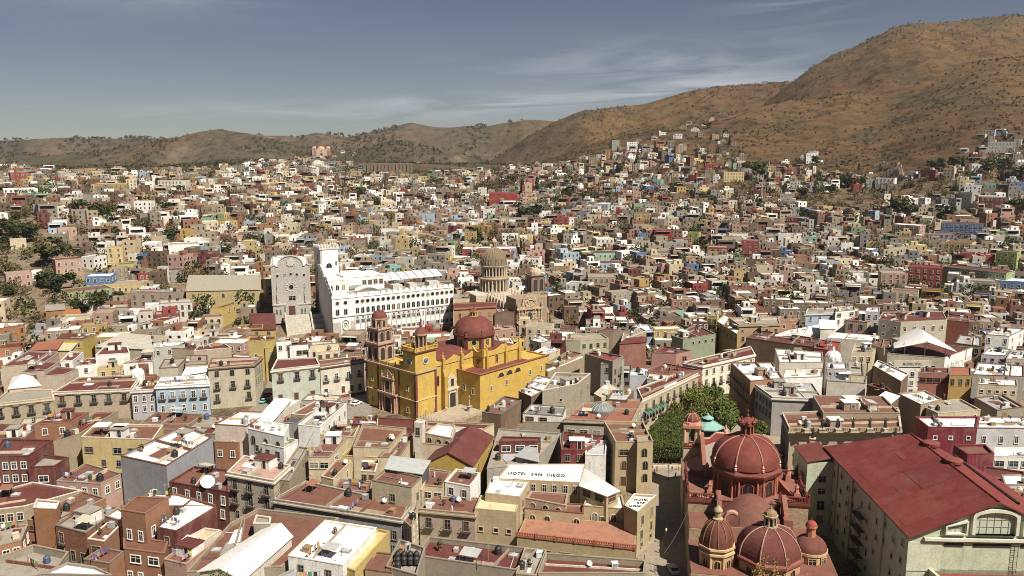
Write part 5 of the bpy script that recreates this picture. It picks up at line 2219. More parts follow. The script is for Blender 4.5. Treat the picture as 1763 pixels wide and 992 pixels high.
# ------------------------------------------------------------------ bottom centre: convent, hotel
b('C', [(108, 332), (385, 348), (505, 178), (250, 175)], 11.5, (.400, .272, .056), 'RR', 'the yellow gabled chapel', 'mustard chapel with a dark red pitched roof and rounded gable', '1:2x1a@1.5', rt='gable', rise=3.4, cl=0)
b('C', [(95, 225), (290, 240), (512, 108), (120, 92)], 12.6, 'CR', 'RR', 'the broad convent roof', 'broad red convent roof stretching behind the mustard chapel', '', cl=2)
b('C', [(110, 165), (265, 195), (285, 120), (185, 108)], 14.5, 'CR', 'RW', 'the arched lookout', 'cream rooftop lookout with three dark arches and a white roof', '0:3x1a@.6', z0=11, cl=0)
b('C', [(45, 98), (90, 102), (108, 86), (62, 82)], 18.5, 'OW', 'RW', 'the chimney tower', 'slim white chimney tower with a dark slot on its face', '0:1x1t@1.2', cl=0, par=.3)
b('C', [(470, 372), (735, 340), (906, 165), (540, 138)], 9.5, (.320, .296, .256), 'RC', 'the grey concrete roof', 'wide grey concrete roof with a small burgundy house on it', '', wm='concrete', cl=4)
b('C', [(540, 215), (780, 212), (785, 190), (560, 185)], 12.5, 'BU', 'RB', 'the little burgundy house', 'little burgundy house with two white windows on the concrete roof', '0:3x1w@.8', z0=9.4, frame='W', cl=0)
b('C', [(640, 290), (770, 320), (760, 262), (705, 250)], 11.2, 'GY', 'RG', 'the tin lean-to', 'grey tin lean to on the concrete roof in front of the little burgundy house', '', rt='shed', rise=.8, rm='sheet_metal', z0=9.4, cl=0)
b('C', [(905, 260), (1045, 262), (1160, 180), (915, 155)], 11, (.176, .024, .028), 'RR', 'the crimson block', 'crimson stepped block with a crimson roof beside a white wall', '0:2x1r', cl=3, huts=1)
b('C', [(1045, 290), (1165, 295), (1170, 210), (1050, 205)], 10.5, 'W', (.440, .440, .456), 'the pale yard', 'white walled yard between the crimson block and the crenellated tower', '', cl=1)
b('C', [(1222, 222), (1440, 225), (1385, 105), (1155, 102)], 13.2, (.432, .344, .208), 'RB', 'the crenellated tower house', 'tan crenellated tower house with arched windows and a brick roof', '0:2x1w@1.4,0:2x1a@4.6,0:2x1d@9,3:2x2r@2', par=.8, cl=4)
b('C', [(1350, 222), (1442, 218), (1425, 180), (1345, 185)], 14.2, (.448, .360, .216), 'RC', 'the round corner turret', 'tan corner turret with three slim arched windows facing the street', '0:1x3a@1.2', par=.7, cl=0, z0=0)
hotel = b('C', [(530, 425), (1020, 448), (1048, 338), (600, 338)], 11.5, (.416, .336, .216), 'RW', 'the lettered hotel roof', 'hotel wing with black lettering on its white roof and a glazed gallery', '0:8x1t@.9', par=.15, cl=0)
b('C', [(1015, 462), (1170, 520), (1238, 492), (1045, 368)], 11.6, (.432, .352, .224), 'RW', 'the white hip roof', 'hotel pavilion with a white hipped roof over a dark open loggia', '0:2x1w@.5,1:1x1w@.5', rt='hip', rise=1.2, rm='sheet_metal', cl=0)
b('C', [(700, 545), (930, 590), (945, 520), (730, 505)], 8.8, (.440, .336, .256), 'RB', 'the pink arcade', 'hotel patio wall with three dark arches', '0:3x1a@.5', cl=0)
b('C', [(690, 608), (1035, 640), (1035, 585), (720, 570)], 7.2, (.432, .344, .208), 'RB', 'the front arcade', 'tan hotel arcade with four white edged arches above the brick terrace', '0:4x1a@.9', par=.6, cl=0, frame='CR')
b('C', [(1035, 590), (1280, 610), (1260, 530), (1060, 520)], 8.0, (.440, .352, .216), 'RW', 'the terrace wing', 'tan hotel wing with an arched doorway and red door on the brick terrace', '0:2x1a@1.2,0:1x1d@2', cl=0)
terr = b('C', [(645, 760), (1338, 838), (1345, 690), (700, 640)], 5.2, (.384, .304, .176), (.336, .160, .104), 'the brick terrace', 'hotel terrace paved in brick behind a red balustrade above a tan wall', '0:6x1w@2.6', par=.1, cl=0, frame='TN')
b('C', [(1275, 592), (1350, 628), (1460, 530), (1330, 522)], 10.6, (.400, .328, .200), 'RW', 'the lettered corner roof', 'tan corner hotel block with three lines of lettering on its white roof', '1:2x1t@1.6,1:2x1t@5,1:2x1s@8', par=.5, cl=0)
b('C', [(460, 512), (665, 535), (722, 442), (490, 428)], 11.4, (.440, .352, .224), 'RW', 'the white annex roof', 'tan hotel annex with a dazzling white roof and small square windows', '1:2x2r@1.5', par=.3, cl=1)
b('C', [(398, 600), (642, 622), (665, 540), (432, 522)], 9.6, (.416, .336, .208), (.589, .532, .323), 'the yellow awning', 'tan house under a pale yellow awning with three square windows', '0:3x1s@4.2', par=.2, cl=0)
b('C', [(75, 608), (400, 640), (440, 545), (150, 535)], 8.8, (.400, .320, .256), 'RB', 'the junk roof house', 'pinkish house with three balcony windows and a junk strewn roof', '0:3x1b@1.6', corn='TN', cl=5)
b('C', [(225, 450), (372, 478), (432, 400), (290, 375)], 12, 'W', 'RB', 'the white roof hut', 'white rooftop hut with a small window left of the white annex', '0:2x1r@.8', z0=8, cl=1)
b('C', [(0, 480), (90, 500), (135, 380), (-10, 360)], 12, 'CR', 'RB', 'the cream connector', 'cream connecting wing with brown roof right of the striped canopy', '0:1x1r,1:2x1t@1.4', cl=2)
b('C', [(95, 470), (210, 480), (260, 390), (130, 372)], 11.4, 'CR', 'RB', 'the brown roof wing', 'cream wing with a wide dark window and brown roof', '0:2x1w@1.2', cl=1)
b('C', [(60, 900), (640, 985), (770, 862), (130, 790)], 6.8, 'ST', 'RR', 'the air cooler roof', 'dark red roof crowded with white air coolers and ducts', '', wm='concrete', par=1.1, cl=6)
b('C', [(-120, 960), (60, 1010), (110, 850), (-40, 800)], 8.5, 'ST', 'RC', 'the tank roof', 'grey concrete roof with a tight cluster of black water tanks', '', wm='concrete', par=.9, cl=2)
b('C', [(640, 1000), (760, 1010), (820, 860), (690, 850)], 7.2, 'ST', 'RC', 'the service roof', 'grey service roof with tin covers between two dark red roofs', '', wm='concrete', par=.8, cl=3)
b('C', [(770, 1010), (1390, 1010), (1398, 935), (815, 890)], 7.0, (.304, .264, .192), 'RR', 'the crenellated roof', 'dark red roof behind a crumbling stone parapet with battlements', '', wm='concrete', par=1.3, cl=1)

# ------------------------------------------------------------------ right foreground
b('E', [(820, 185), (1085, 188), (1095, 128), (750, 128)], 11.5, (.160, .014, .028), 'RW', 'the burgundy white roof house', 'deep burgundy house with one white framed window under a white roof', '0:3x1s@2.2', par=.5, frame='W', cl=2)
b('E', [(1088, 190), (1440, 192), (1440, 130), (1098, 128)], 11.2, (.570, .570, .589), 'RW', 'the pale long house', 'long pale house with a dark door and drain spouts beside the burgundy house', '0:4x1t@2', par=.5, cl=3)
b('E', [(1035, 338), (1182, 332), (1132, 284), (960, 286)], 13, (.176, .016, .032), 'RB', 'the burgundy cube', 'burgundy cube with a sunken roof right of the theatre roof', '', par=.6, cl=0)
b('E', [(1120, 470), (1345, 600), (1345, 430), (1130, 400)], 11, (.160, .024, .032), 'RR', 'the lower red roofs', 'low crimson roofs stepping down beside the theatre', '', cl=2)
b('E', [(1180, 345), (1400, 348), (1400, 298), (1185, 296)], 11.5, 'W', 'RW', 'the white verandah', 'white house with a dark verandah on white posts at the right edge', '0:3x1w@.8', cl=1)
b('E', [(1240, 500), (1420, 505), (1420, 445), (1222, 448)], 12, (.589, .589, .570), 'RW', 'the white corner box', 'small white house box with a flat roof at the right edge', '0:2x1s', cl=1)

# portico of the theatre, statues on top
port = b('E', [(62, 200), (670, 196), (655, 80), (20, 110)], 12.5, (.368, .304, .224), 'RB', 'the portico', 'tan portico block lined with dark statues along its front edge', '3:5x2t@2', corn=(.480, .416, .320), par=.7, cl=3, huts=1)

# ------------------------------------------------------------------ middle right
b('G', [(330, 548), (620, 560), (560, 470), (205, 458)], 12.6, (.384, .360, .336), 'RG', 'the grey plaza block', 'grey block along the plaza with skylights on its roof', '3:7x2t@1.5', corn='OW', cl=6, huts=2)
b('G', [(620, 640), (1055, 640), (960, 545), (560, 540)], 13.8, 'TN', 'RB', 'the upper terrace', 'tan upper terrace block with white ducts behind the statues', '', cl=6, huts=2)
b('G', [(205, 458), (390, 440), (330, 350), (92, 352)], 14, (.320, .176, .104), 'RW', 'the orange plaza corner', 'orange brown block with white roof at the far corner of the plaza', '3:6x2b@1.5', cl=3, huts=1)
b('G', [(388, 440), (616, 432), (615, 385), (400, 390)], 13.6, 'W', 'RW', 'the white canopy', 'white house with a wide white canopy roof over its terrace', '', cl=1)
b('G', [(370, 352), (620, 348), (615, 292), (345, 272)], 13, 'OW', 'RW', 'the white roof terrace', 'wide white flat roof with ledges behind the white canopy', '', cl=3, huts=1)
b('G', [(640, 388), (757, 388), (752, 352), (640, 352)], 15.5, 'LV', 'RW', 'the lavender tower', 'small lavender and white tower house with a strip of windows', '0:3x1s@.8,0:1x1d@4', cl=1)
b('G', [(640, 455), (860, 470), (870, 430), (650, 420)], 12, 'OW', 'RC', 'the low grey roofs', 'low off white house with grey roofs beside the lavender tower', '', cl=4)
b('G', [(765, 420), (850, 425), (845, 345), (760, 340)], 13, 'CR', 'RC', 'the cream slab', 'narrow cream house right of the lavender tower', '0:2x2r', cl=1)
b('G', [(905, 368), (1062, 458), (1105, 415), (930, 338)], 12.8, 'BR', 'RW', 'the brown wall house', 'brown walled house under a slanting white roof', '0:2x1r', cl=1)
b('G', [(1165, 408), (1338, 415), (1338, 382), (1175, 378)], 13, (.320, .120, .096), 'RR', 'the salmon house', 'salmon red house with a dark glazed panel on its roof edge', '0:4x1w@1.4', cl=2)
b('G', [(1338, 425), (1465, 425), (1460, 380), (1340, 376)], 13, 'OC', (.320, .104, .064), 'the terracotta roof', 'ochre house with a bright terracotta roof', '0:3x1t', cl=0)
b('G', [(1500, 475), (1728, 485), (1722, 450), (1510, 438)], 11.5, 'CR', 'RW', 'the long cream house', 'long cream house with a white roof at the right', '0:5x1s@1.5', cl=2)
b('G', [(1045, 528), (1175, 592), (1295, 562), (1200, 512)], 12, 'TN', 'RW', 'the skylight frame', 'tan house with a black skylight set in a white roof frame', '', cl=1)
b('G', [(1205, 610), (1272, 642), (1515, 622), (1400, 560), (1250, 575)], 11, 'CR', 'RC', 'the arched cream house', 'cream house with two dark arches under a wide grey roof', '1:4x1a@1', cl=4)
b('G', [(1480, 552), (1610, 625), (1763, 605), (1640, 535)], 11, 'ST', 'RG', 'the glass roof', 'stone walled yard covered with a grey glazed roof', '', rm='sheet_metal', cl=1)
b('G', [(925, 548), (1000, 578), (1050, 550), (975, 525)], 12.5, 'BR', 'RW', 'the tin shade', 'brown house with a tilted white tin shade', '', rt='shed', rise=.9, rm='sheet_metal', cl=0)
b('G', [(870, 480), (1010, 520), (980, 490), (900, 470)], 12, 'RB', 'RR', 'the small red patch', 'small house with a dark red roof behind the upper terrace', '', cl=1)
b('G', [(140, 135), (372, 128), (362, 85), (80, 95)], 15, (.384, .256, .152), 'RC', 'the tan orange block', 'wide tan orange block with satellite dishes on a grey roof', '0:5x1s@2,0:4x1t@5,3:5x2t@2', cl=4, huts=1, corn='TN')
b('G', [(10, 112), (130, 190), (160, 130), (60, 75)], 13, (.368, .272, .096), 'RW', 'the ochre street wall', 'long ochre house with a row of tall windows', '0:6x1t@1.5', cl=1)
b('G', [(370, 118), (485, 112), (480, 80), (375, 85)], 13, (.368, .192, .120), (.304, .096, .064), 'the orange twin', 'orange house with a brick roof right of the tan orange block', '0:2x1r', cl=1)
b('G', [(345, 190), (605, 180), (600, 130), (420, 165)], 12.5, 'W', 'RW', 'the white swoop', 'house with a dazzling white roof that widens to the right', '', par=.2, cl=1)
b('G', [(605, 150), (690, 150), (690, 112), (600, 108)], 16, 'OW', 'RW', 'the white cube', 'pale cube house with a tilted white roof', '', rt='shed', rise=.6, cl=0)
b('G', [(180, 210), (560, 262), (600, 215), (250, 165)], 12, 'BR', 'RR', 'the dark red terraces', 'dark red flat roofs edged in black beside the white swoop', '', cl=3)
b('G', [(640, 205), (935, 225), (940, 195), (680, 175)], 13, 'OW', 'RW', 'the wide white roof', 'wide white roof with a black skylight before the tan apartment block', '', par=.2, cl=1)
b('G', [(565, 268), (700, 285), (720, 235), (610, 220)], 12.5, (.272, .048, .036), (.272, .040, .032), 'the bright red roof', 'small house with a bright red roof behind the white dome', '', cl=1)
b('G', [(780, 300), (900, 300), (940, 250), (800, 245)], 12.6, 'CR', 'RC', 'the cream ledges', 'cream house with a stepped roof right of the white dome', '0:3x1r', cl=3, huts=1)
b('G', [(880, 245), (1010, 290), (1010, 225), (910, 215)], 13.5, (.320, .264, .208), 'RB', 'the brown blank wall', 'brown blank walled house left of the white tent roof', '', cl=1)
b('G', [(935, 100), (1062, 118), (1325, 105), (1300, 55), (960, 60)], 20, (.448, .400, .320), 'RR', 'the tan apartment block', 'big cream and grey apartment block with a red roof and small square windows', '0:2x3s@2,1:5x1r@2', cl=6, huts=2, par=.3)
b('G', [(1325, 108), (1452, 120), (1450, 85), (1330, 72)], 17, (.208, .064, .040), 'RR', 'the red brown flank', 'red brown block attached to the tan apartment block', '', cl=1)
b('G', [(1545, 190), (1680, 200), (1763, 160), (1620, 150)], 14, 'W', 'RW', 'the white terrace house', 'white house with a roofed terrace near the right edge', '0:3x1t,1:2x2r', cl=3, huts=1)
b('G', [(1520, 305), (1655, 312), (1690, 275), (1560, 270)], 13, 'LV', 'RW', 'the lilac box', 'lilac grey house with a white roof near the right edge', '0:3x1s', cl=2)
b('G', [(1660, 330), (1800, 330), (1800, 285), (1690, 282)], 13, (.368, .320, .304), 'RW', 'the grey brown house', 'grey brown house with a white roof at the right edge', '0:3x1r', cl=2)
b('G', [(1470, 420), (1763, 430), (1763, 370), (1500, 350)], 11.5, 'GY', 'RW', 'the vaulted roofs', 'pale house with low white vaults and grey panels', '', cl=4)
b('G', [(1370, 240), (1520, 258), (1520, 205), (1400, 190)], 14.5, (.336, .264, .160), (.336, .352, .368), 'the glazed yard', 'tan house with a grey glazed roof right of the white tent', '0:3x1r', cl=2)
b('G', [(520, 70), (692, 66), (690, 40), (530, 45)], 17, 'LB', 'RC', 'the pale blue front', 'pale blue house with two tall grey windows', '0:3x1t@1', cl=1, corn='OW')
b('G', [(748, 110), (870, 122), (930, 95), (820, 80)], 15, (.400, .304, .240), 'RB', 'the peach house', 'peach house with a small tower left of the tan apartment block', '0:2x1r', cl=2, huts=1)
b('G', [(690, 60), (800, 50), (795, 25), (700, 30)], 18, 'W', 'RC', 'the dark verandah', 'white house with a dark roofed verandah', '0:3x1w@.6,0:3x1t@3.6', cl=1)
b('G', [(860, 60), (940, 62), (940, 38), (868, 38)], 19, (.416, .416, .440), 'RW', 'the pale corner house', 'pale grey house left of the tan apartment block', '0:2x2r', cl=1)

# ------------------------------------------------------------------ middle, left of the plaza
b('F', [(1280, 378), (1653, 295), (1620, 235), (1140, 350)], 12.5, (.703, .665, .570), 'RR', 'the long white balcony house', 'long white house with tall windows, balconies and a long dark red roof', '0:7x1t@1.5,0:7x1b@5.2', corn='OW', par=.3, cl=5)
b('F', [(852, 620), (1280, 418), (1200, 395), (815, 540)], 12, (.448, .368, .256), 'RR', 'the green awning house', 'long tan house curving along the plaza with green awnings', '0:9x2b@1.6', corn='OW', cl=4)
b('F', [(292, 762), (776, 782), (858, 615), (430, 645)], 11.5, (.368, .336, .264), (.264, .104, .068), 'the glass dome roof', 'grey tan corner house with a low glass dome on its brick red roof', '0:5x1w@2.6,1:4x1b@2', corn='TN', cl=5)
b('F', [(140, 568), (388, 520), (482, 445), (232, 440)], 12.5, (.320, .276, .208), 'RC', 'the weathered house', 'weathered grey tan house with battlements and stained walls', '0:1x1s@3,1:2x1t@2', wm='concrete', par=1.0, cl=3, huts=1)
b('F', [(440, 295), (640, 350), (716, 312), (500, 270)], 14, (.288, .256, .208), (.192, .040, .032), 'the red top house', 'weathered tall house with a bright red roof right of the basilica', '1:2x2r@3', cl=2)
b('F', [(555, 365), (645, 372), (722, 335), (600, 325)], 12.6, (.352, .336, .320), 'RC', 'the grey stained house', 'grey stained house with one balcony', '0:1x1r,1:1x2b@2', wm='concrete', cl=2)
b('F', [(762, 450), (886, 450), (882, 412), (770, 415)], 12, (.432, .440, .480), 'RW', 'the bluish box', 'pale bluish box house with blank walls', '', cl=1)
b('F', [(886, 472), (1020, 492), (1045, 452), (900, 440)], 11.6, 'W', 'RW', 'the white ledge house', 'white house with a flat white roof beside the bluish box', '0:2x1r', cl=2)
b('F', [(890, 412), (1045, 425), (1275, 412), (1000, 358)], 13, (.272, .128, .096), 'RR', 'the red brick roofs', 'jumbled house with dark red roof beside the long white balcony house', '', cl=4)
b('F', [(918, 285), (1092, 292), (1196, 270), (1000, 238)], 14, (.368, .192, .160), 'RR', 'the pink end house', 'dusky pink house with a white end wall and large dark window', '1:1x1w@1.5,1:1x1t@1.2', cl=1)
b('F', [(310, 195), (410, 200), (612, 185), (560, 150), (312, 150)], 12.6, (.400, .384, .272), 'RC', 'the pale green house', 'pale green modern house with a concrete terrace', '1:4x1r@1.2', cl=3)
b('F', [(160, 405), (178, 420), (442, 312), (420, 288)], 9.5, 'TN', 'RW', 'the white edged roof', 'low tan house with a long white edged roof beside the basilica', '', par=.3, cl=1)
b('F', [(158, 362), (240, 375), (425, 292), (330, 270)], 10, 'TN', 'RB', 'the brown strip roof', 'low tan house with a rusty brown roof strip', '', cl=2)
b('F', [(1060, 165), (1140, 190), (1372, 152), (1230, 85)], 13, (.240, .272, .192), 'RR', 'the green red roof house', 'dull green house with a wide dark red roof and square windows', '1:5x1s@1.4', cl=3, huts=1)
b('F', [(1205, 62), (1322, 66), (1320, 40), (1215, 38)], 14, 'BU', 'RW', 'the maroon window house', 'maroon house with big white framed windows', '0:3x2r@1', frame='W', cl=1)
b('F', [(1310, 22), (1386, 28), (1380, 0), (1318, -2)], 16, (.448, .368, .128), 'RC', 'the tall yellow house', 'tall yellow house with stacked balconies', '0:2x3b@1', cl=1)
b('F', [(690, 215), (880, 200), (880, 180), (740, 190)], 12.6, (.240, .096, .072), 'RR', 'the rust lean-to', 'rust coloured long lean to roof', '', rt='shed', rise=1.0, cl=0)
b('F', [(540, 125), (640, 130), (760, 130), (620, 85)], 13, (.288, .224, .160), 'RR', 'the red slope roofs', 'tan house with long sloping dark red roofs', '', cl=2)
b('F', [(700, 200), (880, 130), (840, 105), (720, 140)], 12, (.336, .288, .208), 'RC', 'the stone flank house', 'house with a rough stone side wall and grey roof', '0:2x1r', wm='stone', cl=2)
b('F', [(50, 195), (130, 215), (200, 195), (130, 160)], 10, (.448, .400, .336), 'RW', 'the church side house', 'low cream house with a white roof by the carved church front', '0:2x1t', cl=1)
b('F', [(65, 285), (165, 300), (265, 262), (160, 240)], 10, 'CR', 'RW', 'the cream tin house', 'low cream house with a whitish roof behind the basilica wing', '0:2x1r', cl=2)
b('F', [(505, 570), (560, 600), (690, 540), (600, 490)], 11.6, 'CR', (.480, .448, .352), 'the cream canopy', 'small house with a cream canvas canopy by the weathered house', '', cl=1, par=.1)
b('F', [(600, 620), (740, 628), (790, 560), (640, 555)], 12, 'BR', (.440, .448, .464), 'the tarp terrace', 'cluttered terrace house under pale tarpaulins', '0:1x1w', cl=4)
b('F', [(0, 720), (285, 740), (310, 670), (60, 655)], 11.6, 'W', (.192, .192, .192), 'the white bar roof', 'white rooftop bar with a grey canopy and awnings', '0:3x1w@.5', cl=4)
b('F', [(0, 800), (290, 800), (285, 728), (10, 722)], 9.5, (.288, .248, .192), (.208, .176, .136), 'the striped fence roof', 'house behind a tall board fence along its roof', '', cl=1, par=1.2)
b('F', [(-30, 560), (60, 600), (140, 560), (60, 530)], 9.5, 'BR', 'RW', 'the side awning', 'low brown house with a white awning next to the basilica', '', cl=1)

# ------------------------------------------------------------------ middle left
b('H', [(355, 768), (880, 745), (945, 650), (530, 668)], 10.5, (.384, .320, .240), 'RR', 'the pedimented hall', 'long tan hall with pedimented windows, central gable and red roof', '0:5x1p@1.2', corn='OW', cl=2)
b('H', [(-60, 850), (355, 805), (350, 750), (60, 755)], 10.5, (.368, .304, .224), 'RC', 'the left pedimented hall', 'tan hall with pedimented arched windows at the left edge', '0:4x1p@1.4', corn='CR', cl=0)
b('H', [(60, 735), (270, 715), (215, 655), (90, 660)], 12, 'CR', 'RW', 'the white pavilion roof', 'pavilion with a white faceted hipped roof at the left', '', rt='hip', rise=2.4, rm='sheet_metal', cl=0)
b('H', [(640, 520), (870, 505), (850, 455), (700, 460)], 14, 'W', 'RR', 'the white villa', 'white villa with a wide arched opening and small central gable', '0:1x1w@1.2,0:1x1w@5.6', cl=0, huts=1)
b('H', [(828, 575), (1022, 562), (1015, 520), (940, 522)], 11, 'W', 'RR', 'the villa east wing', 'white wing with a red roof right of the white villa', '0:2x1s@1', cl=2)
b('H', [(510, 588), (645, 575), (642, 535), (575, 538)], 11, 'W', 'RR', 'the villa west wing', 'white wing with a red roof left of the white villa', '0:1x1r', cl=1)
b('H', [(10, 598), (290, 575), (395, 500), (190, 490)], 11, (.448, .368, .288), 'RR', 'the big red terraces', 'broad dark red roofs over beige walls at the left', '', cl=2)
b('H', [(130, 640), (300, 628), (405, 560), (270, 560)], 11, (.416, .344, .272), 'RR', 'the red slot roof', 'beige house with a long opening below its red roof', '0:1x1w@.8', cl=1)
b('H', [(275, 660), (430, 650), (525, 612), (380, 595)], 12.5, (.432, .360, .288), 'RR', 'the tall beige wall', 'house with a tall blank beige wall and sloping red roof', '', cl=0)
b('H', [(405, 560), (490, 556), (560, 500), (470, 495)], 11.6, 'W', 'RR', 'the white stair house', 'small white house with dark doorway among the red roofs', '0:1x1d@.5', cl=1)
b('H', [(880, 757), (1040, 748), (1062, 692), (958, 700)], 10.5, 'LV', 'RB', 'the lavender house', 'narrow lavender house with three shuttered windows', '0:3x2t@1.6', corn='OW', frame='W', cl=2)
b('H', [(1042, 728), (1400, 710), (1382, 650), (1078, 672)], 12, 'LB', 'RW', 'the light blue house', 'light blue house with five tall balcony windows and white cornice', '0:5x1b@1.8,0:5x1t@6.6', corn='W', frame='W', cl=3)
b('H', [(1395, 602), (1702, 578), (1755, 530), (1420, 540)], 15, (.448, .400, .304), 'PK', 'the cream corner building', 'cream three storey corner building with arched top windows and dark eaves', '0:3x1a@1,0:3x1b@5.2,0:3x1b@9.6,1:4x2t@2', corn='BR', cl=2)
b('H', [(1065, 608), (1192, 602), (1246, 542), (1100, 548)], 12.5, (.464, .416, .336), 'RC', 'the beige cube', 'beige cube house with weathered walls behind the light blue house', '0:1x1s@3,1:1x1s', cl=1)
b('H', [(1225, 645), (1390, 620), (1385, 590), (1260, 590)], 11.4, 'W', 'RW', 'the white awning roof', 'low house with a bright white awning roof', '', rt='shed', rise=.8, cl=0)
b('H', [(1240, 588), (1390, 580), (1390, 520), (1245, 520)], 12.4, (.384, .320, .232), 'RC', 'the stained tan wall', 'house with a stained tan wall right of the beige cube', '', cl=1, wm='concrete')
b('H', [(645, 455), (1022, 472), (1002, 400), (820, 385)], 12.5, (.384, .352, .272), (.448, .416, .360), 'the pale shed', 'long tan shed with a sloping pale roof', '', rt='shed', rise=1.4, cl=0)
b('H', [(1022, 470), (1240, 448), (1238, 425), (1030, 436)], 12, (.400, .416, .368), 'RW', 'the white ledge wall', 'low house with a long white ledge right of the pale shed', '0:3x1r', cl=1)
b('H', [(365, 415), (560, 418), (640, 378), (420, 362)], 11, (.432, .320, .080), 'RR', 'the yellow red roof house', 'yellow house with dark red roofs at the left', '0:3x1r', cl=1)
b('H', [(345, 478), (470, 480), (540, 420), (420, 418)], 9.5, 'CR', (.589, .532, .342), 'the cream tin roof', 'lean to with a cream corrugated roof', '', rt='shed', rise=1, rm='sheet_metal', cl=0)
b('H', [(200, 480), (380, 470), (420, 425), (255, 440)], 10.5, (.320, .192, .128), (.288, .104, .064), 'the rust roof', 'house with a rusty red sloping roof', '', rt='shed', rise=1, cl=0)
b('H', [(1065, 470), (1320, 480), (1310, 445), (1240, 440)], 11, (.352, .288, .208), 'RR', 'the red end roof', 'low house with a dark red roof end', '', cl=1)
b('H', [(1300, 490), (1550, 470), (1500, 440), (1330, 455)], 12, (.400, .336, .256), 'RR', 'the red strip roof', 'low house with a long dark red strip roof', '', cl=1)
b('I', [(170, 428), (684, 372), (642, 290), (228, 312)], 13.2, (.448, .480, .416), 'RR', 'the pale green palace', 'pale green palace with three pedimented balcony windows', '0:3x1p@1.4,0:3x1d@9', corn='OW', cl=0)
b('I', [(690, 392), (1152, 325), (1162, 262), (668, 318)], 12.6, 'OW', 'RB', 'the balcony arcade house', 'white house with a long balcony and dark shopfronts left of the basilica', '0:4x1b@3,0:5x1d@8.2', corn='BR', frame='W', dado=(.200, .032, .024), cl=2)
b('I', [(222, 125), (382, 112), (368, 80), (238, 88)], 17, 'W', 'RR', 'the white tower house', 'tall white house with two small windows and a red roof', '0:2x1r@1.4', cl=1)
b('I', [(362, 165), (562, 150), (550, 110), (380, 122)], 15.5, 'W', 'RR', 'the white slot house', 'white house with a dark slot of windows behind the pale green palace', '0:3x1w@2', cl=1)
b('I', [(585, 165), (880, 140), (868, 118), (600, 130)], 15.5, (.608, .541, .399), 'CR', 'the cream villa', 'cream villa with a terrace behind the balcony arcade house', '0:4x1t@2.4', cl=2)
b('I', [(640, 240), (900, 215), (890, 160), (650, 185)], 13.4, (.589, .522, .380), 'CR', 'the cream terrace', 'cream terrace house with two dark doors', '0:3x1d@.8', cl=2)
b('I', [(905, 235), (1140, 250), (1135, 175), (1000, 165)], 13.6, (.384, .272, .176), 'RB', 'the turret house', 'brown house with a round turret left of the bell tower', '0:3x1r', cl=2)
b('I', [(-80, 120), (212, 105), (215, 60), (-60, 70)], 16, (.448, .328, .120), 'RR', 'the ochre convent', 'ochre house with a dark red lower roof beside the stairs', '0:2x1t@5', cl=1)
b('I', [(100, 195), (225, 185), (220, 140), (110, 150)], 13, (.432, .336, .128), 'RR', 'the yellow street house', 'yellow house with one tall grey window', '0:1x1t@1.2', cl=0)
b('I', [(490, 755), (880, 760), (915, 700), (560, 690)], 9, (.400, .368, .288), (.589, .551, .475), 'the street pergola', 'low stone building with a planted white roof across from the pale green palace', '0:6x1r', cl=2)
b('I', [(120, 850), (270, 880), (470, 745), (375, 740)], 13, 'OW', 'RW', 'the white sail roof', 'house with a bright white slanting roof by the street', '', par=.2, cl=0)
b('I', [(640, 992), (700, 992), (970, 790), (900, 770)], 12, (.320, .288, .224), 'RC', 'the eaves house', 'house with a grey roof and a row of dark eaves windows', '1:6x1r@.6', cl=2)

# ------------------------------------------------------------------ behind the basilica and upper left
b('J', [(6, 655), (365, 635), (375, 600), (10, 612)], 15.5, (.368, .208, .120), 'RR', 'the orange block', 'orange block with a red parapet roof behind the red basilica dome', '0:4x1t@2.4,0:4x1t@7', corn=(.224, .064, .040), cl=0)
b('J', [(330, 860), (535, 830), (520, 800), (330, 810)], 11, (.352, .192, .128), (.400, .288, .224), 'the pink flat roof', 'low orange pink house right of the red basilica dome', '0:3x1r', cl=1)
b('J', [(355, 700), (525, 690), (515, 660), (362, 672)], 12, 'BR', 'RR', 'the scaffold house', 'dark house wrapped in brown netting beside the carved church front', '', cl=1)
b('J', [(190, 500), (305, 490), (300, 460), (195, 465)], 19, 'OW', 'RC', 'the chapel side wall', 'white blank building left of the stone church dome', '0:2x1t@2', cl=0, hh=12)
b('J', [(0, 575), (140, 570), (135, 530), (5, 535)], 16, 'CR', 'RC', 'the cream arches', 'cream house with round arches beside the university', '0:3x1a@2', cl=1)
b('M', [(0, 725), (190, 720), (185, 625), (0, 625)], 18, (.448, .336, .144), 'RR', 'the yellow house', 'yellow house with a dark red roof left of the staircase', '0:2x1r', cl=0, rt='shed', rise=1.5, hh=9)
b('H', [(1520, 350), (1760, 335), (1760, 310), (1620, 315)], 15, (.432, .336, .128), 'RR', 'the red arch house', 'yellow house with a big dark red arched portal', '0:1x1a@1,0:2x1r@1.5', cl=1, hh=9)
b('H', [(1350, 262), (1490, 255), (1475, 240), (1365, 245)], 20, 'CR', 'RB', 'the triple arch tower', 'cream tower house with three arched windows', '0:3x1a@1', cl=0, hh=9)
b('H', [(1490, 200), (1580, 170), (1560, 160), (1410, 205)], 20, (.448, .336, .104), 'RR', 'the yellow chapel', 'yellow chapel with a reddish roof near the grey hall', '0:3x1r', cl=0, hh=9)
b('H', [(720, 325), (958, 318), (955, 300), (770, 305)], 17, (.320, .288, .240), 'RC', 'the grey stone house', 'grey stone house with four small windows', '0:4x2s', wm='stone', cl=1, hh=7.5)
b('H', [(955, 300), (1060, 300), (1200, 255), (1080, 262)], 16, 'W', 'RR', 'the long white house', 'long white house with a dark red roof', '0:2x1r,1:5x1t', cl=1, hh=8)
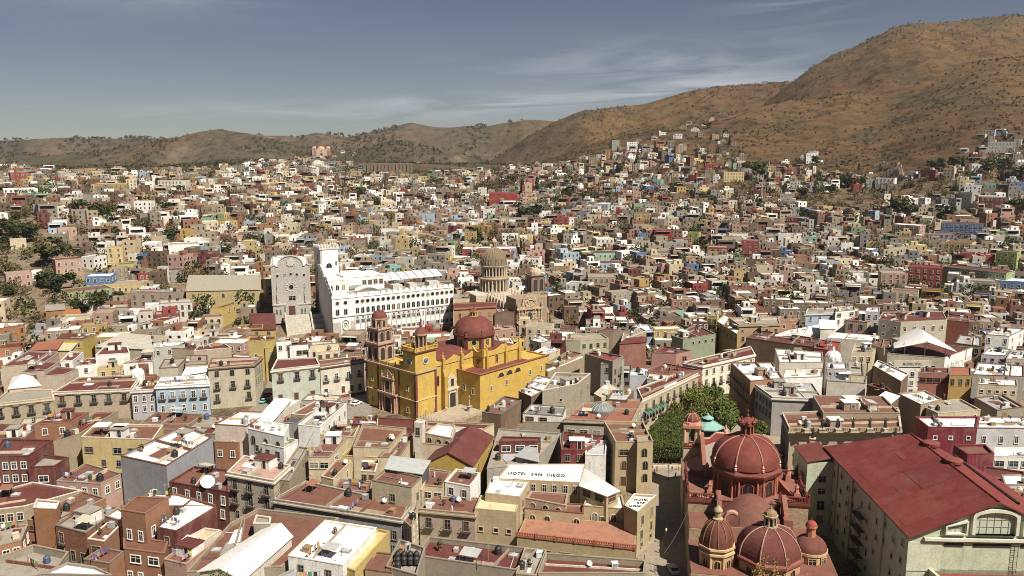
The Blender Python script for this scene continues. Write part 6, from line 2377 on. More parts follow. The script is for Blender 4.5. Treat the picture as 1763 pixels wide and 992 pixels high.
b('H', [(1245, 82), (1740, 72), (1732, 8), (1270, 10)], 26, (.432, .344, .176), (.400, .360, .288), 'the warehouse', 'long yellow warehouse with a pale corrugated roof left of the grey hall', '0:5x1r@2', rt='shed', rise=3, rm='sheet_metal', cl=0, hh=10)
b('H', [(660, 205), (862, 198), (860, 175), (690, 180)], 25, (.400, .368, .336), 'RC', 'the grey villa', 'grey house with a jutting upper floor and square windows', '0:4x2r', cl=1, hh=8.5)
b('H', [(860, 222), (968, 218), (965, 205), (870, 205)], 23, 'W', 'RW', 'the white low house', 'low white house with a wide window', '0:3x1r', cl=0, hh=5.5)
b('H', [(970, 182), (1066, 178), (1062, 165), (975, 168)], 26, 'W', 'RW', 'the white tall house', 'white house with two tall windows', '0:2x1t,0:2x1s@5', cl=0, hh=9)
b('H', [(1068, 172), (1288, 162), (1280, 140), (1075, 150)], 25, (.589, .570, .541), 'RC', 'the white row', 'long whitish house with four tall windows', '0:5x2t', cl=2, hh=9.5)
b('H', [(868, 100), (1225, 92), (1215, 72), (880, 78)], 29, (.288, .224, .176), 'RC', 'the brown block', 'wide brown house with scattered windows', '0:6x2r', cl=3, hh=9.5)
b('H', [(-40, 345), (166, 312), (162, 296), (-40, 300)], 17, (.336, .136, .048), 'RW', 'the orange left house', 'orange house with a white roof at the left edge', '0:4x2r', cl=1, hh=11)
b('H', [(305, 215), (432, 205), (428, 180), (310, 190)], 24, (.336, .144, .056), 'RC', 'the orange pair', 'orange house with a grey roof below the green house', '', cl=0, rt='shed', rise=1, hh=6)
b('H', [(425, 240), (540, 232), (530, 215), (440, 220)], 23, 'BR', (.336, .136, .048), 'the orange tile roof', 'open shed with an orange tiled roof', '0:2x1w@.3', cl=0, rt='shed', rise=1, hh=5.5)

# low terraces between the foreground and the row of the light blue house
for pts, z, wl, rf, nm, lab in (([(228, 742), (312, 742), (352, 716), (268, 712)], 8, 'TC', 'RB', 'the brick terraces', 'low brick terraces in front of the light blue house'),
                                ([(312, 748), (372, 750), (402, 722), (352, 716)], 7.5, 'TN', 'RC', 'the plaster terraces', 'low tan terraces right of the brick terraces'),
                                ([(372, 742), (425, 744), (448, 716), (404, 714)], 7, 'BR', 'RB', 'the umbrella terrace', 'low brown terrace house before the cream corner building'),
                                ([(20, 752), (110, 742), (120, 718), (40, 722)], 9, 'TN', (.40, .40, .36), 'the pale tin roof', 'low house with a pale tin roof at the left'),
                                ([(425, 730), (492, 724), (520, 708), (470, 706)], 6, 'GY', 'RC', 'the street side roof', 'low grey roofed house beside the narrow street'),
                                ([(830, 712), (862, 716), (900, 690), (868, 684)], 7, 'BR', 'RB', 'the basilica side shop', 'low brown house tucked against the basilica wing'),
                                ([(905, 668), (940, 676), (960, 655), (925, 648)], 8, 'TN', 'RW', 'the little white roof', 'small tan house with a white roof behind the weathered house')):
    b('U', pts, z, wl, rf, nm, lab, cl=3, par=.5)

# ================================================================== GROUND
def terrain():
    cols, v, f = 230, [], []
    us = [-900 + 3700 * i / cols for i in range(cols + 1)]
    ys = [-80, -30, 10, 30, 50, 65, 80, 95, 110, 130]
    y = 130
    while y < 5600:
        y *= 1.0265 if y < 900 else 1.0185
        ys.append(y)
    colr = []
    for y in ys:
        for u in us:
            d = max(y, 60) * cos(PIT) + CAMH * sin(PIT)
            x = (u - CX) * d / FOC
            z = ground(x, y)
            v.append((x, y, z))
            n = noise.noise(Vector((x / 240, y / 300, 2)))
            n2 = noise.noise(Vector((x / 70, y / 110, 8)))
            town = (.27, .21, .15)
            gold = (.140, .090, .049)
            red = (.122, .072, .043)
            scrub = (.085, .072, .046)
            grey = (.105, .088, .068)
            pale = (.34, .27, .19)
            fold = 0
            if y > 900:
                wx = x + 40 * noise.noise(Vector((x / 150, y / 150, 2)))
                fold = max(0, .62 - ridged(wx / 230, y / 560)) * 1.5 + max(0, .72 - ridged(wx / 90, y / 200)) * .9
            uu = u
            right = min(1, max(0, (uu - 830) / 160))
            hill = min(1, max(0, (z - base_z(u, y) + (y - 900) / 30) / 25)) if y > 800 else 0
            if y > 520:
                hill = max(hill, min(1, (y - 520) / 450))
            c = [0, 0, 0]
            for k in range(3):
                g1 = gold[k] + (red[k] - gold[k]) * min(1, max(0, n * 2.2)) * .8
                g1 = g1 + (scrub[k] - g1) * min(1, max(0, -n2 * 1.8 - .1)) * .75
                lft = grey[k] + (scrub[k] - grey[k]) * min(1, max(0, .35 - n * 1.6)) 
                lft = lft + (pale[k] - lft) * min(1, max(0, n2 * 2.4 - .75)) * .45
                lft = lft + (gold[k] - lft) * min(1, max(0, n * 1.6)) * .7
                hc = lft * (1 - right) + g1 * right
                hc = hc + (scrub[k] * .8 - hc) * min(.75, fold)
                c[k] = town[k] * (1 - hill) + hc * hill
            colr.append(c)
    m = cols + 1
    for j in range(len(ys) - 1):
        for i in range(cols):
            f.append((j * m + i, j * m + i + 1, (j + 1) * m + i + 1, (j + 1) * m + i))
    me = bpy.data.meshes.new('ground')
    me.from_pydata(v, [], f)
    me.materials.append(MATS['earth'])
    a = me.color_attributes.new('Col', 'FLOAT_COLOR', 'POINT')
    buf = []
    for c in colr:
        buf.extend((*c, 1))
    a.data.foreach_set('color', buf)
    me.polygons.foreach_set('use_smooth', [True] * len(f))
    o = link('ground', me)
    o['kind'] = 'structure'


terrain()


def sheet(name, pts, z, col, m='paving', zone='U'):
    g = G()
    w = [P(*zp(zone, *p), 0) for p in pts]
    g.add([(x, y, z) for x, y in w], [tuple(range(len(w)))])
    o = part(name, g, m, None, col)
    o['kind'] = 'structure'
    return w


sheet('street', [(1090, 1010), (1195, 1010), (1200, 880), (1190, 800), (1400, 792), (1400, 760), (1100, 760), (1115, 860)], .02, (.30, .26, .21))
plz = sheet('plaza', [(1105, 800), (1178, 800), (1400, 790), (1300, 700), (1260, 650), (1170, 655), (1120, 690), (1085, 740)], .05, (.34, .29, .23))
sheet('cross_street', [(560, 722), (640, 722), (640, 668), (600, 664), (555, 690)], .03, (.27, .25, .22))
sheet('side_street', [(420, 712), (480, 712), (472, 655), (462, 655), (448, 690)], .03, (.27, .25, .22))
FOOT.append([P(*q, 0) for q in ((1095, 1010), (1200, 1010), (1200, 800), (1400, 800), (1300, 690), (1270, 640), (1165, 645), (1085, 720), (1110, 800))])
FOOT.append([P(*q, 0) for q in ((560, 722), (640, 722), (640, 660), (600, 660), (550, 690))])
FOOT.append([P(*q, 0) for q in ((445, 712), (480, 712), (474, 650), (462, 650))])

# ================================================================== FAR HOUSES PICKED OUT ONE BY ONE
random.seed(5)
CN = dict(DS='dark stone', W='white', OW='off white', CR='cream', YE='ochre', YL='yellow', OR='orange', BK='brick red', BU='dark burgundy', RD='bright red', PK='pink', GY='grey', BG='grey blue', BL='deep blue',
          LB='light blue', GN='green', MN='mint green', TN='tan', ST='stone grey', TC='terracotta', BR='brown', LV='lavender', LM='lime green', TQ='turquoise', OC='ochre brown', PL='purple', AQ='pale green', GL='grey green')
FAR = '''O 65 345 150 425 RD;O 35 425 185 485 W the wide white house;O 175 410 255 450 GN;O 255 400 325 435 AQ;O 490 400 638 465 OC;O 638 380 690 445 CR the cream tower house;O 795 385 935 435 OW;O 1090 370 1150 415 BK
O 1400 365 1465 385 BL;O 1466 362 1508 400 RD;O 1270 365 1325 415 W;O 585 485 725 525 BU the crimson six window house;O 1105 585 1195 630 YE the ochre hillside house;O 1020 590 1100 642 CR;O 1338 570 1405 618 TC;O 1515 592 1600 615 BU
O 635 665 760 705 W;O 1385 662 1475 712 CR;O 1200 700 1305 740 W;O 800 835 910 890 GY;O 1210 750 1275 815 RD the red balcony house;O 1040 808 1135 872 OW;O 435 865 560 932 BL the blue house;O 525 905 710 945 YL
O 350 935 560 990 GN the green hillside house;O 555 822 628 905 TN;O 545 720 618 800 YL;O 590 805 690 838 LM;O 0 548 42 615 W;O 700 855 760 905 RD;O 290 780 410 850 PK;O 45 850 160 920 PK;O 300 625 385 680 PK;O 160 840 200 885 W;O 60 680 130 725 CR
P 1012 505 1082 548 W the house with two cypress trees;P 855 500 915 530 W;P 1112 495 1150 532 YL;P 1290 500 1365 555 LB;P 1375 512 1455 562 W;P 1490 500 1545 545 GN;P 1490 550 1572 612 OC the yellow balcony house;P 808 630 895 695 BR;P 896 632 938 692 OC
P 640 640 697 702 OC the orange box house;P 118 625 172 670 PL;P 412 550 485 612 LB;P 505 598 585 632 BU;P 990 708 1160 758 BG the blue row house;P 1285 748 1435 800 MN the mint house;P 1230 742 1288 800 GN;P 1310 800 1435 848 LB;P 1440 712 1525 768 W
P 1550 380 1630 415 TQ;P 1290 280 1315 318 OC;P 1455 190 1515 225 W the white hill house;P 1380 182 1420 230 GY;P 1340 282 1415 318 OR;P 930 772 1020 850 W the white two storey house;P 480 770 570 812 OW;P 575 795 740 857 W;P 310 738 440 778 MN
P 265 810 325 872 TQ;P 1085 822 1165 875 OC;P 1260 868 1400 960 TN the tan double house;P 1145 905 1265 992 W the white stepped house;P 1132 575 1235 612 W;P 1300 675 1395 745 OW;P 340 688 430 735 W
Q 60 645 115 712 LM the bright green house;Q 0 675 65 732 RD;Q 165 720 260 778 RD the scarlet house;Q 330 685 412 805 RD;Q 855 728 985 762 BL the long blue roof house;Q 1340 600 1530 665 BL the big blue house;Q 1365 562 1480 603 TC;Q 1350 695 1475 782 YL the yellow shadowed house
Q 1605 742 1700 852 LM the lime corner house;Q 1325 832 1640 925 GN the long green house;Q 1170 822 1322 942 RD the crimson cube house;Q 1030 850 1155 955 PK the ornate pink house;Q 1575 888 1760 962 BL the blue arcaded house;Q 1005 372 1095 422 W the white stepped villa;Q 655 248 715 295 W
Q 1300 650 1425 697 LV;Q 1535 470 1660 532 BU;Q 1555 400 1645 437 TQ;Q 1425 445 1480 527 GY;Q 1490 302 1575 345 W;Q 1570 190 1700 242 GY the unfinished concrete house;Q 240 342 345 388 YL;Q 1115 672 1275 740 TN the wide tan house;Q 1085 607 1220 668 PK;Q 1225 575 1270 642 GN
Q 715 775 800 832 W;Q 500 780 585 850 OW;Q 540 912 620 962 OR;Q 1545 132 1600 158 W;Q 555 570 650 612 RD'''
NWORD = {1: 'one storey', 2: 'two storey', 3: 'three storey', 4: 'four storey'}


def rel(u, v, skip=None):
    c = sorted(LM, key=lambda l: hypot(l[0] - u, (l[1] - v) * 1.6))
    out = []
    for lu, lv, nm in c[:9]:
        dx, dy = u - lu, v - lv
        if nm == skip or hypot(dx, dy) < 4:
            continue
        h = 'left' if dx < 0 else 'right'
        w = 'above' if dy < 0 else 'below'
        if abs(dx) > 2 * abs(dy):
            out.append('%s of %s' % (h, nm))
        elif abs(dy) > 2 * abs(dx):
            out.append('%s %s' % (w, nm))
        else:
            out.append('%s and %s of %s' % (w, h, nm))
    return out


def unique(desc, u, v, skip=None):
    rs = rel(u, v, skip)
    for r in rs:
        s = ' '.join((desc + ' ' + r).split()[:16])
        if s not in LABELS:
            return s
    for r in rs:
        for extra in ('just', 'further', 'a little', 'well', 'second', 'third', 'fourth'):
            s = ' '.join((desc + ' ' + extra + ' ' + r).split()[:16])
            if extra in ('second', 'third', 'fourth'):
                s = ' '.join((extra + ' ' + desc + ' ' + r).split()[:16])
            if s not in LABELS:
                return s
    return desc


pend = []
for ln in FAR.replace('\n', ';').split(';'):
    q = ln.split(' ', 6)
    z, x0, y0, x1, y1, c = q[0], *[float(k) for k in q[1:5]], q[5]
    nm = q[6] if len(q) > 6 else None
    u0, v0 = zp(z, x0, y0)
    u1, v1 = zp(z, x1, y1)
    if nm:
        LM.append(((u0 + u1) / 2, (v0 + v1) / 2, nm))
    pend.append((z, x0, y0, x1, y1, c, nm, (u0 + u1) / 2, (v0 + v1) / 2))
for z, x0, y0, x1, y1, c, nm, u, v in pend:
    wpx, hpx = x1 - x0, y1 - y0
    lab = unique('%s%s house on the hillside' % ('wide ' if wpx > 2.2 * hpx else 'narrow ' if wpx < hpx * .9 else '', CN[c]), u, v, nm)
    fhouse(z, x0, y0, x1, y1, c, lab, rot=random.uniform(-.35, .35), roof=random.choice(['RC', 'RB', 'RW', 'RC', 'RR']))

fhouse('O', 855, 705, 1000, 768, 'W', 'white hillside house with four arched windows and a wide opening', 'the arched white house', st='a', rows=1, cols=5)
fhouse('P', 765, 448, 905, 520, (.24, .028, .025), 'big dark red ribbed building below the red hill church', 'the big red building', rows=1, cols=5, st='t', d=22)
fhouse('P', 630, 727, 905, 786, (.22, .03, .03), 'long maroon building with a white canopy roof behind the stone dome', 'the long maroon building', roof='RW', rows=1, cols=7, st='s', frame='W', d=16)
fhouse('P', 585, 712, 800, 726, 'OW', 'long white canopy roof over the maroon building', None, roof='RW', rows=0, d=9)

# fortress wall, far churches
X, Y, Z = hit(*zp('P', 255, 348))
t = thing('fortress_wall', 'brown stone fortress wall with buttresses under the far hills', 'fortress', (X, Y, Z), -atan2(X, Y))
k = Y / FOC
Lw, Hw = 250 / 2.918 * k, 50 / 2.918 * k
g = G()
g.box(-Lw / 2, Lw / 2, 0, 14, -6, Hw)
part('wall', g, 'stone', t, (.17, .13, .095))
for i in range(14):
    g = G()
    x = -Lw / 2 + Lw * (i + .5) / 14
    g.box(x - .9, x + .9, -1.6, 0, -6, Hw * .96)
    part('buttress', g, 'stone', t, (.19, .145, .105))
LM.append((665, 290, 'the fortress wall'))


def far_church(zone, xc, yb, w, h, col, label, nm, tw=2):
    u, v = zp(zone, xc, yb)
    X, Y, Z = hit(u, v)
    k = Y / FOC / ZN[zone][2]
    w, h = w * k, h * k
    t = thing('hill_church', label, 'church', (X, Y, Z), -atan2(X, Y))
    g = G()
    g.box(-w / 2, w / 2, 0, w * 1.2, -5, h * .55)
    part('nave', g, 'plaster', t, col)
    g = G()
    g.ext([(-w * .3, 0), (w * .3, 0), (w * .3, h * .6), (w * .15, h * .75), (-w * .15, h * .75), (-w * .3, h * .6)], -.6, 0)
    part('facade', g, 'plaster', t, (.5, .36, .25))
    put_window(t, 'a', 0, -.6, .4, 0, w * .14, h * .28)
    put_window(t, 'a', 0, -.6, h * .42, 0, w * .12, h * .14)
    for s in ((-1, 1) if tw == 2 else (1,)):
        g = G()
        x = s * w * .38
        q = w * .1
        g.box(x - q, x + q, 0, 2 * q, 0, h * .82)
        g.lathe(domeprof(q * 1.2, h * .14, h * .82, 5), 10, x, q)
        part('tower', g, 'plaster', t, col)
        put_window(t, 'a', x, 0, h * .6, 0, q * .9, h * .14)
    dome(t, 0, w * .8, h * .55, w * .24, h * .42, 16, col)
    FOOT.append([(X - w, Y - 4), (X + w, Y - 4), (X + w, Y + w * 1.4), (X - w, Y + w * 1.4)])
    LM.append((u, v - 8, nm))


far_church('P', 962, 455, 62, 85, (.27, .045, .035), 'dark red church with ornate front between two tall cypresses', 'the red hill church', 1)
far_church('O', 1615, 258, 88, 48, (.56, .33, .24), 'pink domed church alone on the far ridge', 'the pink ridge church')

# ================================================================== THE REST OF THE TOWN
TOP = [(-300, 292), (0, 295), (100, 300), (230, 305), (330, 300), (400, 291), (480, 284), (540, 277), (600, 286), (640, 302), (705, 308), (800, 302), (900, 292), (960, 287), (1000, 278), (1050, 266), (1100, 258),
       (1150, 250), (1200, 250), (1260, 266), (1300, 290), (1380, 292), (1450, 302), (1500, 307), (1560, 300), (1640, 292), (1680, 266), (1720, 250), (1763, 242), (2200, 236)]
GAP = [[(60, 300), (60, 1), (60, 1)], [(0, 480), (30, 400), (110, 430), (150, 470), (160, 530), (60, 580), (0, 580)], [(0, 380), (70, 360), (70, 420), (0, 430)], [(1240, 310), (1300, 300), (1300, 345), (1210, 335)],
       [(1560, 315), (1630, 308), (1635, 340), (1570, 348)], [(800, 320), (890, 310), (890, 330), (820, 340)], [(1380, 330), (1540, 330), (1500, 370), (1360, 365)]]
PALF = ['TN'] * 20 + ['W'] * 19 + ['OW'] * 12 + ['CR'] * 13 + ['GY'] * 8 + ['ST'] * 20 + ['DS'] * 8 + ['BR'] * 11 + ['PK'] * 7 + ['YL'] * 5 + ['TC'] * 6 + ['OR'] * 2 + ['BU'] * 3 + ['RD'] * 3 + ['LB'] * 4 + ['BL', 'BG', 'GN', 'MN', 'LV', 'OC', 'OC'] + ['BK'] * 6 + ['BR'] * 4
random.seed(99)
FB = [(min(p[0] for p in f), max(p[0] for p in f), min(p[1] for p in f), max(p[1] for p in f), f) for f in FOOT]
BIN = {}
for f in FB:
    for i in range(int(f[0] // 25), int(f[1] // 25) + 1):
        for j in range(int(f[2] // 25), int(f[3] // 25) + 1):
            BIN.setdefault((i, j), []).append(f)


def free(x, y):
    for f in BIN.get((int(x // 25), int(y // 25)), ()):
        if f[0] <= x <= f[1] and f[2] <= y <= f[3] and inside(f[4], x, y):
            return False
    return True


CLEAR = [(470, 540), (566, 540), (566, 602), (470, 602)]
LOW = [(560, 520), (800, 520), (800, 605), (640, 615), (560, 602)]
cand = []
TOWNT = []
Y = 150.0
while Y < 1750:
    step = 10.0 if Y < 650 else 11.0 if Y < 1000 else 13.0
    n = int((0.84 * Y + 40) / step)
    for i in range(-n, n + 1):
        x = (i + random.uniform(-.35, .35)) * step
        y = Y + random.uniform(-.35, .35) * step
        if random.random() < .05:
            continue
        u, v = proj(x, y, ground(x, y) if y > 300 else 0)
        off = u < -70 or u > 1815
        if not -330 < u < 2150 or v < lerp_tab(TOP, u) or (v > 690 and not off) or inside(CLEAR, u, v):
            continue
        if y > 1000 and random.random() < .25:
            continue
        if u > 1150 and v < 350 and random.random() < .24:
            continue
        if u > 1500 and v < 420 and random.random() < .35:
            continue
        if u < 340 and 330 < v < 560 and random.random() < .32:
            continue
        if any(inside(q, u, v) for q in GAP):
            continue
        if y > 330 and random.random() < .14 and not inside(LOW, u, v):
            TOWNT.append((x, y))
            continue
        cand.append((x, y, u, v))
    Y += step
houses = []
for x, y, u, v in cand:
    w, d = random.choice([random.uniform(5, 8.5), random.uniform(7, 11), random.uniform(9, 15)]), random.uniform(6, 11)
    a = .55 * noise.noise(Vector((x / 130, y / 130, 4))) * 2 + random.uniform(-.15, .15) - .25 * x / max(y, 1)
    st = random.choice([1, 2, 2, 2, 3, 3]) if y < 800 else random.choice([1, 1, 2, 2, 3])
    if inside(LOW, u, v):
        st = 1
    ca, sa = cos(a), sin(a)
    poly = [(x + px * ca - py * sa, y + px * sa + py * ca) for px, py in ((-w / 2, -d / 2), (w / 2, -d / 2), (w / 2, d / 2), (-w / 2, d / 2))]
    if not (free(x, y) and all(free(*p) for p in poly)):
        w, d = w * .62, d * .62
        poly = [(x + px * ca - py * sa, y + px * sa + py * ca) for px, py in ((-w / 2, -d / 2), (w / 2, -d / 2), (w / 2, d / 2), (-w / 2, d / 2))]
        if not (free(x, y) and all(free(*p) for p in poly)):
            continue
    z = ground(x, y)
    zone_red = u > 900 and y < 420
    wall = random.choice(PALF)
    if u > 1000 and random.random() < .16:
        wall = random.choice(['TN', 'BR', 'ST', 'BR', 'DS', 'BU', 'BL', 'RD', 'GN', 'OC', 'TC', 'BK'])
    if 330 < u < 700 and v < 420 and random.random() < .25:
        wall = random.choice(['CR', 'YL', 'W', 'TN'])
    roof = random.choice(['RC', 'RC', 'RW', 'RW', 'RW', 'RB', 'TN', 'RR', 'ST'] if not zone_red else ['RC', 'RW', 'RW', 'RR', 'RR', 'RR', 'RB'])
    houses.append([x, y, z, u, v, w, d, a, st, wall, roof, poly])
houses.sort(key=lambda h: -(h[5] * h[8] / h[1] ** 1.3))
single = [h for h in houses if 255 < h[1] < 470 and 0 < h[3] < 1763][:44]
sid = {id(h) for h in single}
for h in single:
    x, y, z, u, v, w, d, a, st, wall, roof, poly = h
    t = thing('house', unique('%s %s house with %s roof' % (NWORD[st], CN[wall], {'RC': 'grey', 'RW': 'white', 'RB': 'reddish', 'TN': 'tan', 'RR': 'dark red', 'ST': 'stone grey'}[roof]), u, v - 12), 'house', (x, y, z), a)
    lp = rpoly(-w / 2, w / 2, -d / 2, d / 2)
    hh = 3.3 * st + .4
    polywall(t, lp, -5, hh, .5, wall)
    g = G()
    g.add([(px, py, hh) for px, py in lp], [(0, 1, 2, 3)])
    part('roof', g, 'roofing', t, roof)
    wins(t, lp, hh, '0:%dx%dr,1:%dx%dr,3:%dx%dr' % (max(1, int(w / 3)), st, max(1, int(d / 4)), st, max(1, int(d / 4)), st), 0, 'OW', 3.3, .8)
    if random.random() < .6:
        hut(t, random.uniform(-.2, .2) * w, d * .15, hh, 2.6, 2.6, 2.2, 0, random.choice(['W', wall, 'TN']), 'RC', int(random.random() * 2))
    BLD.append((poly, z + hh, None, 1, t))

GM = G()


def many_house(h):
    x, y, z, u, v, w, d, a, st, wall, roof, poly = h
    hh = 3.2 * st + random.uniform(-.3, .6)
    s0 = len(GM.v)
    wc, rc = cc(wall), cc(roof)
    f = random.uniform(.88, 1.05) if wall in ('W', 'OW', 'CR') else random.uniform(.68, 1.05)
    GM.mi, GM.col = 0, (wc[0] * f, wc[1] * f, wc[2] * f)
    lp = rpoly(-w / 2, w / 2, -d / 2, d / 2)
    GM.wallring(lp, rpoly(-w / 2 + .3, w / 2 - .3, -d / 2 + .3, d / 2 - .3), -6, hh + .6, hh)
    GM.col = rc
    GM.add([(px, py, hh) for px, py in lp], [(0, 1, 2, 3)])
    if random.random() < .5 and w > 6:       # a storey set back, a shed or a tank room
        ww, dd, h2 = w * random.uniform(.3, .6), d * random.uniform(.3, .6), random.uniform(2.2, 3)
        ox, oy = random.uniform(-.5, .5) * (w - ww), random.uniform(-.1, .5) * (d - dd)
        GM.col = cc(random.choice([wall, wall, 'W', 'TN', 'BK', 'ST']))
        GM.box(ox - ww / 2, ox + ww / 2, oy - dd / 2, oy + dd / 2, hh, hh + h2, False)
        GM.mi = 1
        GM.box(ox - .5, ox + .5, oy - dd / 2 - .06, oy - dd / 2, hh + .3, hh + 1.9)
        GM.mi = 0
    if random.random() < .5:        # a lower wing, a stair or a lean-to against one side
        sx = random.choice((-1, 1))
        ww, dd, h2 = random.uniform(2, 4.5), d * random.uniform(.4, .9), hh * random.uniform(.4, .85)
        GM.col = cc(random.choice([wall, wall, 'TN', 'BK', 'ST', 'OW']))
        x0 = sx * (w / 2 + ww / 2 - .1)
        GM.box(x0 - ww / 2, x0 + ww / 2, -d / 2 - random.uniform(-1, 1), -d / 2 + dd, -6, h2, False)
        GM.col = rc
        GM.box(x0 - ww / 2 - .1, x0 + ww / 2 + .1, -d / 2 + 1.2, -d / 2 + dd, h2, h2 + .15, False)
    if random.random() < .45:
        GM.col = random.choice([(.03, .03, .03), (.03, .03, .03), (.5, .5, .5), (.7, .7, .68)])
        ox, oy = random.uniform(-.35, .35) * w, random.uniform(-.3, .35) * d
        GM.lathe([(.55, hh), (.58, hh + 1.1), (.3, hh + 1.4)], 7, ox, oy)
    GM.mi, GM.col = 1, None
    if random.random() < .3:
        GM.box(-w * .36, w * .30, -d / 2 - .1, -d / 2, hh - 2.6, hh - .5, False)  # dark glass band put in as the shade of a veranda recess
        GM.mi, GM.col = 0, random.choice([(.7, .69, .66), (.3, .27, .23), wc])
        GM.box(-w * .42, w * .36, -d / 2 - 1.3, -d / 2, hh - .45, hh - .25)
        GM.mi, GM.col = 1, None
    sides = [0]
    sides.append(1 if x < 0 else 3)
    for e in sides:
        L = w if e == 0 else d
        n = max(1, int(L / random.uniform(2.8, 4)))
        for fl in range(st):
            zb = hh - 2.5 - fl * 3.1
            for i in range(n):
                if random.random() < .16:
                    continue
                p = -L / 2 + L * (i + .5) / n + random.uniform(-.2, .2)
                ww, wh = random.choice([(.5, 1.3), (.45, 1.5), (.7, 1.2), (.5, 1.9)])
                z0, z1 = zb, zb + wh
                if e == 0:
                    GM.box(p - ww, p + ww, -d / 2 - .07, -d / 2, z0, z1, False)
                elif e == 1:
                    GM.box(w / 2, w / 2 + .07, p - ww, p + ww, z0, z1, False)
                else:
                    GM.box(-w / 2 - .07, -w / 2, p - ww, p + ww, z0, z1, False)
    GM.xf(Matrix.Translation((x, y, z)) @ Matrix.Rotation(a, 4, 'Z'), s0)


for h in houses:
    if id(h) not in sid:
        many_house(h)
o = link('town_houses', GM.mesh('town_houses', ['plaster_many', 'window_glass']))
o['kind'] = 'stuff'
o['label'] = 'mass of small flat roofed houses covering the valley and slopes'
print('HOUSES', len(houses))

# scattered houses on the slopes above the town
SLOPE = [(1125, 240), (1140, 232), (1152, 246), (1168, 238), (1178, 222), (1186, 214), (1196, 226), (1205, 236), (1215, 216), (1225, 208), (1230, 240), (1242, 246), (1250, 235), (1262, 250), (1085, 250), (1070, 262), (1100, 244),
         (1385, 275), (1400, 270), (1410, 282), (1330, 285), (1350, 282), (1690, 236), (1705, 246), (1722, 232), (1740, 240), (1752, 250), (1660, 262), (1540, 290), (1520, 284), (590, 262), (610, 268), (575, 270), (450, 282), (420, 288), (25, 292), (60, 288), (10, 286)]
GM2 = GM
GM = G()
for u, v in SLOPE:
    x, y, z = hit(u, v)
    w = random.uniform(7, 12)
    h = [x, y, z, u, v, w, 9, random.uniform(-.4, .4) - x / y, random.choice([1, 1, 1, 2]), random.choice(['W', 'W', 'OW', 'CR', 'TN', 'PK', 'TN']), 'RC', None]
    many_house(h)
o = link('hillside_houses', GM.mesh('hillside_houses', ['plaster_many', 'window_glass']))
o['kind'] = 'stuff'
o['label'] = 'pale houses scattered up the hillside above the town'

# ================================================================== TREES
random.seed(31)


def leafball(g, cx, cy, cz, rx, ry, rz, n, s):
    for _ in range(n):
        while True:
            p = Vector((random.uniform(-1, 1), random.uniform(-1, 1), random.uniform(-1, 1)))
            if .35 < p.length < 1:
                break
        if random.random() < .6:
            p = p.normalized() * random.uniform(.8, 1)
        c = Vector((cx + p.x * rx, cy + p.y * ry, cz + p.z * rz))
        a = Vector((random.gauss(0, 1), random.gauss(0, 1), random.gauss(0, 1))).normalized()
        bb = a.orthogonal().normalized()
        q = a.cross(bb)
        r1, r2 = s * random.uniform(.6, 1.25), s * random.uniform(.35, .7)
        g.add([tuple(c - bb * r1), tuple(c + q * r2), tuple(c + bb * r1), tuple(c - q * r2)], [(0, 1, 2, 3)])


def crown(kind, n=420, s=.1):
    g = G()
    if kind == 'cyp':
        for i in range(9):
            z = .12 + .85 * i / 9
            r = .17 * (1 - z) ** .55 + .02
            leafball(g, 0, 0, z, r, r, .1, n // 9, s * .6)
    else:
        m = random.randint(6, 9)
        for i in range(m):
            a, r = random.uniform(0, 6.28), random.uniform(.1, .42)
            z = random.uniform(.42, .82)
            q = random.uniform(.17, .30)
            leafball(g, r * cos(a), r * sin(a), z, q, q, q * .8, n // m, s)
    return g.mesh('crown', 'leaves')


def fine_crown():
    return crown('round', 2400, .042)


def trunk_mesh(h):
    g = G()
    g.tube((0, 0, -.1), (.02, .01, h * .5), .035, 6, .025)
    for k in range(4):
        a = k * 1.6
        g.tube((.02, .01, h * .45), (.22 * cos(a), .22 * sin(a), h), .022, 5, .008)
    return g.mesh('trunk', 'bark')


CRN = [crown('round') for _ in range(6)]
CYP = [crown('cyp') for _ in range(2)]
BARE = [crown('round', 190, .075) for _ in range(3)]
TRK = trunk_mesh(.55)
LEAFC = [(.050, .062, .022), (.060, .070, .028), (.042, .052, .022), (.075, .080, .035)]
BROWNC = [(.12, .085, .045), (.14, .10, .05), (.10, .085, .045)]


def tree(kind, x, y, z, h, label, wide=1.0, col=None, group=None, mesh=None):
    t = thing('tree' if kind != 'cyp' else 'cypress_tree', label, 'tree', (x, y, z), random.uniform(0, 6), group)
    t.scale = (h * wide, h * wide, h)
    link('trunk', TRK, t)
    m = mesh or random.choice(CYP if kind == 'cyp' else BARE if kind == 'b' else CRN)
    link('crown', m, t, col or random.choice(BROWNC if kind == 'b' else LEAFC))
    return t


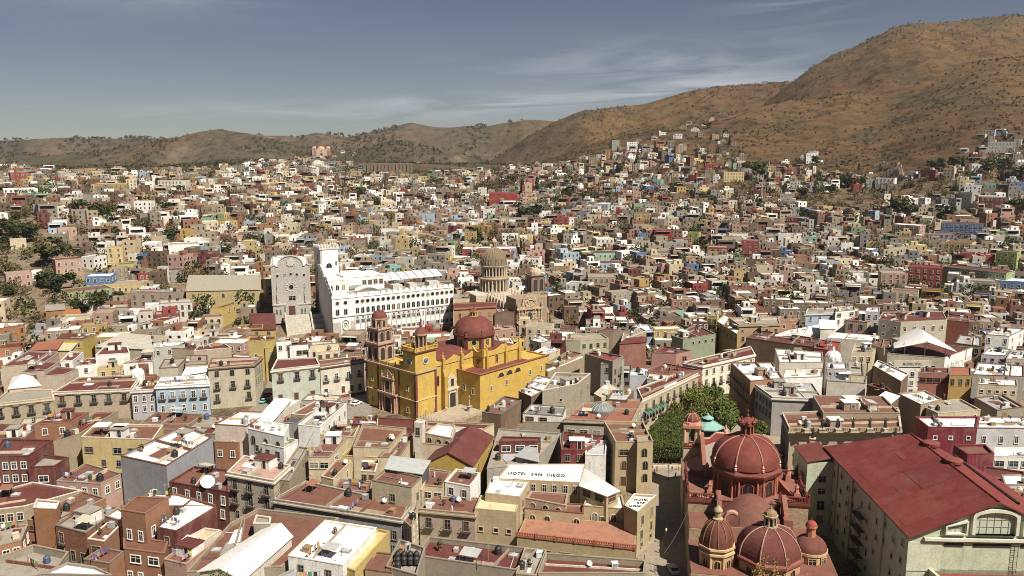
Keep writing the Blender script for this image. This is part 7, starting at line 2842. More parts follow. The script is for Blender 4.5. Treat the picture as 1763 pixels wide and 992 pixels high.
TREES = '''O 80 600 60;O 120 690 95;O 160 690 85;O 60 660 90;O 410 590 105;O 485 590 95;O 560 585 70;O 640 585 60 b;O 760 440 42;O 900 470 60;O 1010 520 50;O 1120 535 52;O 1150 520 45;O 1240 470 62 b;O 840 540 45;O 875 580 38;O 560 670 62;O 600 720 72 b;O 500 735 50;O 840 700 66
O 930 670 42 b;O 1225 695 45;O 1620 695 92 b;O 290 720 52;O 270 810 115;O 350 760 62 b;O 300 940 92;O 235 920 82;O 400 930 62 b;O 20 720 62;O 30 860 92 b;O 420 985 52;O 505 990 62;O 600 985 48;O 1480 430 42;O 50 960 52;O 120 960 62 b;O 1060 400 62 c;O 1290 540 32;O 700 470 35;O 540 380 30
P 75 490 72 b;P 120 480 62;P 175 445 42;P 205 530 52;P 570 490 52;P 610 510 62;P 650 490 58 b;P 700 485 42;P 720 430 50 b;P 770 430 55 b;P 840 420 60 b;P 880 400 52;P 932 450 75 c;P 1006 448 85 c;P 1080 440 50;P 920 560 72;P 950 605 92;P 890 600 52;P 1000 560 62;P 1095 590 60 c
P 1160 480 72;P 1200 420 82 b;P 1250 480 42;P 1290 470 58 b;P 1350 490 52;P 1270 605 52;P 1560 430 52;P 1640 510 62 b;P 1700 530 62 b;P 1720 560 48;P 200 700 62 b;P 120 710 58 b;P 700 690 72;P 655 862 78;P 705 862 80;P 885 862 68;P 955 866 62;P 650 640 50;P 780 680 62 b;P 150 395 50;P 500 415 42;P 640 410 42;P 1420 350 52;P 1490 380 42 b
Q 272 205 45 c;Q 250 150 32;Q 160 120 32;Q 400 380 92;Q 640 475 58;Q 700 445 65 c;Q 780 450 52;Q 860 420 72;Q 940 410 62 b;Q 900 480 52 b;Q 1130 578 115;Q 1020 545 72 b;Q 880 605 62;Q 1240 360 62 b;Q 1310 340 72;Q 1400 320 62;Q 1560 350 72;Q 1640 330 62;Q 1710 390 82;Q 1720 560 92;Q 1340 600 92;Q 1600 590 62
Q 270 640 52 b;Q 760 670 52;Q 670 810 52;Q 1530 980 82;Q 1612 690 72 c;Q 190 510 52;Q 160 500 52;Q 700 300 42;Q 920 340 45 c;Q 1100 400 42 b;Q 1180 420 52 b;Q 430 500 42;Q 450 330 40;Q 130 470 40 b;J 815 805 125 c;H 560 245 100;H 660 230 120;H 1310 290 75;H 200 340 60 b;H 760 165 60;H 240 370 60'''
for ln in TREES.replace('\n', ';').split(';'):
    q = ln.split()
    k = {'b': 'b', 'c': 'cyp'}.get(q[4] if len(q) > 4 else '', 'r')
    u, v = zp(q[0], float(q[1]), float(q[2]))
    hp = float(q[3]) / ZN[q[0]][2]
    x, y, z = hit(u, v)
    h = hp * (y * cos(PIT) + (CAMH - z) * sin(PIT)) / FOC * 1.05
    ds = {'b': 'brownish half bare tree', 'cyp': 'slim dark cypress tree', 'r': 'dark green bushy tree'}[k]
    tree(k, x, y, z - .02 * h, h, unique(ds, u, v - hp / 2), random.uniform(1.0, 1.35) if k != 'cyp' else 1.0)

GT = G()
cntt = 0
for x, y in TOWNT:
    if free(x, y):
        h = random.uniform(7, 12.5)
        gz, r = ground(x, y), h * random.uniform(.36, .5)
        GT.col = random.choice(BROWNC[:1] + LEAFC)
        for k in range(3):
            leafball(GT, x + random.uniform(-.5, .5) * r, y + random.uniform(-.5, .5) * r, gz + h * random.uniform(.5, .75), r * .8, r * .8, h * .3, 40, h * .085)
for _ in range(9000):
    y = random.uniform(330, 1500) ** 1.0
    x = random.uniform(-.72, .72) * y
    gz = ground(x, y)
    u, v = proj(x, y, gz)
    if not -60 < u < 1820 or v > 560:
        continue
    tp = lerp_tab(TOP, u)
    dens = .12
    if any(inside(q, u, v) for q in GAP):
        dens = .95
    elif inside(LOW, u, v):
        dens = .03
    elif u > 1150 and v < 350:
        dens = .55
    elif u < 340 and v > 330:
        dens = .30
    if v < tp:
        dens = .25 if v > tp - 14 else .03
    if random.random() > dens or not free(x, y):
        continue
    h = random.uniform(3.5, 8.5)
    br = random.random() < .45
    c = random.choice(BROWNC if br else LEAFC)
    GT.col = c
    r = h * random.uniform(.38, .55)
    leafball(GT, x, y, gz + h * .55, r, r, h * .42, 46, h * .13)
    leafball(GT, x + r * .6, y, gz + h * .4, r * .7, r * .7, h * .3, 22, h * .12)
    cntt += 1
GT.mesh
o = link('scattered_trees', GT.mesh('scattered_trees', 'leaves_many'))
o['kind'] = 'stuff'
o['label'] = 'small trees and bushes scattered between the far houses'
print('TREES', cntt)
GS_ = G()
for _ in range(50000):
    u = random.uniform(-60, 1850)
    y = random.uniform(900, 2700 if u > 900 else 3500)
    d = y * cos(PIT) + CAMH * sin(PIT)
    x = (u - CX) * d / FOC
    gz = ground(x, y)
    v = proj(x, y, gz)[1]
    if v > lerp_tab(TOP, u) - 2 or (u > 900 and random.random() < .45):
        continue
    if u < 900 and noise.noise(Vector((x / 230, y / 420, 3))) + .5 * noise.noise(Vector((x / 90, y / 140, 6))) < random.uniform(-.12, .2):
        continue
    if noise.noise(Vector((x / 140, y / 140, 9))) < random.uniform(-.5, .35) - (.4 if u < 900 else .08):
        continue
    s = random.uniform(.8, 2.4) * (1.25 if y > 1800 else 1) * (1.7 if u < 880 else 1) * (1.5 if y > 2500 else 1)
    GS_.col = random.choice([(.075, .066, .044), (.09, .074, .05), (.06, .055, .038)]) if u < 900 else random.choice([(.045, .047, .026), (.06, .055, .03), (.085, .07, .038)])
    leafball(GS_, x, y, gz + s * .45, s, s, s * .7, 7, s * .75)
GR = G()
for _ in range(420):
    u = random.uniform(1395, 1800)
    y = 1850 + 90 * noise.noise(Vector((u / 160, 3 * 7.7, 1))) - 22 - abs(random.gauss(0, 60))
    x = (u - CX) * (y * cos(PIT) - 200 * sin(PIT)) / FOC
    if noise.noise(Vector((u / 30, y / 40, 7))) < -.05:
        continue
    gz, s = ground(x, y), random.uniform(1, 3)
    f = random.uniform(.10, .2)
    GR.col = (f, f * .84, f * .66)
    q = [(x + s * cos(k * 1.05 + .3) * random.uniform(.7, 1.3), y + s * sin(k * 1.05 + .3) * random.uniform(.7, 1.3)) for k in range(6)]
    GR.frus(q, gz - 2, [(x + (a - x) * .6, y + (c - y) * .6) for a, c in q], gz + s * random.uniform(.5, 1.1))
o = link('rock_outcrops', GR.mesh('rock_outcrops', 'plaster_many'))
o['kind'] = 'stuff'
o['label'] = 'pale rocks cropping out along the top of the brown mountain'
o = link('hillside_scrub', GS_.mesh('hillside_scrub', 'leaves_many'))
o['kind'] = 'stuff'
o['label'] = 'dark scrub bushes dotted over the brown hillsides'

# ================================================================== MORE LANDMARKS IN THE TOWN
random.seed(77)
aud = b('G', [(985, 300), (1310, 325), (1468, 268), (1150, 232)], 14, (.50, .46, .37), 'RR', 'the white tent roof', 'cream hall under a huge white tent canopy with a white end wall', '0:3x1r@3,1:11x1t@3', par=.5, cl=0, name='canopy_hall', cat='hall')
ax, ay = aud.location.x, aud.location.y
p0 = Vector(P(*zp('G', 1310, 325), 14)).to_3d()
p1 = Vector(P(*zp('G', 1468, 268), 14)).to_3d()
dv = (p1 - p0)
g = G()
g.box(0, dv.length, -.08, 0, .2, 14.45)
part('white_end_wall', g, 'plaster', aud, 'W', (p0.x - ax, p0.y - ay, 0), atan2(dv.y, dv.x))
A0, A1 = Vector(P(*zp('G', 1010, 250), 16.5)), Vector(P(*zp('G', 1366, 270), 16.5))
mid, dr = (A0 + A1) / 2, (A1 - A0)
can = link('tent_canopy', None, aud, None, (mid.x - ax, mid.y - ay, 16.5), atan2(dr.y, dr.x))
hw, g = dr.length / 2, G()
n, m = 24, 10
for j in range(m + 1):
    for i in range(n + 1):
        s, q = i / n * 2 - 1, j / m
        x = s * hw
        dep = sqrt(max(0, 1 - s * s)) * 17
        y = -4 + q * dep - 2 * sqrt(max(0, 1 - s * s))
        front = 3.6 * (1 - abs(s)) ** .9
        z = front * (1 - q) + q * 5.4 * (1 - abs(s)) ** 1.1 + sin(pi * q) * 1.2 * (1 - abs(s))
        g.v.append((x, y, z))
g.v += [(x, y, z - .12) for x, y, z in g.v[:]]
k, tot = n + 1, (n + 1) * (m + 1)
for j in range(m):
    for i in range(n):
        for o_ in (0, tot):
            g.f.append([o_ + j * k + i, o_ + j * k + i + 1, o_ + (j + 1) * k + i + 1, o_ + (j + 1) * k + i])
            g.m.append(0), g.sm.append(False), g.c.append(None)
part('canvas', g, 'sheet_metal', can, 'RW')
g = G()
g.tube((0, -6, 3.7), (0, 11, 5.5), .16, 6)
part('ridge_seam', g, 'painted', can, (.55, .55, .53))
for x in (-14, -7, 0, 7, 14):
    g = G()
    g.tube((x, -3.5, -3), (x, -3.5, 1.2 if abs(x) > 8 else 2.4), .18, 6)
    part('mast', g, 'painted', can, (.5, .47, .4))
hut(aud, *[c - o_ for c, o_ in zip(P(*zp('G', 1050, 270), 14), (ax, ay))], 14, 4, 4, 4, .1, (.42, .34, .24), 'TN')


def text(body, parent, zone, q0, q1, z, h, name='lettering', col=(.015, .015, .018)):
    """lettering lying on a roof from q0 to q1 with letters h high; real meshes"""
    cu = bpy.data.curves.new(name, 'FONT')
    cu.body, cu.size, cu.extrude, cu.offset, cu.space_character = body, 1, .02, .022, 1.15
    o = bpy.data.objects.new(name, cu)
    COL.objects.link(o)
    me = bpy.data.meshes.new_from_object(o.evaluated_get(bpy.context.evaluated_depsgraph_get()))
    bpy.data.objects.remove(o)
    me.name = name
    me.materials.clear()
    me.materials.append(MATS['painted'])
    w = max(v.co.x for v in me.vertices)
    if zone is None:
        o = link(name, me, parent, col, q0, z)
        o.rotation_euler = (pi / 2, 0, z)
        o.scale = (q1 / w, h / .73, 1)
        return o
    a, c = Vector(P(*zp(zone, *q0), z)), Vector(P(*zp(zone, *q1), z))
    d = c - a
    o = link(name, me, parent, col, (a.x - parent.location.x, a.y - parent.location.y, z + .06 - parent.location.z), atan2(d.y, d.x))
    o.scale = (d.length / w, h / .73, 1)
    return o


text('HOTEL  SAN  DIEGO', hotel, 'C', (592, 398), (925, 414), 11.5, 1.7)
corner = [o for o in COL.objects if o.get('label', '').startswith('tan corner hotel block')][0]
text('HOTEL', corner, 'C', (1332, 551), (1418, 552), 10.62, 1.0)
text('SAN', corner, 'C', (1350, 569), (1405, 570), 10.62, 1.0)
text('DIEGO', corner, 'C', (1304, 587), (1390, 588), 10.62, 1.0)
g = G()
g.box(-7, 7, -.25, 0, 0, 2.4)
sg = part('sign_board', g, 'plaster', aud, (.52, .49, .40), (p0.x - ax - 12, p0.y - ay - .4, 11.2), atan2(-25 / 3.3, 325 / 3.3) * 0)
text('MUNICIPAL', sg, None, (-3.6, -.28, .6), 7.2, 0, 1.0, col=(.12, .11, .09))


def white_dome(zone, x, y, z, r, label):
    X, Y = P(*zp(zone, x, y), z)
    t = thing('domed_chapel', label, 'chapel', (X, Y, 0))
    g = G()
    g.prism(ngon(r * 1.05, 8, pi / 8), 0, z)
    part('drum', g, 'plaster', t, 'W')
    dome(t, 0, 0, z, r, r * .95, 24, 'W', 8, 'W', 0, 'dome', .08)
    g = G()
    g.lathe([(.5, z + r * .9), (.5, z + r * .9 + 1), (.1, z + r + 1.6)], 8)
    part('finial', g, 'trim', t, 'W')
    put_window(t, 'a', .3, -r * .99, z - 2, 0, .9, 1.5, 'W')


white_dome('G', 675, 318, 13.0, 2.9, 'white chapel dome among white roofs right of the plaza')
white_dome('L', 1098, 372, 9, 4.4, 'small white dome in front of the long green house')
white_dome('H', 922, 640, 12.0, 2.2, 'little white dome beside the white villa')

# ------------------------------------------------------------------ plaza
random.seed(8)


def hedge(pts, top, label):
    poly = [P(u, v, top) for u, v in pts]
    if area(poly) < 0:
        poly = poly[::-1]
    c = center(poly)
    t = thing('clipped_trees', label, 'hedge', (*c, 0))
    lp = [(x - c[0], y - c[1]) for x, y in poly]
    g = G()
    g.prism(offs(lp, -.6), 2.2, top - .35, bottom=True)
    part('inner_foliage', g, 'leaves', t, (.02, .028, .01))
    g = G()
    xs, ys = [p[0] for p in lp], [p[1] for p in lp]
    for _ in range(int(area(poly) * 17)):
        x, y = random.uniform(min(xs), max(xs)), random.uniform(min(ys), max(ys))
        if not inside(lp, x, y):
            continue
        z = top - .1 + .55 * noise.noise(Vector((x / 3.2, y / 3.2, 0))) + random.uniform(-.25, .12)
        leafball(g, x, y, z, .3, .3, .2, 2, .26)
    for a, q in zip(lp, lp[1:] + lp[:1]):
        L = hypot(q[0] - a[0], q[1] - a[1])
        for _ in range(int(L * 34)):
            s = random.random()
            z = 2 + (top - 2) * random.random()
            leafball(g, a[0] + (q[0] - a[0]) * s, a[1] + (q[1] - a[1]) * s, z, .3, .3, .3, 1, .28)
    part('crown', g, 'leaves', t, (.08, .096, .027))
    for i in range(9):
        s = i / 9
        x, y = lp[0][0] + (lp[1][0] - lp[0][0]) * s, lp[0][1] + (lp[1][1] - lp[0][1]) * s
        g = G()
        g.tube((x * .9, y + 1.6, 0), (x * .9, y + 1.6, 2.8), .16, 6)
        part('trunk', g, 'bark', t)


hedge([(1106, 768), (1183, 768), (1190, 722), (1172, 704), (1150, 704), (1120, 734)], 6, 'flat topped clipped green trees filling the plaza in front of the tower house')
hedge([(1286, 742), (1322, 782), (1345, 782), (1304, 740)], 5.5, 'narrow clipped green row along the shaded right side of the plaza')
FINE = [fine_crown() for _ in range(4)]
for i, (u, v, h, w) in enumerate([(1176, 672, 8, 1.1), (1196, 684, 9.5, 1.15), (1222, 674, 10, 1.2), (1236, 698, 9.5, 1.2), (1208, 706, 8.5, 1.1), (1258, 716, 8.5, 1.15), (1250, 690, 8.5, 1.0), (1304, 722, 7.5, 1.0), (1162, 690, 7, 1.0)]):
    x, y = P(u, v, 7)
    tree('r', x, y, 0, h, unique('%s plaza tree with bright green crown' % ('tall' if h > 10 else 'low'), u, v), w, random.choice([(.13, .15, .042), (.155, .165, .05), (.105, .125, .036)]), mesh=FINE[i % 4])

x, y = P(1218, 740, 3)
t = thing('bandstand', 'turquoise octagonal bandstand roof among the plaza trees', 'bandstand', (x, y, 0), .3)
g = G()
g.prism(ngon(4.6, 8), 0, 1.0)
part('platform', g, 'stone', t, 'ST')
for k in range(8):
    g = G()
    a = k * pi / 4
    g.tube((4.1 * cos(a), 4.1 * sin(a), 1), (4.1 * cos(a), 4.1 * sin(a), 4.4), .1)
    part('column', g, 'painted', t, 'DG')
    g = G()
    b0, b1 = (4.1 * cos(a), 4.1 * sin(a)), (4.1 * cos(a + pi / 4), 4.1 * sin(a + pi / 4))
    g.tube((*b0, 1.9), (*b1, 1.9), .05)
    g.tube((*b0, 1.3), (*b1, 1.3), .04)
    part('railing', g, 'painted', t, 'DG')
g = G()
g.lathe([(4.9, 4.1), (4.9, 4.4), (1.7, 6.0)], 8)
part('roof', g, 'roofing', t, (.22, .40, .35))
g = G()
g.prism(ngon(1.3, 8), 6.1, 6.9)
part('vent_ring', g, 'painted', t, (.05, .08, .08))
g = G()
g.lathe([(1.9, 6.8), (1.9, 7.0), (.5, 7.7), (.4, 8.2), (.05, 8.5)], 8)
part('roof_cap', g, 'roofing', t, (.22, .40, .35))


def awning(u, v, w, d, col, label):
    x, y = P(u, v, 2.8)
    t = thing('awning', label, 'awning', (x, y, 0), .7)
    g = G()
    g.add([(-w / 2, -d / 2, 2.6), (w / 2, -d / 2, 2.6), (w / 2, d / 2, 3.6), (-w / 2, d / 2, 3.6), (-w / 2, -d / 2, 2.2), (w / 2, -d / 2, 2.2)], [(0, 1, 2, 3), (4, 5, 1, 0)])
    part('canvas', g, 'trim', t, col)
    for sx in (-1, 1):
        for sy in (-1, 1):
            g = G()
            g.tube((sx * w * .46, sy * d * .46, 0), (sx * w * .46, sy * d * .46, 3.0 + sy * .4), .06)
            part('pole', g, 'painted', t, 'DG')


awning(1139, 714, 5.5, 5, (.06, .20, .12), 'green canvas awning beside the clipped plaza trees')
awning(1166, 693, 4.5, 4, (.08, .22, .15), 'smaller green canvas awning under the plaza trees')
awning(1352, 785, 5, 4, (.32, .02, .03), 'red canvas awning in the shaded street by the theatre annex')
g = G()
xa, xb = Vector(P(1120, 806, 0)), Vector(P(1180, 805, 0))
d = xb - xa
g.box(0, d.length, 0, .5, 0, .7)
o = part('low_wall', g, 'stone', None, (.56, .5, .42), (xa.x, xa.y, 0), atan2(d.y, d.x))
tag(o, 'low pale stone wall in front of the clipped plaza trees', 'wall')

# ------------------------------------------------------------------ figures
for n_, c_ in (('skin', (.36, .2, .13)), ('trousers', (.05, .06, .10)), ('bronze', (.028, .03, .028))):
    def f_(t, bb, c_=c_):
        bb.inputs['Base Color'].default_value = (*c_, 1)
        bb.inputs['Roughness'].default_value = .6
    mat(n_, f_)


def figure(robe=False, raise_arm=False, stride=.12):
    J = [(0, 0, .95, .15), (0, 0, 1.25, .16), (0, 0, 1.45, .15), (0, 0, 1.53, .06), (0, -.01, 1.66, .10), (0, -.01, 1.76, .07),
         (.19, 0, 1.42, .06), (.25, -.02, 1.15, .045), (.24, -.08, .92, .035), (-.19, 0, 1.42, .06), (-.25, .02, 1.15, .045), (-.24, .04, .92, .035),
         (.09, 0, .88, .10), (.09, -stride * .5, .48, .07), (.09, -stride, .07, .05), (.09, -stride - .13, .04, .04), (-.09, 0, .88, .10), (-.09, stride * .5, .48, .07), (-.09, stride, .07, .05), (-.09, stride - .13, .04, .04)]
    E = [(0, 1), (1, 2), (2, 3), (3, 4), (4, 5), (2, 6), (6, 7), (7, 8), (2, 9), (9, 10), (10, 11), (0, 12), (12, 13), (13, 14), (14, 15), (0, 16), (16, 17), (17, 18), (18, 19)]
    if raise_arm:
        J[7], J[8] = (.36, -.05, 1.62, .045), (.46, -.1, 1.88, .035)
    if robe:
        for i in (12, 13, 14, 16, 17, 18):
            x, y, z, r = J[i]
            J[i] = (x * 1.1, y * .3, z, .16 if z > .3 else .2)
    me = bpy.data.meshes.new('figure')
    me.from_pydata([j[:3] for j in J], E, [])
    o = bpy.data.objects.new('figure', me)
    COL.objects.link(o)
    o.modifiers.new('s', 'SKIN')
    for i, j in enumerate(J):
        sv = me.skin_vertices[0].data[i]
        sv.radius = (j[3], j[3] * .85)
        sv.use_root = i == 0
    sub = o.modifiers.new('d', 'SUBSURF')
    sub.levels = sub.render_levels = 1
    dg = bpy.context.evaluated_depsgraph_get()
    res = bpy.data.meshes.new_from_object(o.evaluated_get(dg))
    bpy.data.objects.remove(o)
    for m in (['bronze'] if robe else ['skin', 'painted', 'trousers']):
        res.materials.append(MATS[m])
    if not robe:
        for p in res.polygons:
            z = p.center.z
            p.material_index = 2 if z < .93 else 1 if z < 1.5 and not (abs(p.center.x) > .2 and z < 1.2) else 0
    res.name = 'statue_figure' if robe else 'person'
    return res


PM = [figure(stride=.05), figure(stride=.22)]
SM = [figure(True), figure(True, True)]
hair = G()
hair.smooth = True
hair.lathe([(.115, 1.66), (.12, 1.72), (.09, 1.79), (.03, 1.81)], 10, 0, .015)
HM = hair.mesh('hair', 'painted')
SHIRT = [('white', (.75, .75, .72)), ('red', (.4, .03, .03)), ('blue', (.06, .12, .35)), ('black', (.02, .02, .02)), ('yellow', (.6, .45, .08)), ('green', (.08, .25, .1)), ('pink', (.6, .3, .35)), ('grey', (.3, .3, .3)), ('orange', (.55, .2, .05)), ('purple', (.2, .08, .3))]
PEO = [(1124, 806, 'near the low plaza wall'), (1131, 812, 'in the sunny square'), (1127, 818, 'beside the tower house'), (1157, 812, 'crossing the square below the plaza'), (1168, 810, 'by the bell gable'), (1163, 824, 'where the church shadow begins'),
       (1135, 952, 'on the paved street bend'), (1128, 986, 'at the foot of the street'), (1150, 962, 'next to the stone kerb in the street'), (748, 716, 'on the basilica terrace'), (768, 712, 'outside the side portal of the basilica'), (566, 700, 'on the street before the basilica')]
for i, (u, v, wh) in enumerate(PEO):
    x, y = P(u, v, .05)
    nm_, c_ = SHIRT[i % len(SHIRT)]
    z = .9 if 'terrace' in wh or 'portal' in wh else .05
    o = link('person', PM[i % 2], None, c_, (x, y, z), random.uniform(0, 6))
    tag(o, 'person in %s top and dark trousers %s' % (nm_, wh), 'person')
    link('hair', HM, o, (.02, .015, .012))

# statues along the portico
W0, W1 = Vector(P(*zp('E', 62, 200), 13.3)), Vector(P(*zp('E', 670, 196), 13.3))
STP = [(.14, 0), (.29, 1), (.43, 2), (.57, 3), (.72, 4), (.86, 5), (.2, 6), (.94, 7)]
ORD = ['leftmost', 'second from left', 'third from left', 'fourth from left', 'fifth from left', 'sixth from left']
for s, i in STP:
    q = W0.lerp(W1, s)
    low = i >= 6
    lab = ('lower dark bronze statue in front of the left end of the portico parapet', 'lower dark bronze statue at the right end of the portico parapet')[i - 6] if low else 'dark bronze robed statue standing on the portico parapet, %s' % ORD[i]
    t = thing('statue', lab, 'statue', (q.x, q.y - (.9 if low else -.2), 13.0 - (2.4 if low else 0)), random.uniform(-.4, .4))
    g = G()
    g.box(-.7, .7, -.7, .7, -2 if low else 0, .9)
    g.box(-.85, .85, -.85, .85, .9, 1.1)
    part('pedestal', g, 'stone', t, (.5, .42, .32))
    f = link('figure', SM[i in (2, 3)], t, None, (0, 0, 1.1))
    f.scale = (1.7, 1.7, 1.75)
d = W1 - W0
balustrade(port, W0.x - port.location.x, W0.y - port.location.y + .3, W1.x - port.location.x, W1.y - port.location.y + .3, 13.0, (.36, .28, .2), 1.3, 60, fin=False)
d = Vector(P(*zp('C', 1338, 838), 5.2)) - Vector(P(*zp('C', 645, 760), 5.2))
q = Vector(P(*zp('C', 645, 760), 5.2))
balustrade(terr, q.x - terr.location.x, q.y - terr.location.y, q.x + d.x - terr.location.x, q.y + d.y - terr.location.y, 5.2, (.34, .11, .06), 1.1, 70, fin=False)

# stone cross in the basilica square, street lamp posts
for u, v, lab, h in ((808, 712, 'grey stone cross on a tall pedestal beside the basilica side portal', 4.5), (603, 697, 'white stone column monument on the street corner by the basilica', 3.6)):
    x, y = P(u, v, 0)
    t = thing('monument', lab, 'monument', (x, y, 0), -.6)
    g = G()
    g.box(-1, 1, -1, 1, 0, .8)
    g.box(-.6, .6, -.6, .6, .8, h * .55)
    g.box(-.8, .8, -.8, .8, h * .55, h * .6)
    part('pedestal', g, 'stone', t, (.44, .40, .34))
    g = G()
    g.lathe([(.3, h * .6), (.25, h), (.35, h + .2), (.1, h + .6)], 8)
    g.box(-.12, .12, -.12, .12, h + .3, h + 2)
    g.box(-.65, .65, -.11, .11, h + 1.1, h + 1.35)
    part('cross', g, 'stone', t, (.4, .37, .32))
for i, (u, v, wh) in enumerate(((1150, 826, 'in the square by the domed church'), (733, 724, 'at the corner of the basilica tower'), (1146, 940, 'in the street below the hotel corner'), (588, 708, 'across the street from the balcony arcade house'))):
    x, y = P(u, v, 0)
    t = thing('street_lamp', 'black iron street lamp ' + wh, 'street lamp', (x, y, 0))
    g = G()
    g.lathe([(.22, 0), (.16, .5), (.07, .8), (.06, 3.6)], 8)
    part('post', g, 'painted', t, 'DG')
    g = G()
    g.lathe([(.12, 3.6), (.24, 4.1), (.05, 4.4)], 6)
    part('lantern', g, 'trim', t, 'W')


def car(u, v, rz, col, label):
    x, y = P(u, v, 0)
    t = thing('car', label, 'car', (x, y, .03), rz)
    g = G()
    g.ext([(-2.1, .35), (2.1, .35), (2.15, .75), (1.3, .95), (-1.9, 1.0), (-2.15, .8)], -.85, .85)
    part('body', g, 'painted', t, col)
    g = G()
    g.frus(rpoly(-1.6, .95, -.8, .8), .93, rpoly(-1.2, .3, -.66, .66), 1.45)
    part('window', g, 'window_glass', t)
    g = G()
    g.box(-1.2, .3, -.66, .66, 1.45, 1.5)
    part('roof', g, 'painted', t, col)
    for sx in (-1.3, 1.35):
        for sy in (-.86, .86):
            g = G()
            g.ext(circ(.33, 12), -.11, .11)
            part('wheel', g, 'painted', t, (.02, .02, .02), (sx, sy, .33))


car(614, 697, 1.0, (.75, .75, .75), 'white car parked in the shade on the street by the basilica')
car(455, 693, 1.3, (.20, .42, .42), 'teal car parked in the narrow street by the cream corner building')
car(461, 682, 1.3, (.45, .1, .08), 'reddish car behind the teal one in the narrow street')
car(1158, 984, 1.7, (.5, .5, .48), 'grey car at the bottom bend of the street')

# glass dome on the corner roof, green awnings, cables, dishes
gd = [o for o in COL.objects if o.get('label', '').startswith('grey tan corner house')][0]
x, y = P(*zp('F', 560, 690), 11.6)
g = G()
g.lathe([(4.0, 0), (4.0, .8), (3.6, 1.0), (2.4, 2.0), (.3, 2.7), (.1, 3.2)], 16)
o = part('glass_dome', g, 'painted', gd, (.16, .17, .18), (x - gd.location.x, y - gd.location.y, 11.55))
g = G()
for k in range(16):
    a = k * pi / 8
    g.tube((3.65 * cos(a), 3.65 * sin(a), 1.0), (2.42 * cos(a), 2.42 * sin(a), 2.03), .07, 4)
    g.tube((2.42 * cos(a), 2.42 * sin(a), 2.03), (.3, 0, 2.75), .05, 4)
part('glazing_rib', g, 'painted', o, (.5, .48, .42))['kind'] = 'stuff'
ga = [o for o in COL.objects if o.get('label', '').startswith('long tan house curving')][0]
q0, q1 = Vector(P(*zp('F', 862, 618), 12)), Vector(P(*zp('F', 1010, 545), 12))
for k in range(7):
    a, c = q0.lerp(q1, k / 7 + .01), q0.lerp(q1, (k + .85) / 7)
    d = c - a
    g = G()
    g.add([(0, 0, 0), (d.length, 0, 0), (d.length, -1.6, -.9), (0, -1.6, -.9), (0, -1.6, -1.2), (d.length, -1.6, -1.2)], [(0, 1, 2, 3), (3, 2, 5, 4)])
    part('green_awning', g, 'trim', ga, (.05, .13, .08), (a.x - ga.location.x, a.y - ga.location.y, 8.3), atan2(d.y, d.x))


def cable(z0, a, h0, z1, c, h1, sag, label):
    p, q = Vector((*P(*zp(z0, *a), h0), h0)), Vector((*P(*zp(z1, *c), h1), h1))
    g = G()
    n = 14
    pts = [p.lerp(q, i / n) - Vector((0, 0, sag * 4 * (i / n) * (1 - i / n))) for i in range(n + 1)]
    for i in range(n):
        g.tube(pts[i], pts[i + 1], .05, 4)
    o = part('power_cable', g, 'painted', None, 'DG')
    tag(o, label, 'cable')


cable('B', (385, 555), 13, 'B', (605, 200), 15, 1.0, 'black cable strung diagonally past the bare side wall toward the roof deck')
cable('B', (400, 560), 12.6, 'B', (585, 440), 13, .6, 'short black cable at the corner of the scalloped cream house')
cable('D', (40, 870), 9, 'D', (170, 640), 14, .8, 'thin cable across the street between hotel and domed church')

# ------------------------------------------------------------------ things on the roofs
random.seed(12)


def lathe_mesh(name, prof, n=14, m='painted'):
    g = G()
    g.smooth = False
    g.lathe(prof, n)
    return g.mesh(name, m)


TANKB = lathe_mesh('tank_body', [(.62, 0), (.64, .25), (.6, .3), (.64, .35), (.64, .7), (.6, .75), (.64, .8), (.64, 1.15), (.3, 1.45), (.28, 1.5)])
TANKL = lathe_mesh('lid', [(.3, 1.48), (.3, 1.58), (.1, 1.64)], 10)
STAND = G().box(-.7, .7, -.7, .7, -.02, .0).box(-.6, -.4, -.6, -.4, 0, .01).mesh('stand', 'concrete')
ACB = G().box(-.6, .6, -.55, .55, .1, 1.25).box(-.65, .65, -.6, .6, 1.25, 1.32).mesh('casing', 'painted')
ACG = G()
for k in range(6):
    ACG.box(-.5, .5, -.58, -.55, .2 + k * .17, .28 + k * .17)
ACG = ACG.mesh('louvre', 'painted')
DISH = lathe_mesh('dish', [(.05, 0), (.25, .04), (.45, .12), (.6, .23)], 16)
DARM = G().tube((0, 0, -.9), (0, 0, .05), .05).tube((.6, 0, .2), (0, 0, .75), .025).mesh('mast', 'painted')
GASB = lathe_mesh('cylinder', [(.16, 0), (.18, .1), (.18, 1.0), (.08, 1.15), (.08, 1.25)], 10)
POTB = lathe_mesh('pot', [(.2, 0), (.3, .45), (.26, .45)], 10, 'roofing')
pl_ = G()
leafball(pl_, 0, 0, .85, .45, .45, .45, 40, .2)
POTL = pl_.mesh('leaves', 'leaves')
ANT = G().tube((0, 0, 0), (0, 0, 3.6), .035).box(-.6, .6, -.02, .02, 3.3, 3.34).box(-.45, .45, -.02, .02, 3.0, 3.04).box(-.02, .02, -.5, .5, 3.15, 3.19).mesh('antenna', 'painted')
SKYF = G().box(-1, 1, -.7, .7, 0, .4).mesh('kerb', 'concrete')
SKYG = G().add([(-.9, -.6, .4), (.9, -.6, .4), (.9, .6, .4), (-.9, .6, .4), (0, -.0, .85)], [(0, 1, 4), (1, 2, 4), (2, 3, 4), (3, 0, 4)]).mesh('glass', 'sheet_metal')
PIPE = G().tube((-2, 0, .2), (2, 0, .2), .09).tube((2, 0, .2), (2, 0, .9), .09).tube((-2, 0, .2), (-2, .9, .2), .09).mesh('pipe', 'painted')
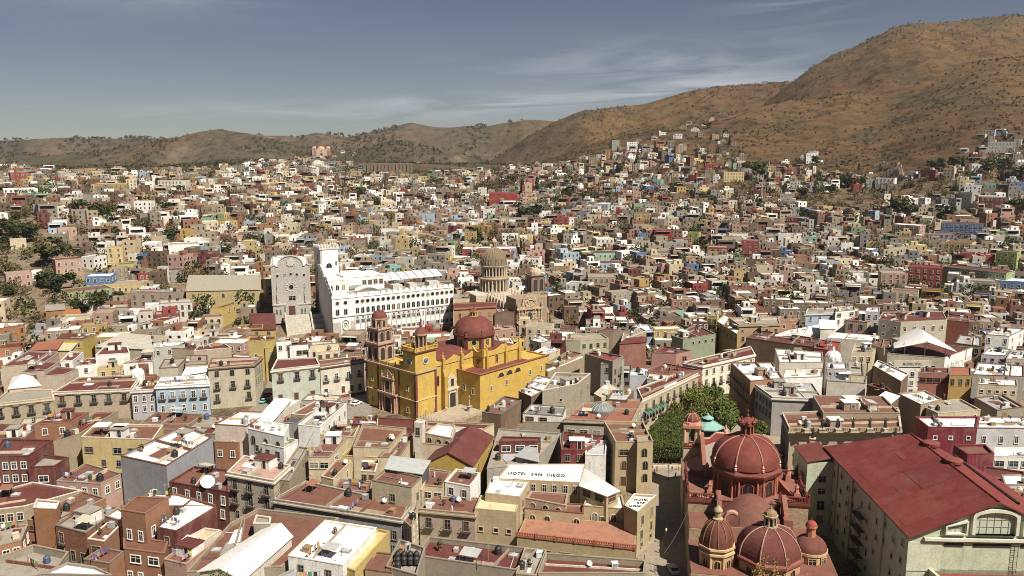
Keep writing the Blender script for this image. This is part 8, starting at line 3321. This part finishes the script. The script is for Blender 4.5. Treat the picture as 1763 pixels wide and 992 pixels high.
TARP = G().add([(-1.6, -1.1, 2.0), (1.6, -1.1, 2.05), (1.6, 1.1, 2.45), (-1.6, 1.1, 2.4)], [(0, 1, 2, 3)]).mesh('sheet', 'sheet_metal')
TPOL = G()
for sx in (-1.5, 1.5):
    for sy in (-1, 1):
        TPOL.tube((sx, sy, 0), (sx, sy, 2.2 + .18 * sy), .05)
TPOL = TPOL.mesh('post', 'painted')
LINE = G().tube((-2.2, 0, 0), (-2.2, 0, 1.9), .04).tube((2.2, 0, 0), (2.2, 0, 1.9), .04).tube((-2.2, 0, 1.85), (2.2, 0, 1.85), .02).mesh('line', 'painted')
CLO = G().box(-.35, .35, -.02, .02, .95, 1.84).mesh('garment', 'trim')
CRATE = G().box(-.5, .5, -.4, .4, 0, .7).box(-.55, .55, -.45, .45, .6, .75).mesh('crate', 'painted')

KINDS_ = ['tank', 'tank', 'tank', 'ac', 'ac', 'pipe', 'line', 'box', 'box', 'dish', 'gas', 'pot', 'pot', 'antenna', 'skylight', 'pipe', 'tarp', 'line', 'box']


def item(k, x, y, z, nm, cnt, rz):
    on = (' on ' if nm.split()[-1] in ('roof', 'roofs', 'terrace', 'terraces', 'deck', 'garden', 'canopy', 'ledges') else ' on the roof of ') + nm
    sc = 1.0
    if k == 'tank':
        cn, c = random.choice([('black', (.018, .018, .018)), ('black', (.018, .018, .018)), ('grey', (.3, .3, .3)), ('cream', (.6, .54, .42)), ('blue', (.06, .09, .16)), ('black', (.018, .018, .018))])
        t = thing('water_tank', None, None, (x, y, z + .02), rz)
        link('tank_body', TANKB, t, c)
        link('lid', TANKL, t, c)
        tag(t, cn + ' plastic water tank' + on, 'water tank', 'rooftop water tanks')
        sc = random.uniform(.9, 1.25)
    elif k == 'ac':
        cn, c = random.choice([('white', (.7, .7, .68)), ('beige', (.55, .48, .36)), ('grey', (.35, .35, .35))])
        t = thing('air_cooler', cn + ' air cooler box' + on, 'air cooler', (x, y, z), rz, 'rooftop air coolers')
        link('casing', ACB, t, c)
        link('louvre', ACG, t, (.12, .12, .12))
    elif k == 'dish':
        t = thing('satellite_dish', 'pale satellite dish' + on, 'satellite dish', (x, y, z + .9), 0, 'rooftop dishes')
        o = link('dish', DISH, t, (.42, .42, .41))
        o.rotation_euler = (radians(48), 0, radians(25))
        link('mast', DARM, t, 'GY')
    elif k == 'gas':
        t = thing('gas_cylinder', 'silver gas cylinder' + on, 'gas cylinder', (x, y, z), rz, 'rooftop gas cylinders')
        link('cylinder', GASB, t, (.5, .5, .5))
        sc = 1.2
    elif k == 'pot':
        t = thing('potted_plant', 'leafy potted plant' + on, 'plant', (x, y, z), rz, 'rooftop potted plants')
        link('pot', POTB, t, (.3, .12, .07))
        link('leaves', POTL, t, random.choice(LEAFC))
        sc = random.uniform(1, 1.7)
    elif k == 'antenna':
        t = link('antenna', ANT, None, 'GY', (x, y, z), rz)
        tag(t, 'thin grey aerial mast' + on, 'aerial', 'rooftop aerials')
    elif k == 'skylight':
        t = thing('skylight', 'small pyramid skylight' + on, 'skylight', (x, y, z), rz, 'rooftop skylights')
        link('kerb', SKYF, t, 'RC')
        link('glass', SKYG, t, (.4, .43, .45))
    elif k == 'pipe':
        t = link('pipe_run', PIPE, None, random.choice([(.5, .5, .5), (.2, .2, .2), (.45, .25, .15)]), (x, y, z), rz)
        tag(t, 'bent metal pipe run' + on, 'pipe', 'rooftop pipes')
    elif k == 'tarp':
        t = thing('lean_to', 'sheet roofed lean to' + on, 'shelter', (x, y, z), rz, 'rooftop shelters')
        link('sheet', TARP, t, random.choice([(.7, .7, .68), (.45, .45, .45), (.3, .15, .1), (.55, .5, .38)]))
        link('post', TPOL, t, 'DG')['kind'] = 'stuff'
        sc = random.uniform(.9, 1.4)
    elif k == 'line':
        t = thing('washing_line', 'washing line hung with clothes' + on, 'washing line', (x, y, z), rz, 'rooftop washing lines')
        link('line', LINE, t, 'DG')
        for q in range(4):
            link('garment', CLO, t, random.choice(SHIRT)[1], (-1.5 + q * 1.0 + random.uniform(-.15, .15), 0, 0))
    else:
        cn, c = random.choice([('wooden', (.28, .18, .1)), ('grey', (.4, .4, .4)), ('white', (.7, .7, .68))])
        t = link('storage_box', CRATE, None, c, (x, y, z), rz)
        tag(t, cn + ' storage box' + on, 'box', 'rooftop boxes')
        sc = random.uniform(.9, 1.6)
    t.scale = (sc, sc, sc)


seen = {}
for poly, z, nm, cl, t in BLD:
    if len(poly) < 4:
        continue
    A = abs(area(poly))
    p, q, r, s = poly[0], poly[1], poly[-2], poly[-1]
    ang = atan2(q[1] - p[1], q[0] - p[0])

    def R(a, c):
        return ((p[0] * (1 - a) + q[0] * a) * (1 - c) + (s[0] * (1 - a) + r[0] * a) * c, (p[1] * (1 - a) + q[1] * a) * (1 - c) + (s[1] * (1 - a) + r[1] * a) * c)
    lx, ly, lz = t.location
    rot = t.rotation_euler.z
    if rot == 0:
        for _ in range(min(3, int(A / 110))):        # low walls and re-sealed patches
            g = G()
            c = random.uniform(.25, .75)
            a0, a1 = R(0.02, c), R(.98, c + random.uniform(-.05, .05))
            if random.random() < .5:
                a0, a1 = R(c, .02), R(c, .98)
            L = hypot(a1[0] - a0[0], a1[1] - a0[1])
            g.box(0, L, -.12, .12, 0, random.uniform(.3, .9))
            part('partition_wall', g, 'plaster', t, random.choice(['TN', 'OW', 'RB', 'CR', 'ST']), (a0[0] - lx, a0[1] - ly, z - lz), atan2(a1[1] - a0[1], a1[0] - a0[0]))
        for k in range(min(3, 1 + int(A / 120))):
            a, c, da, dc = random.uniform(.08, .6), random.uniform(.08, .6), random.uniform(.12, .3), random.uniform(.12, .3)
            g = G()
            g.add([(x - lx, y - ly, z - lz + .012 + .004 * k) for x, y in (R(a, c), R(a + da, c), R(a + da, c + dc), R(a, c + dc))], [(0, 1, 2, 3)])
            part('roof_patch', g, 'roofing', t, random.choice(['RC', 'RB', 'RR', 'TN', 'RG', 'RW', 'RC']))
    if nm is None:
        continue
    for _ in range(int(cl * 2.2 + A / 90)):
        k = random.choice(KINDS_)
        a, c = random.uniform(.1, .9), random.uniform(.12, .9)
        x, y = R(a, c)
        if any(o_[0] is not poly and abs(o_[1] - z) < 40 and o_[1] > z + .5 and inside(o_[0], x, y) for o_ in ROOFS):
            continue
        if (nm, k) in seen:
            continue
        seen[(nm, k)] = 1
        item(k, x, y, z, nm, 1, ang + random.choice([0, pi / 2, pi]) + random.uniform(-.1, .1))
# the cluster of black tanks on the tank roof
for i in range(9):
    x, y = P(*zp('B', 1065 + (i % 4) * 34, 890 + (i // 4) * 28), 9.2)
    t = thing('water_tank', '%s black water tank of the %s row in the tight cluster on the tank roof' % (('left', 'second', 'third', 'right')[i % 4], ('front', 'middle', 'back')[2 - i // 4] if i < 8 else 'single'), 'water tank', (x, y, 9.0), 0, 'clustered black tanks')
    link('tank_body', TANKB, t, (.018, .018, .018))
    link('lid', TANKL, t, (.018, .018, .018))
# big dish on the burgundy house
x, y = P(*zp('A', 1212, 430), 12)
t = thing('satellite_dish', 'big white satellite dish on the burgundy dish house', 'satellite dish', (x, y, 11.4))
o = link('dish', lathe_mesh('dish', [(.1, 0), (.8, .1), (1.3, .3), (1.65, .6)], 24), t, (.78, .78, .76))
o.rotation_euler = (radians(50), 0, radians(30))
link('mast', G().tube((0, 0, -1.4), (0, 0, .1), .12).tube((0, -.6, .6), (.5, -1.5, 1.6), .05).mesh('mast', 'painted'), t, 'DG')

# dry bushes on the viewpoint's own slope
random.seed(4)
for u, v, Y, w, h, lab, cs in ((1335, 952, 52, 5.4, 8, 'dry golden leaved bush in front of the domed church', [(.36, .22, .07), (.28, .18, .07), (.22, .17, .07)]), (368, 970, 52, 2.8, 5.5, 'grey green bush poking up at the bottom left', [(.13, .14, .08), (.18, .18, .11)])):
    x, zt = PY(u, v, Y)
    t = thing('bush', lab, 'bush', (x, Y, zt - h))
    br = G()
    ends = []
    for k in range(46):
        a = random.uniform(-1, 1)
        e = Vector((a * w * .55, random.uniform(-.8, .8), h * (random.uniform(.72, 1.0) - .25 * abs(a))))
        m_ = e * .5 + Vector((random.uniform(-.3, .3), random.uniform(-.3, .3), .3))
        br.tube((0, 0, 0), m_, .05, 5, .03)
        br.tube(m_, e, .03, 5, .01)
        ends += [m_.lerp(e, f) for f in (.4, .6, .75, .9, 1)]
    part('branch', br, 'bark', t)
    lv = G()
    for e in ends:
        for _ in range(3):
            lv.col = random.choice(cs)
            leafball(lv, e.x, e.y, e.z, .22, .22, .22, 2, .11)
    part('foliage', lv, 'leaves_many', t)

# ------------------------------------------------------------------ thin haze over the valley
m = bpy.data.materials.new('haze')
m.use_nodes = True
t = m.node_tree
t.nodes.remove(t.nodes['Principled BSDF'])
pv = nd(t, 'ShaderNodeVolumePrincipled')
pv.inputs['Color'].default_value = (.86, .90, .96, 1)
pv.inputs['Density'].default_value = 0.000038
pv.inputs['Anisotropy'].default_value = .2
t.links.new(pv.outputs[0], t.nodes['Material Output'].inputs['Volume'])
MATS['haze'] = m
g = G()
zb = min(v.co.z for v in bpy.data.objects['ground'].data.vertices) - 8
zt = max(v.co.z for v in bpy.data.objects['ground'].data.vertices) + 8
g.box(-5600, 7600, -160, 5900, zb, max(zt, 110))
o = link('haze', g.mesh('haze', 'haze'))
o['kind'] = 'stuff'
SC.cycles.volume_bounces = 0
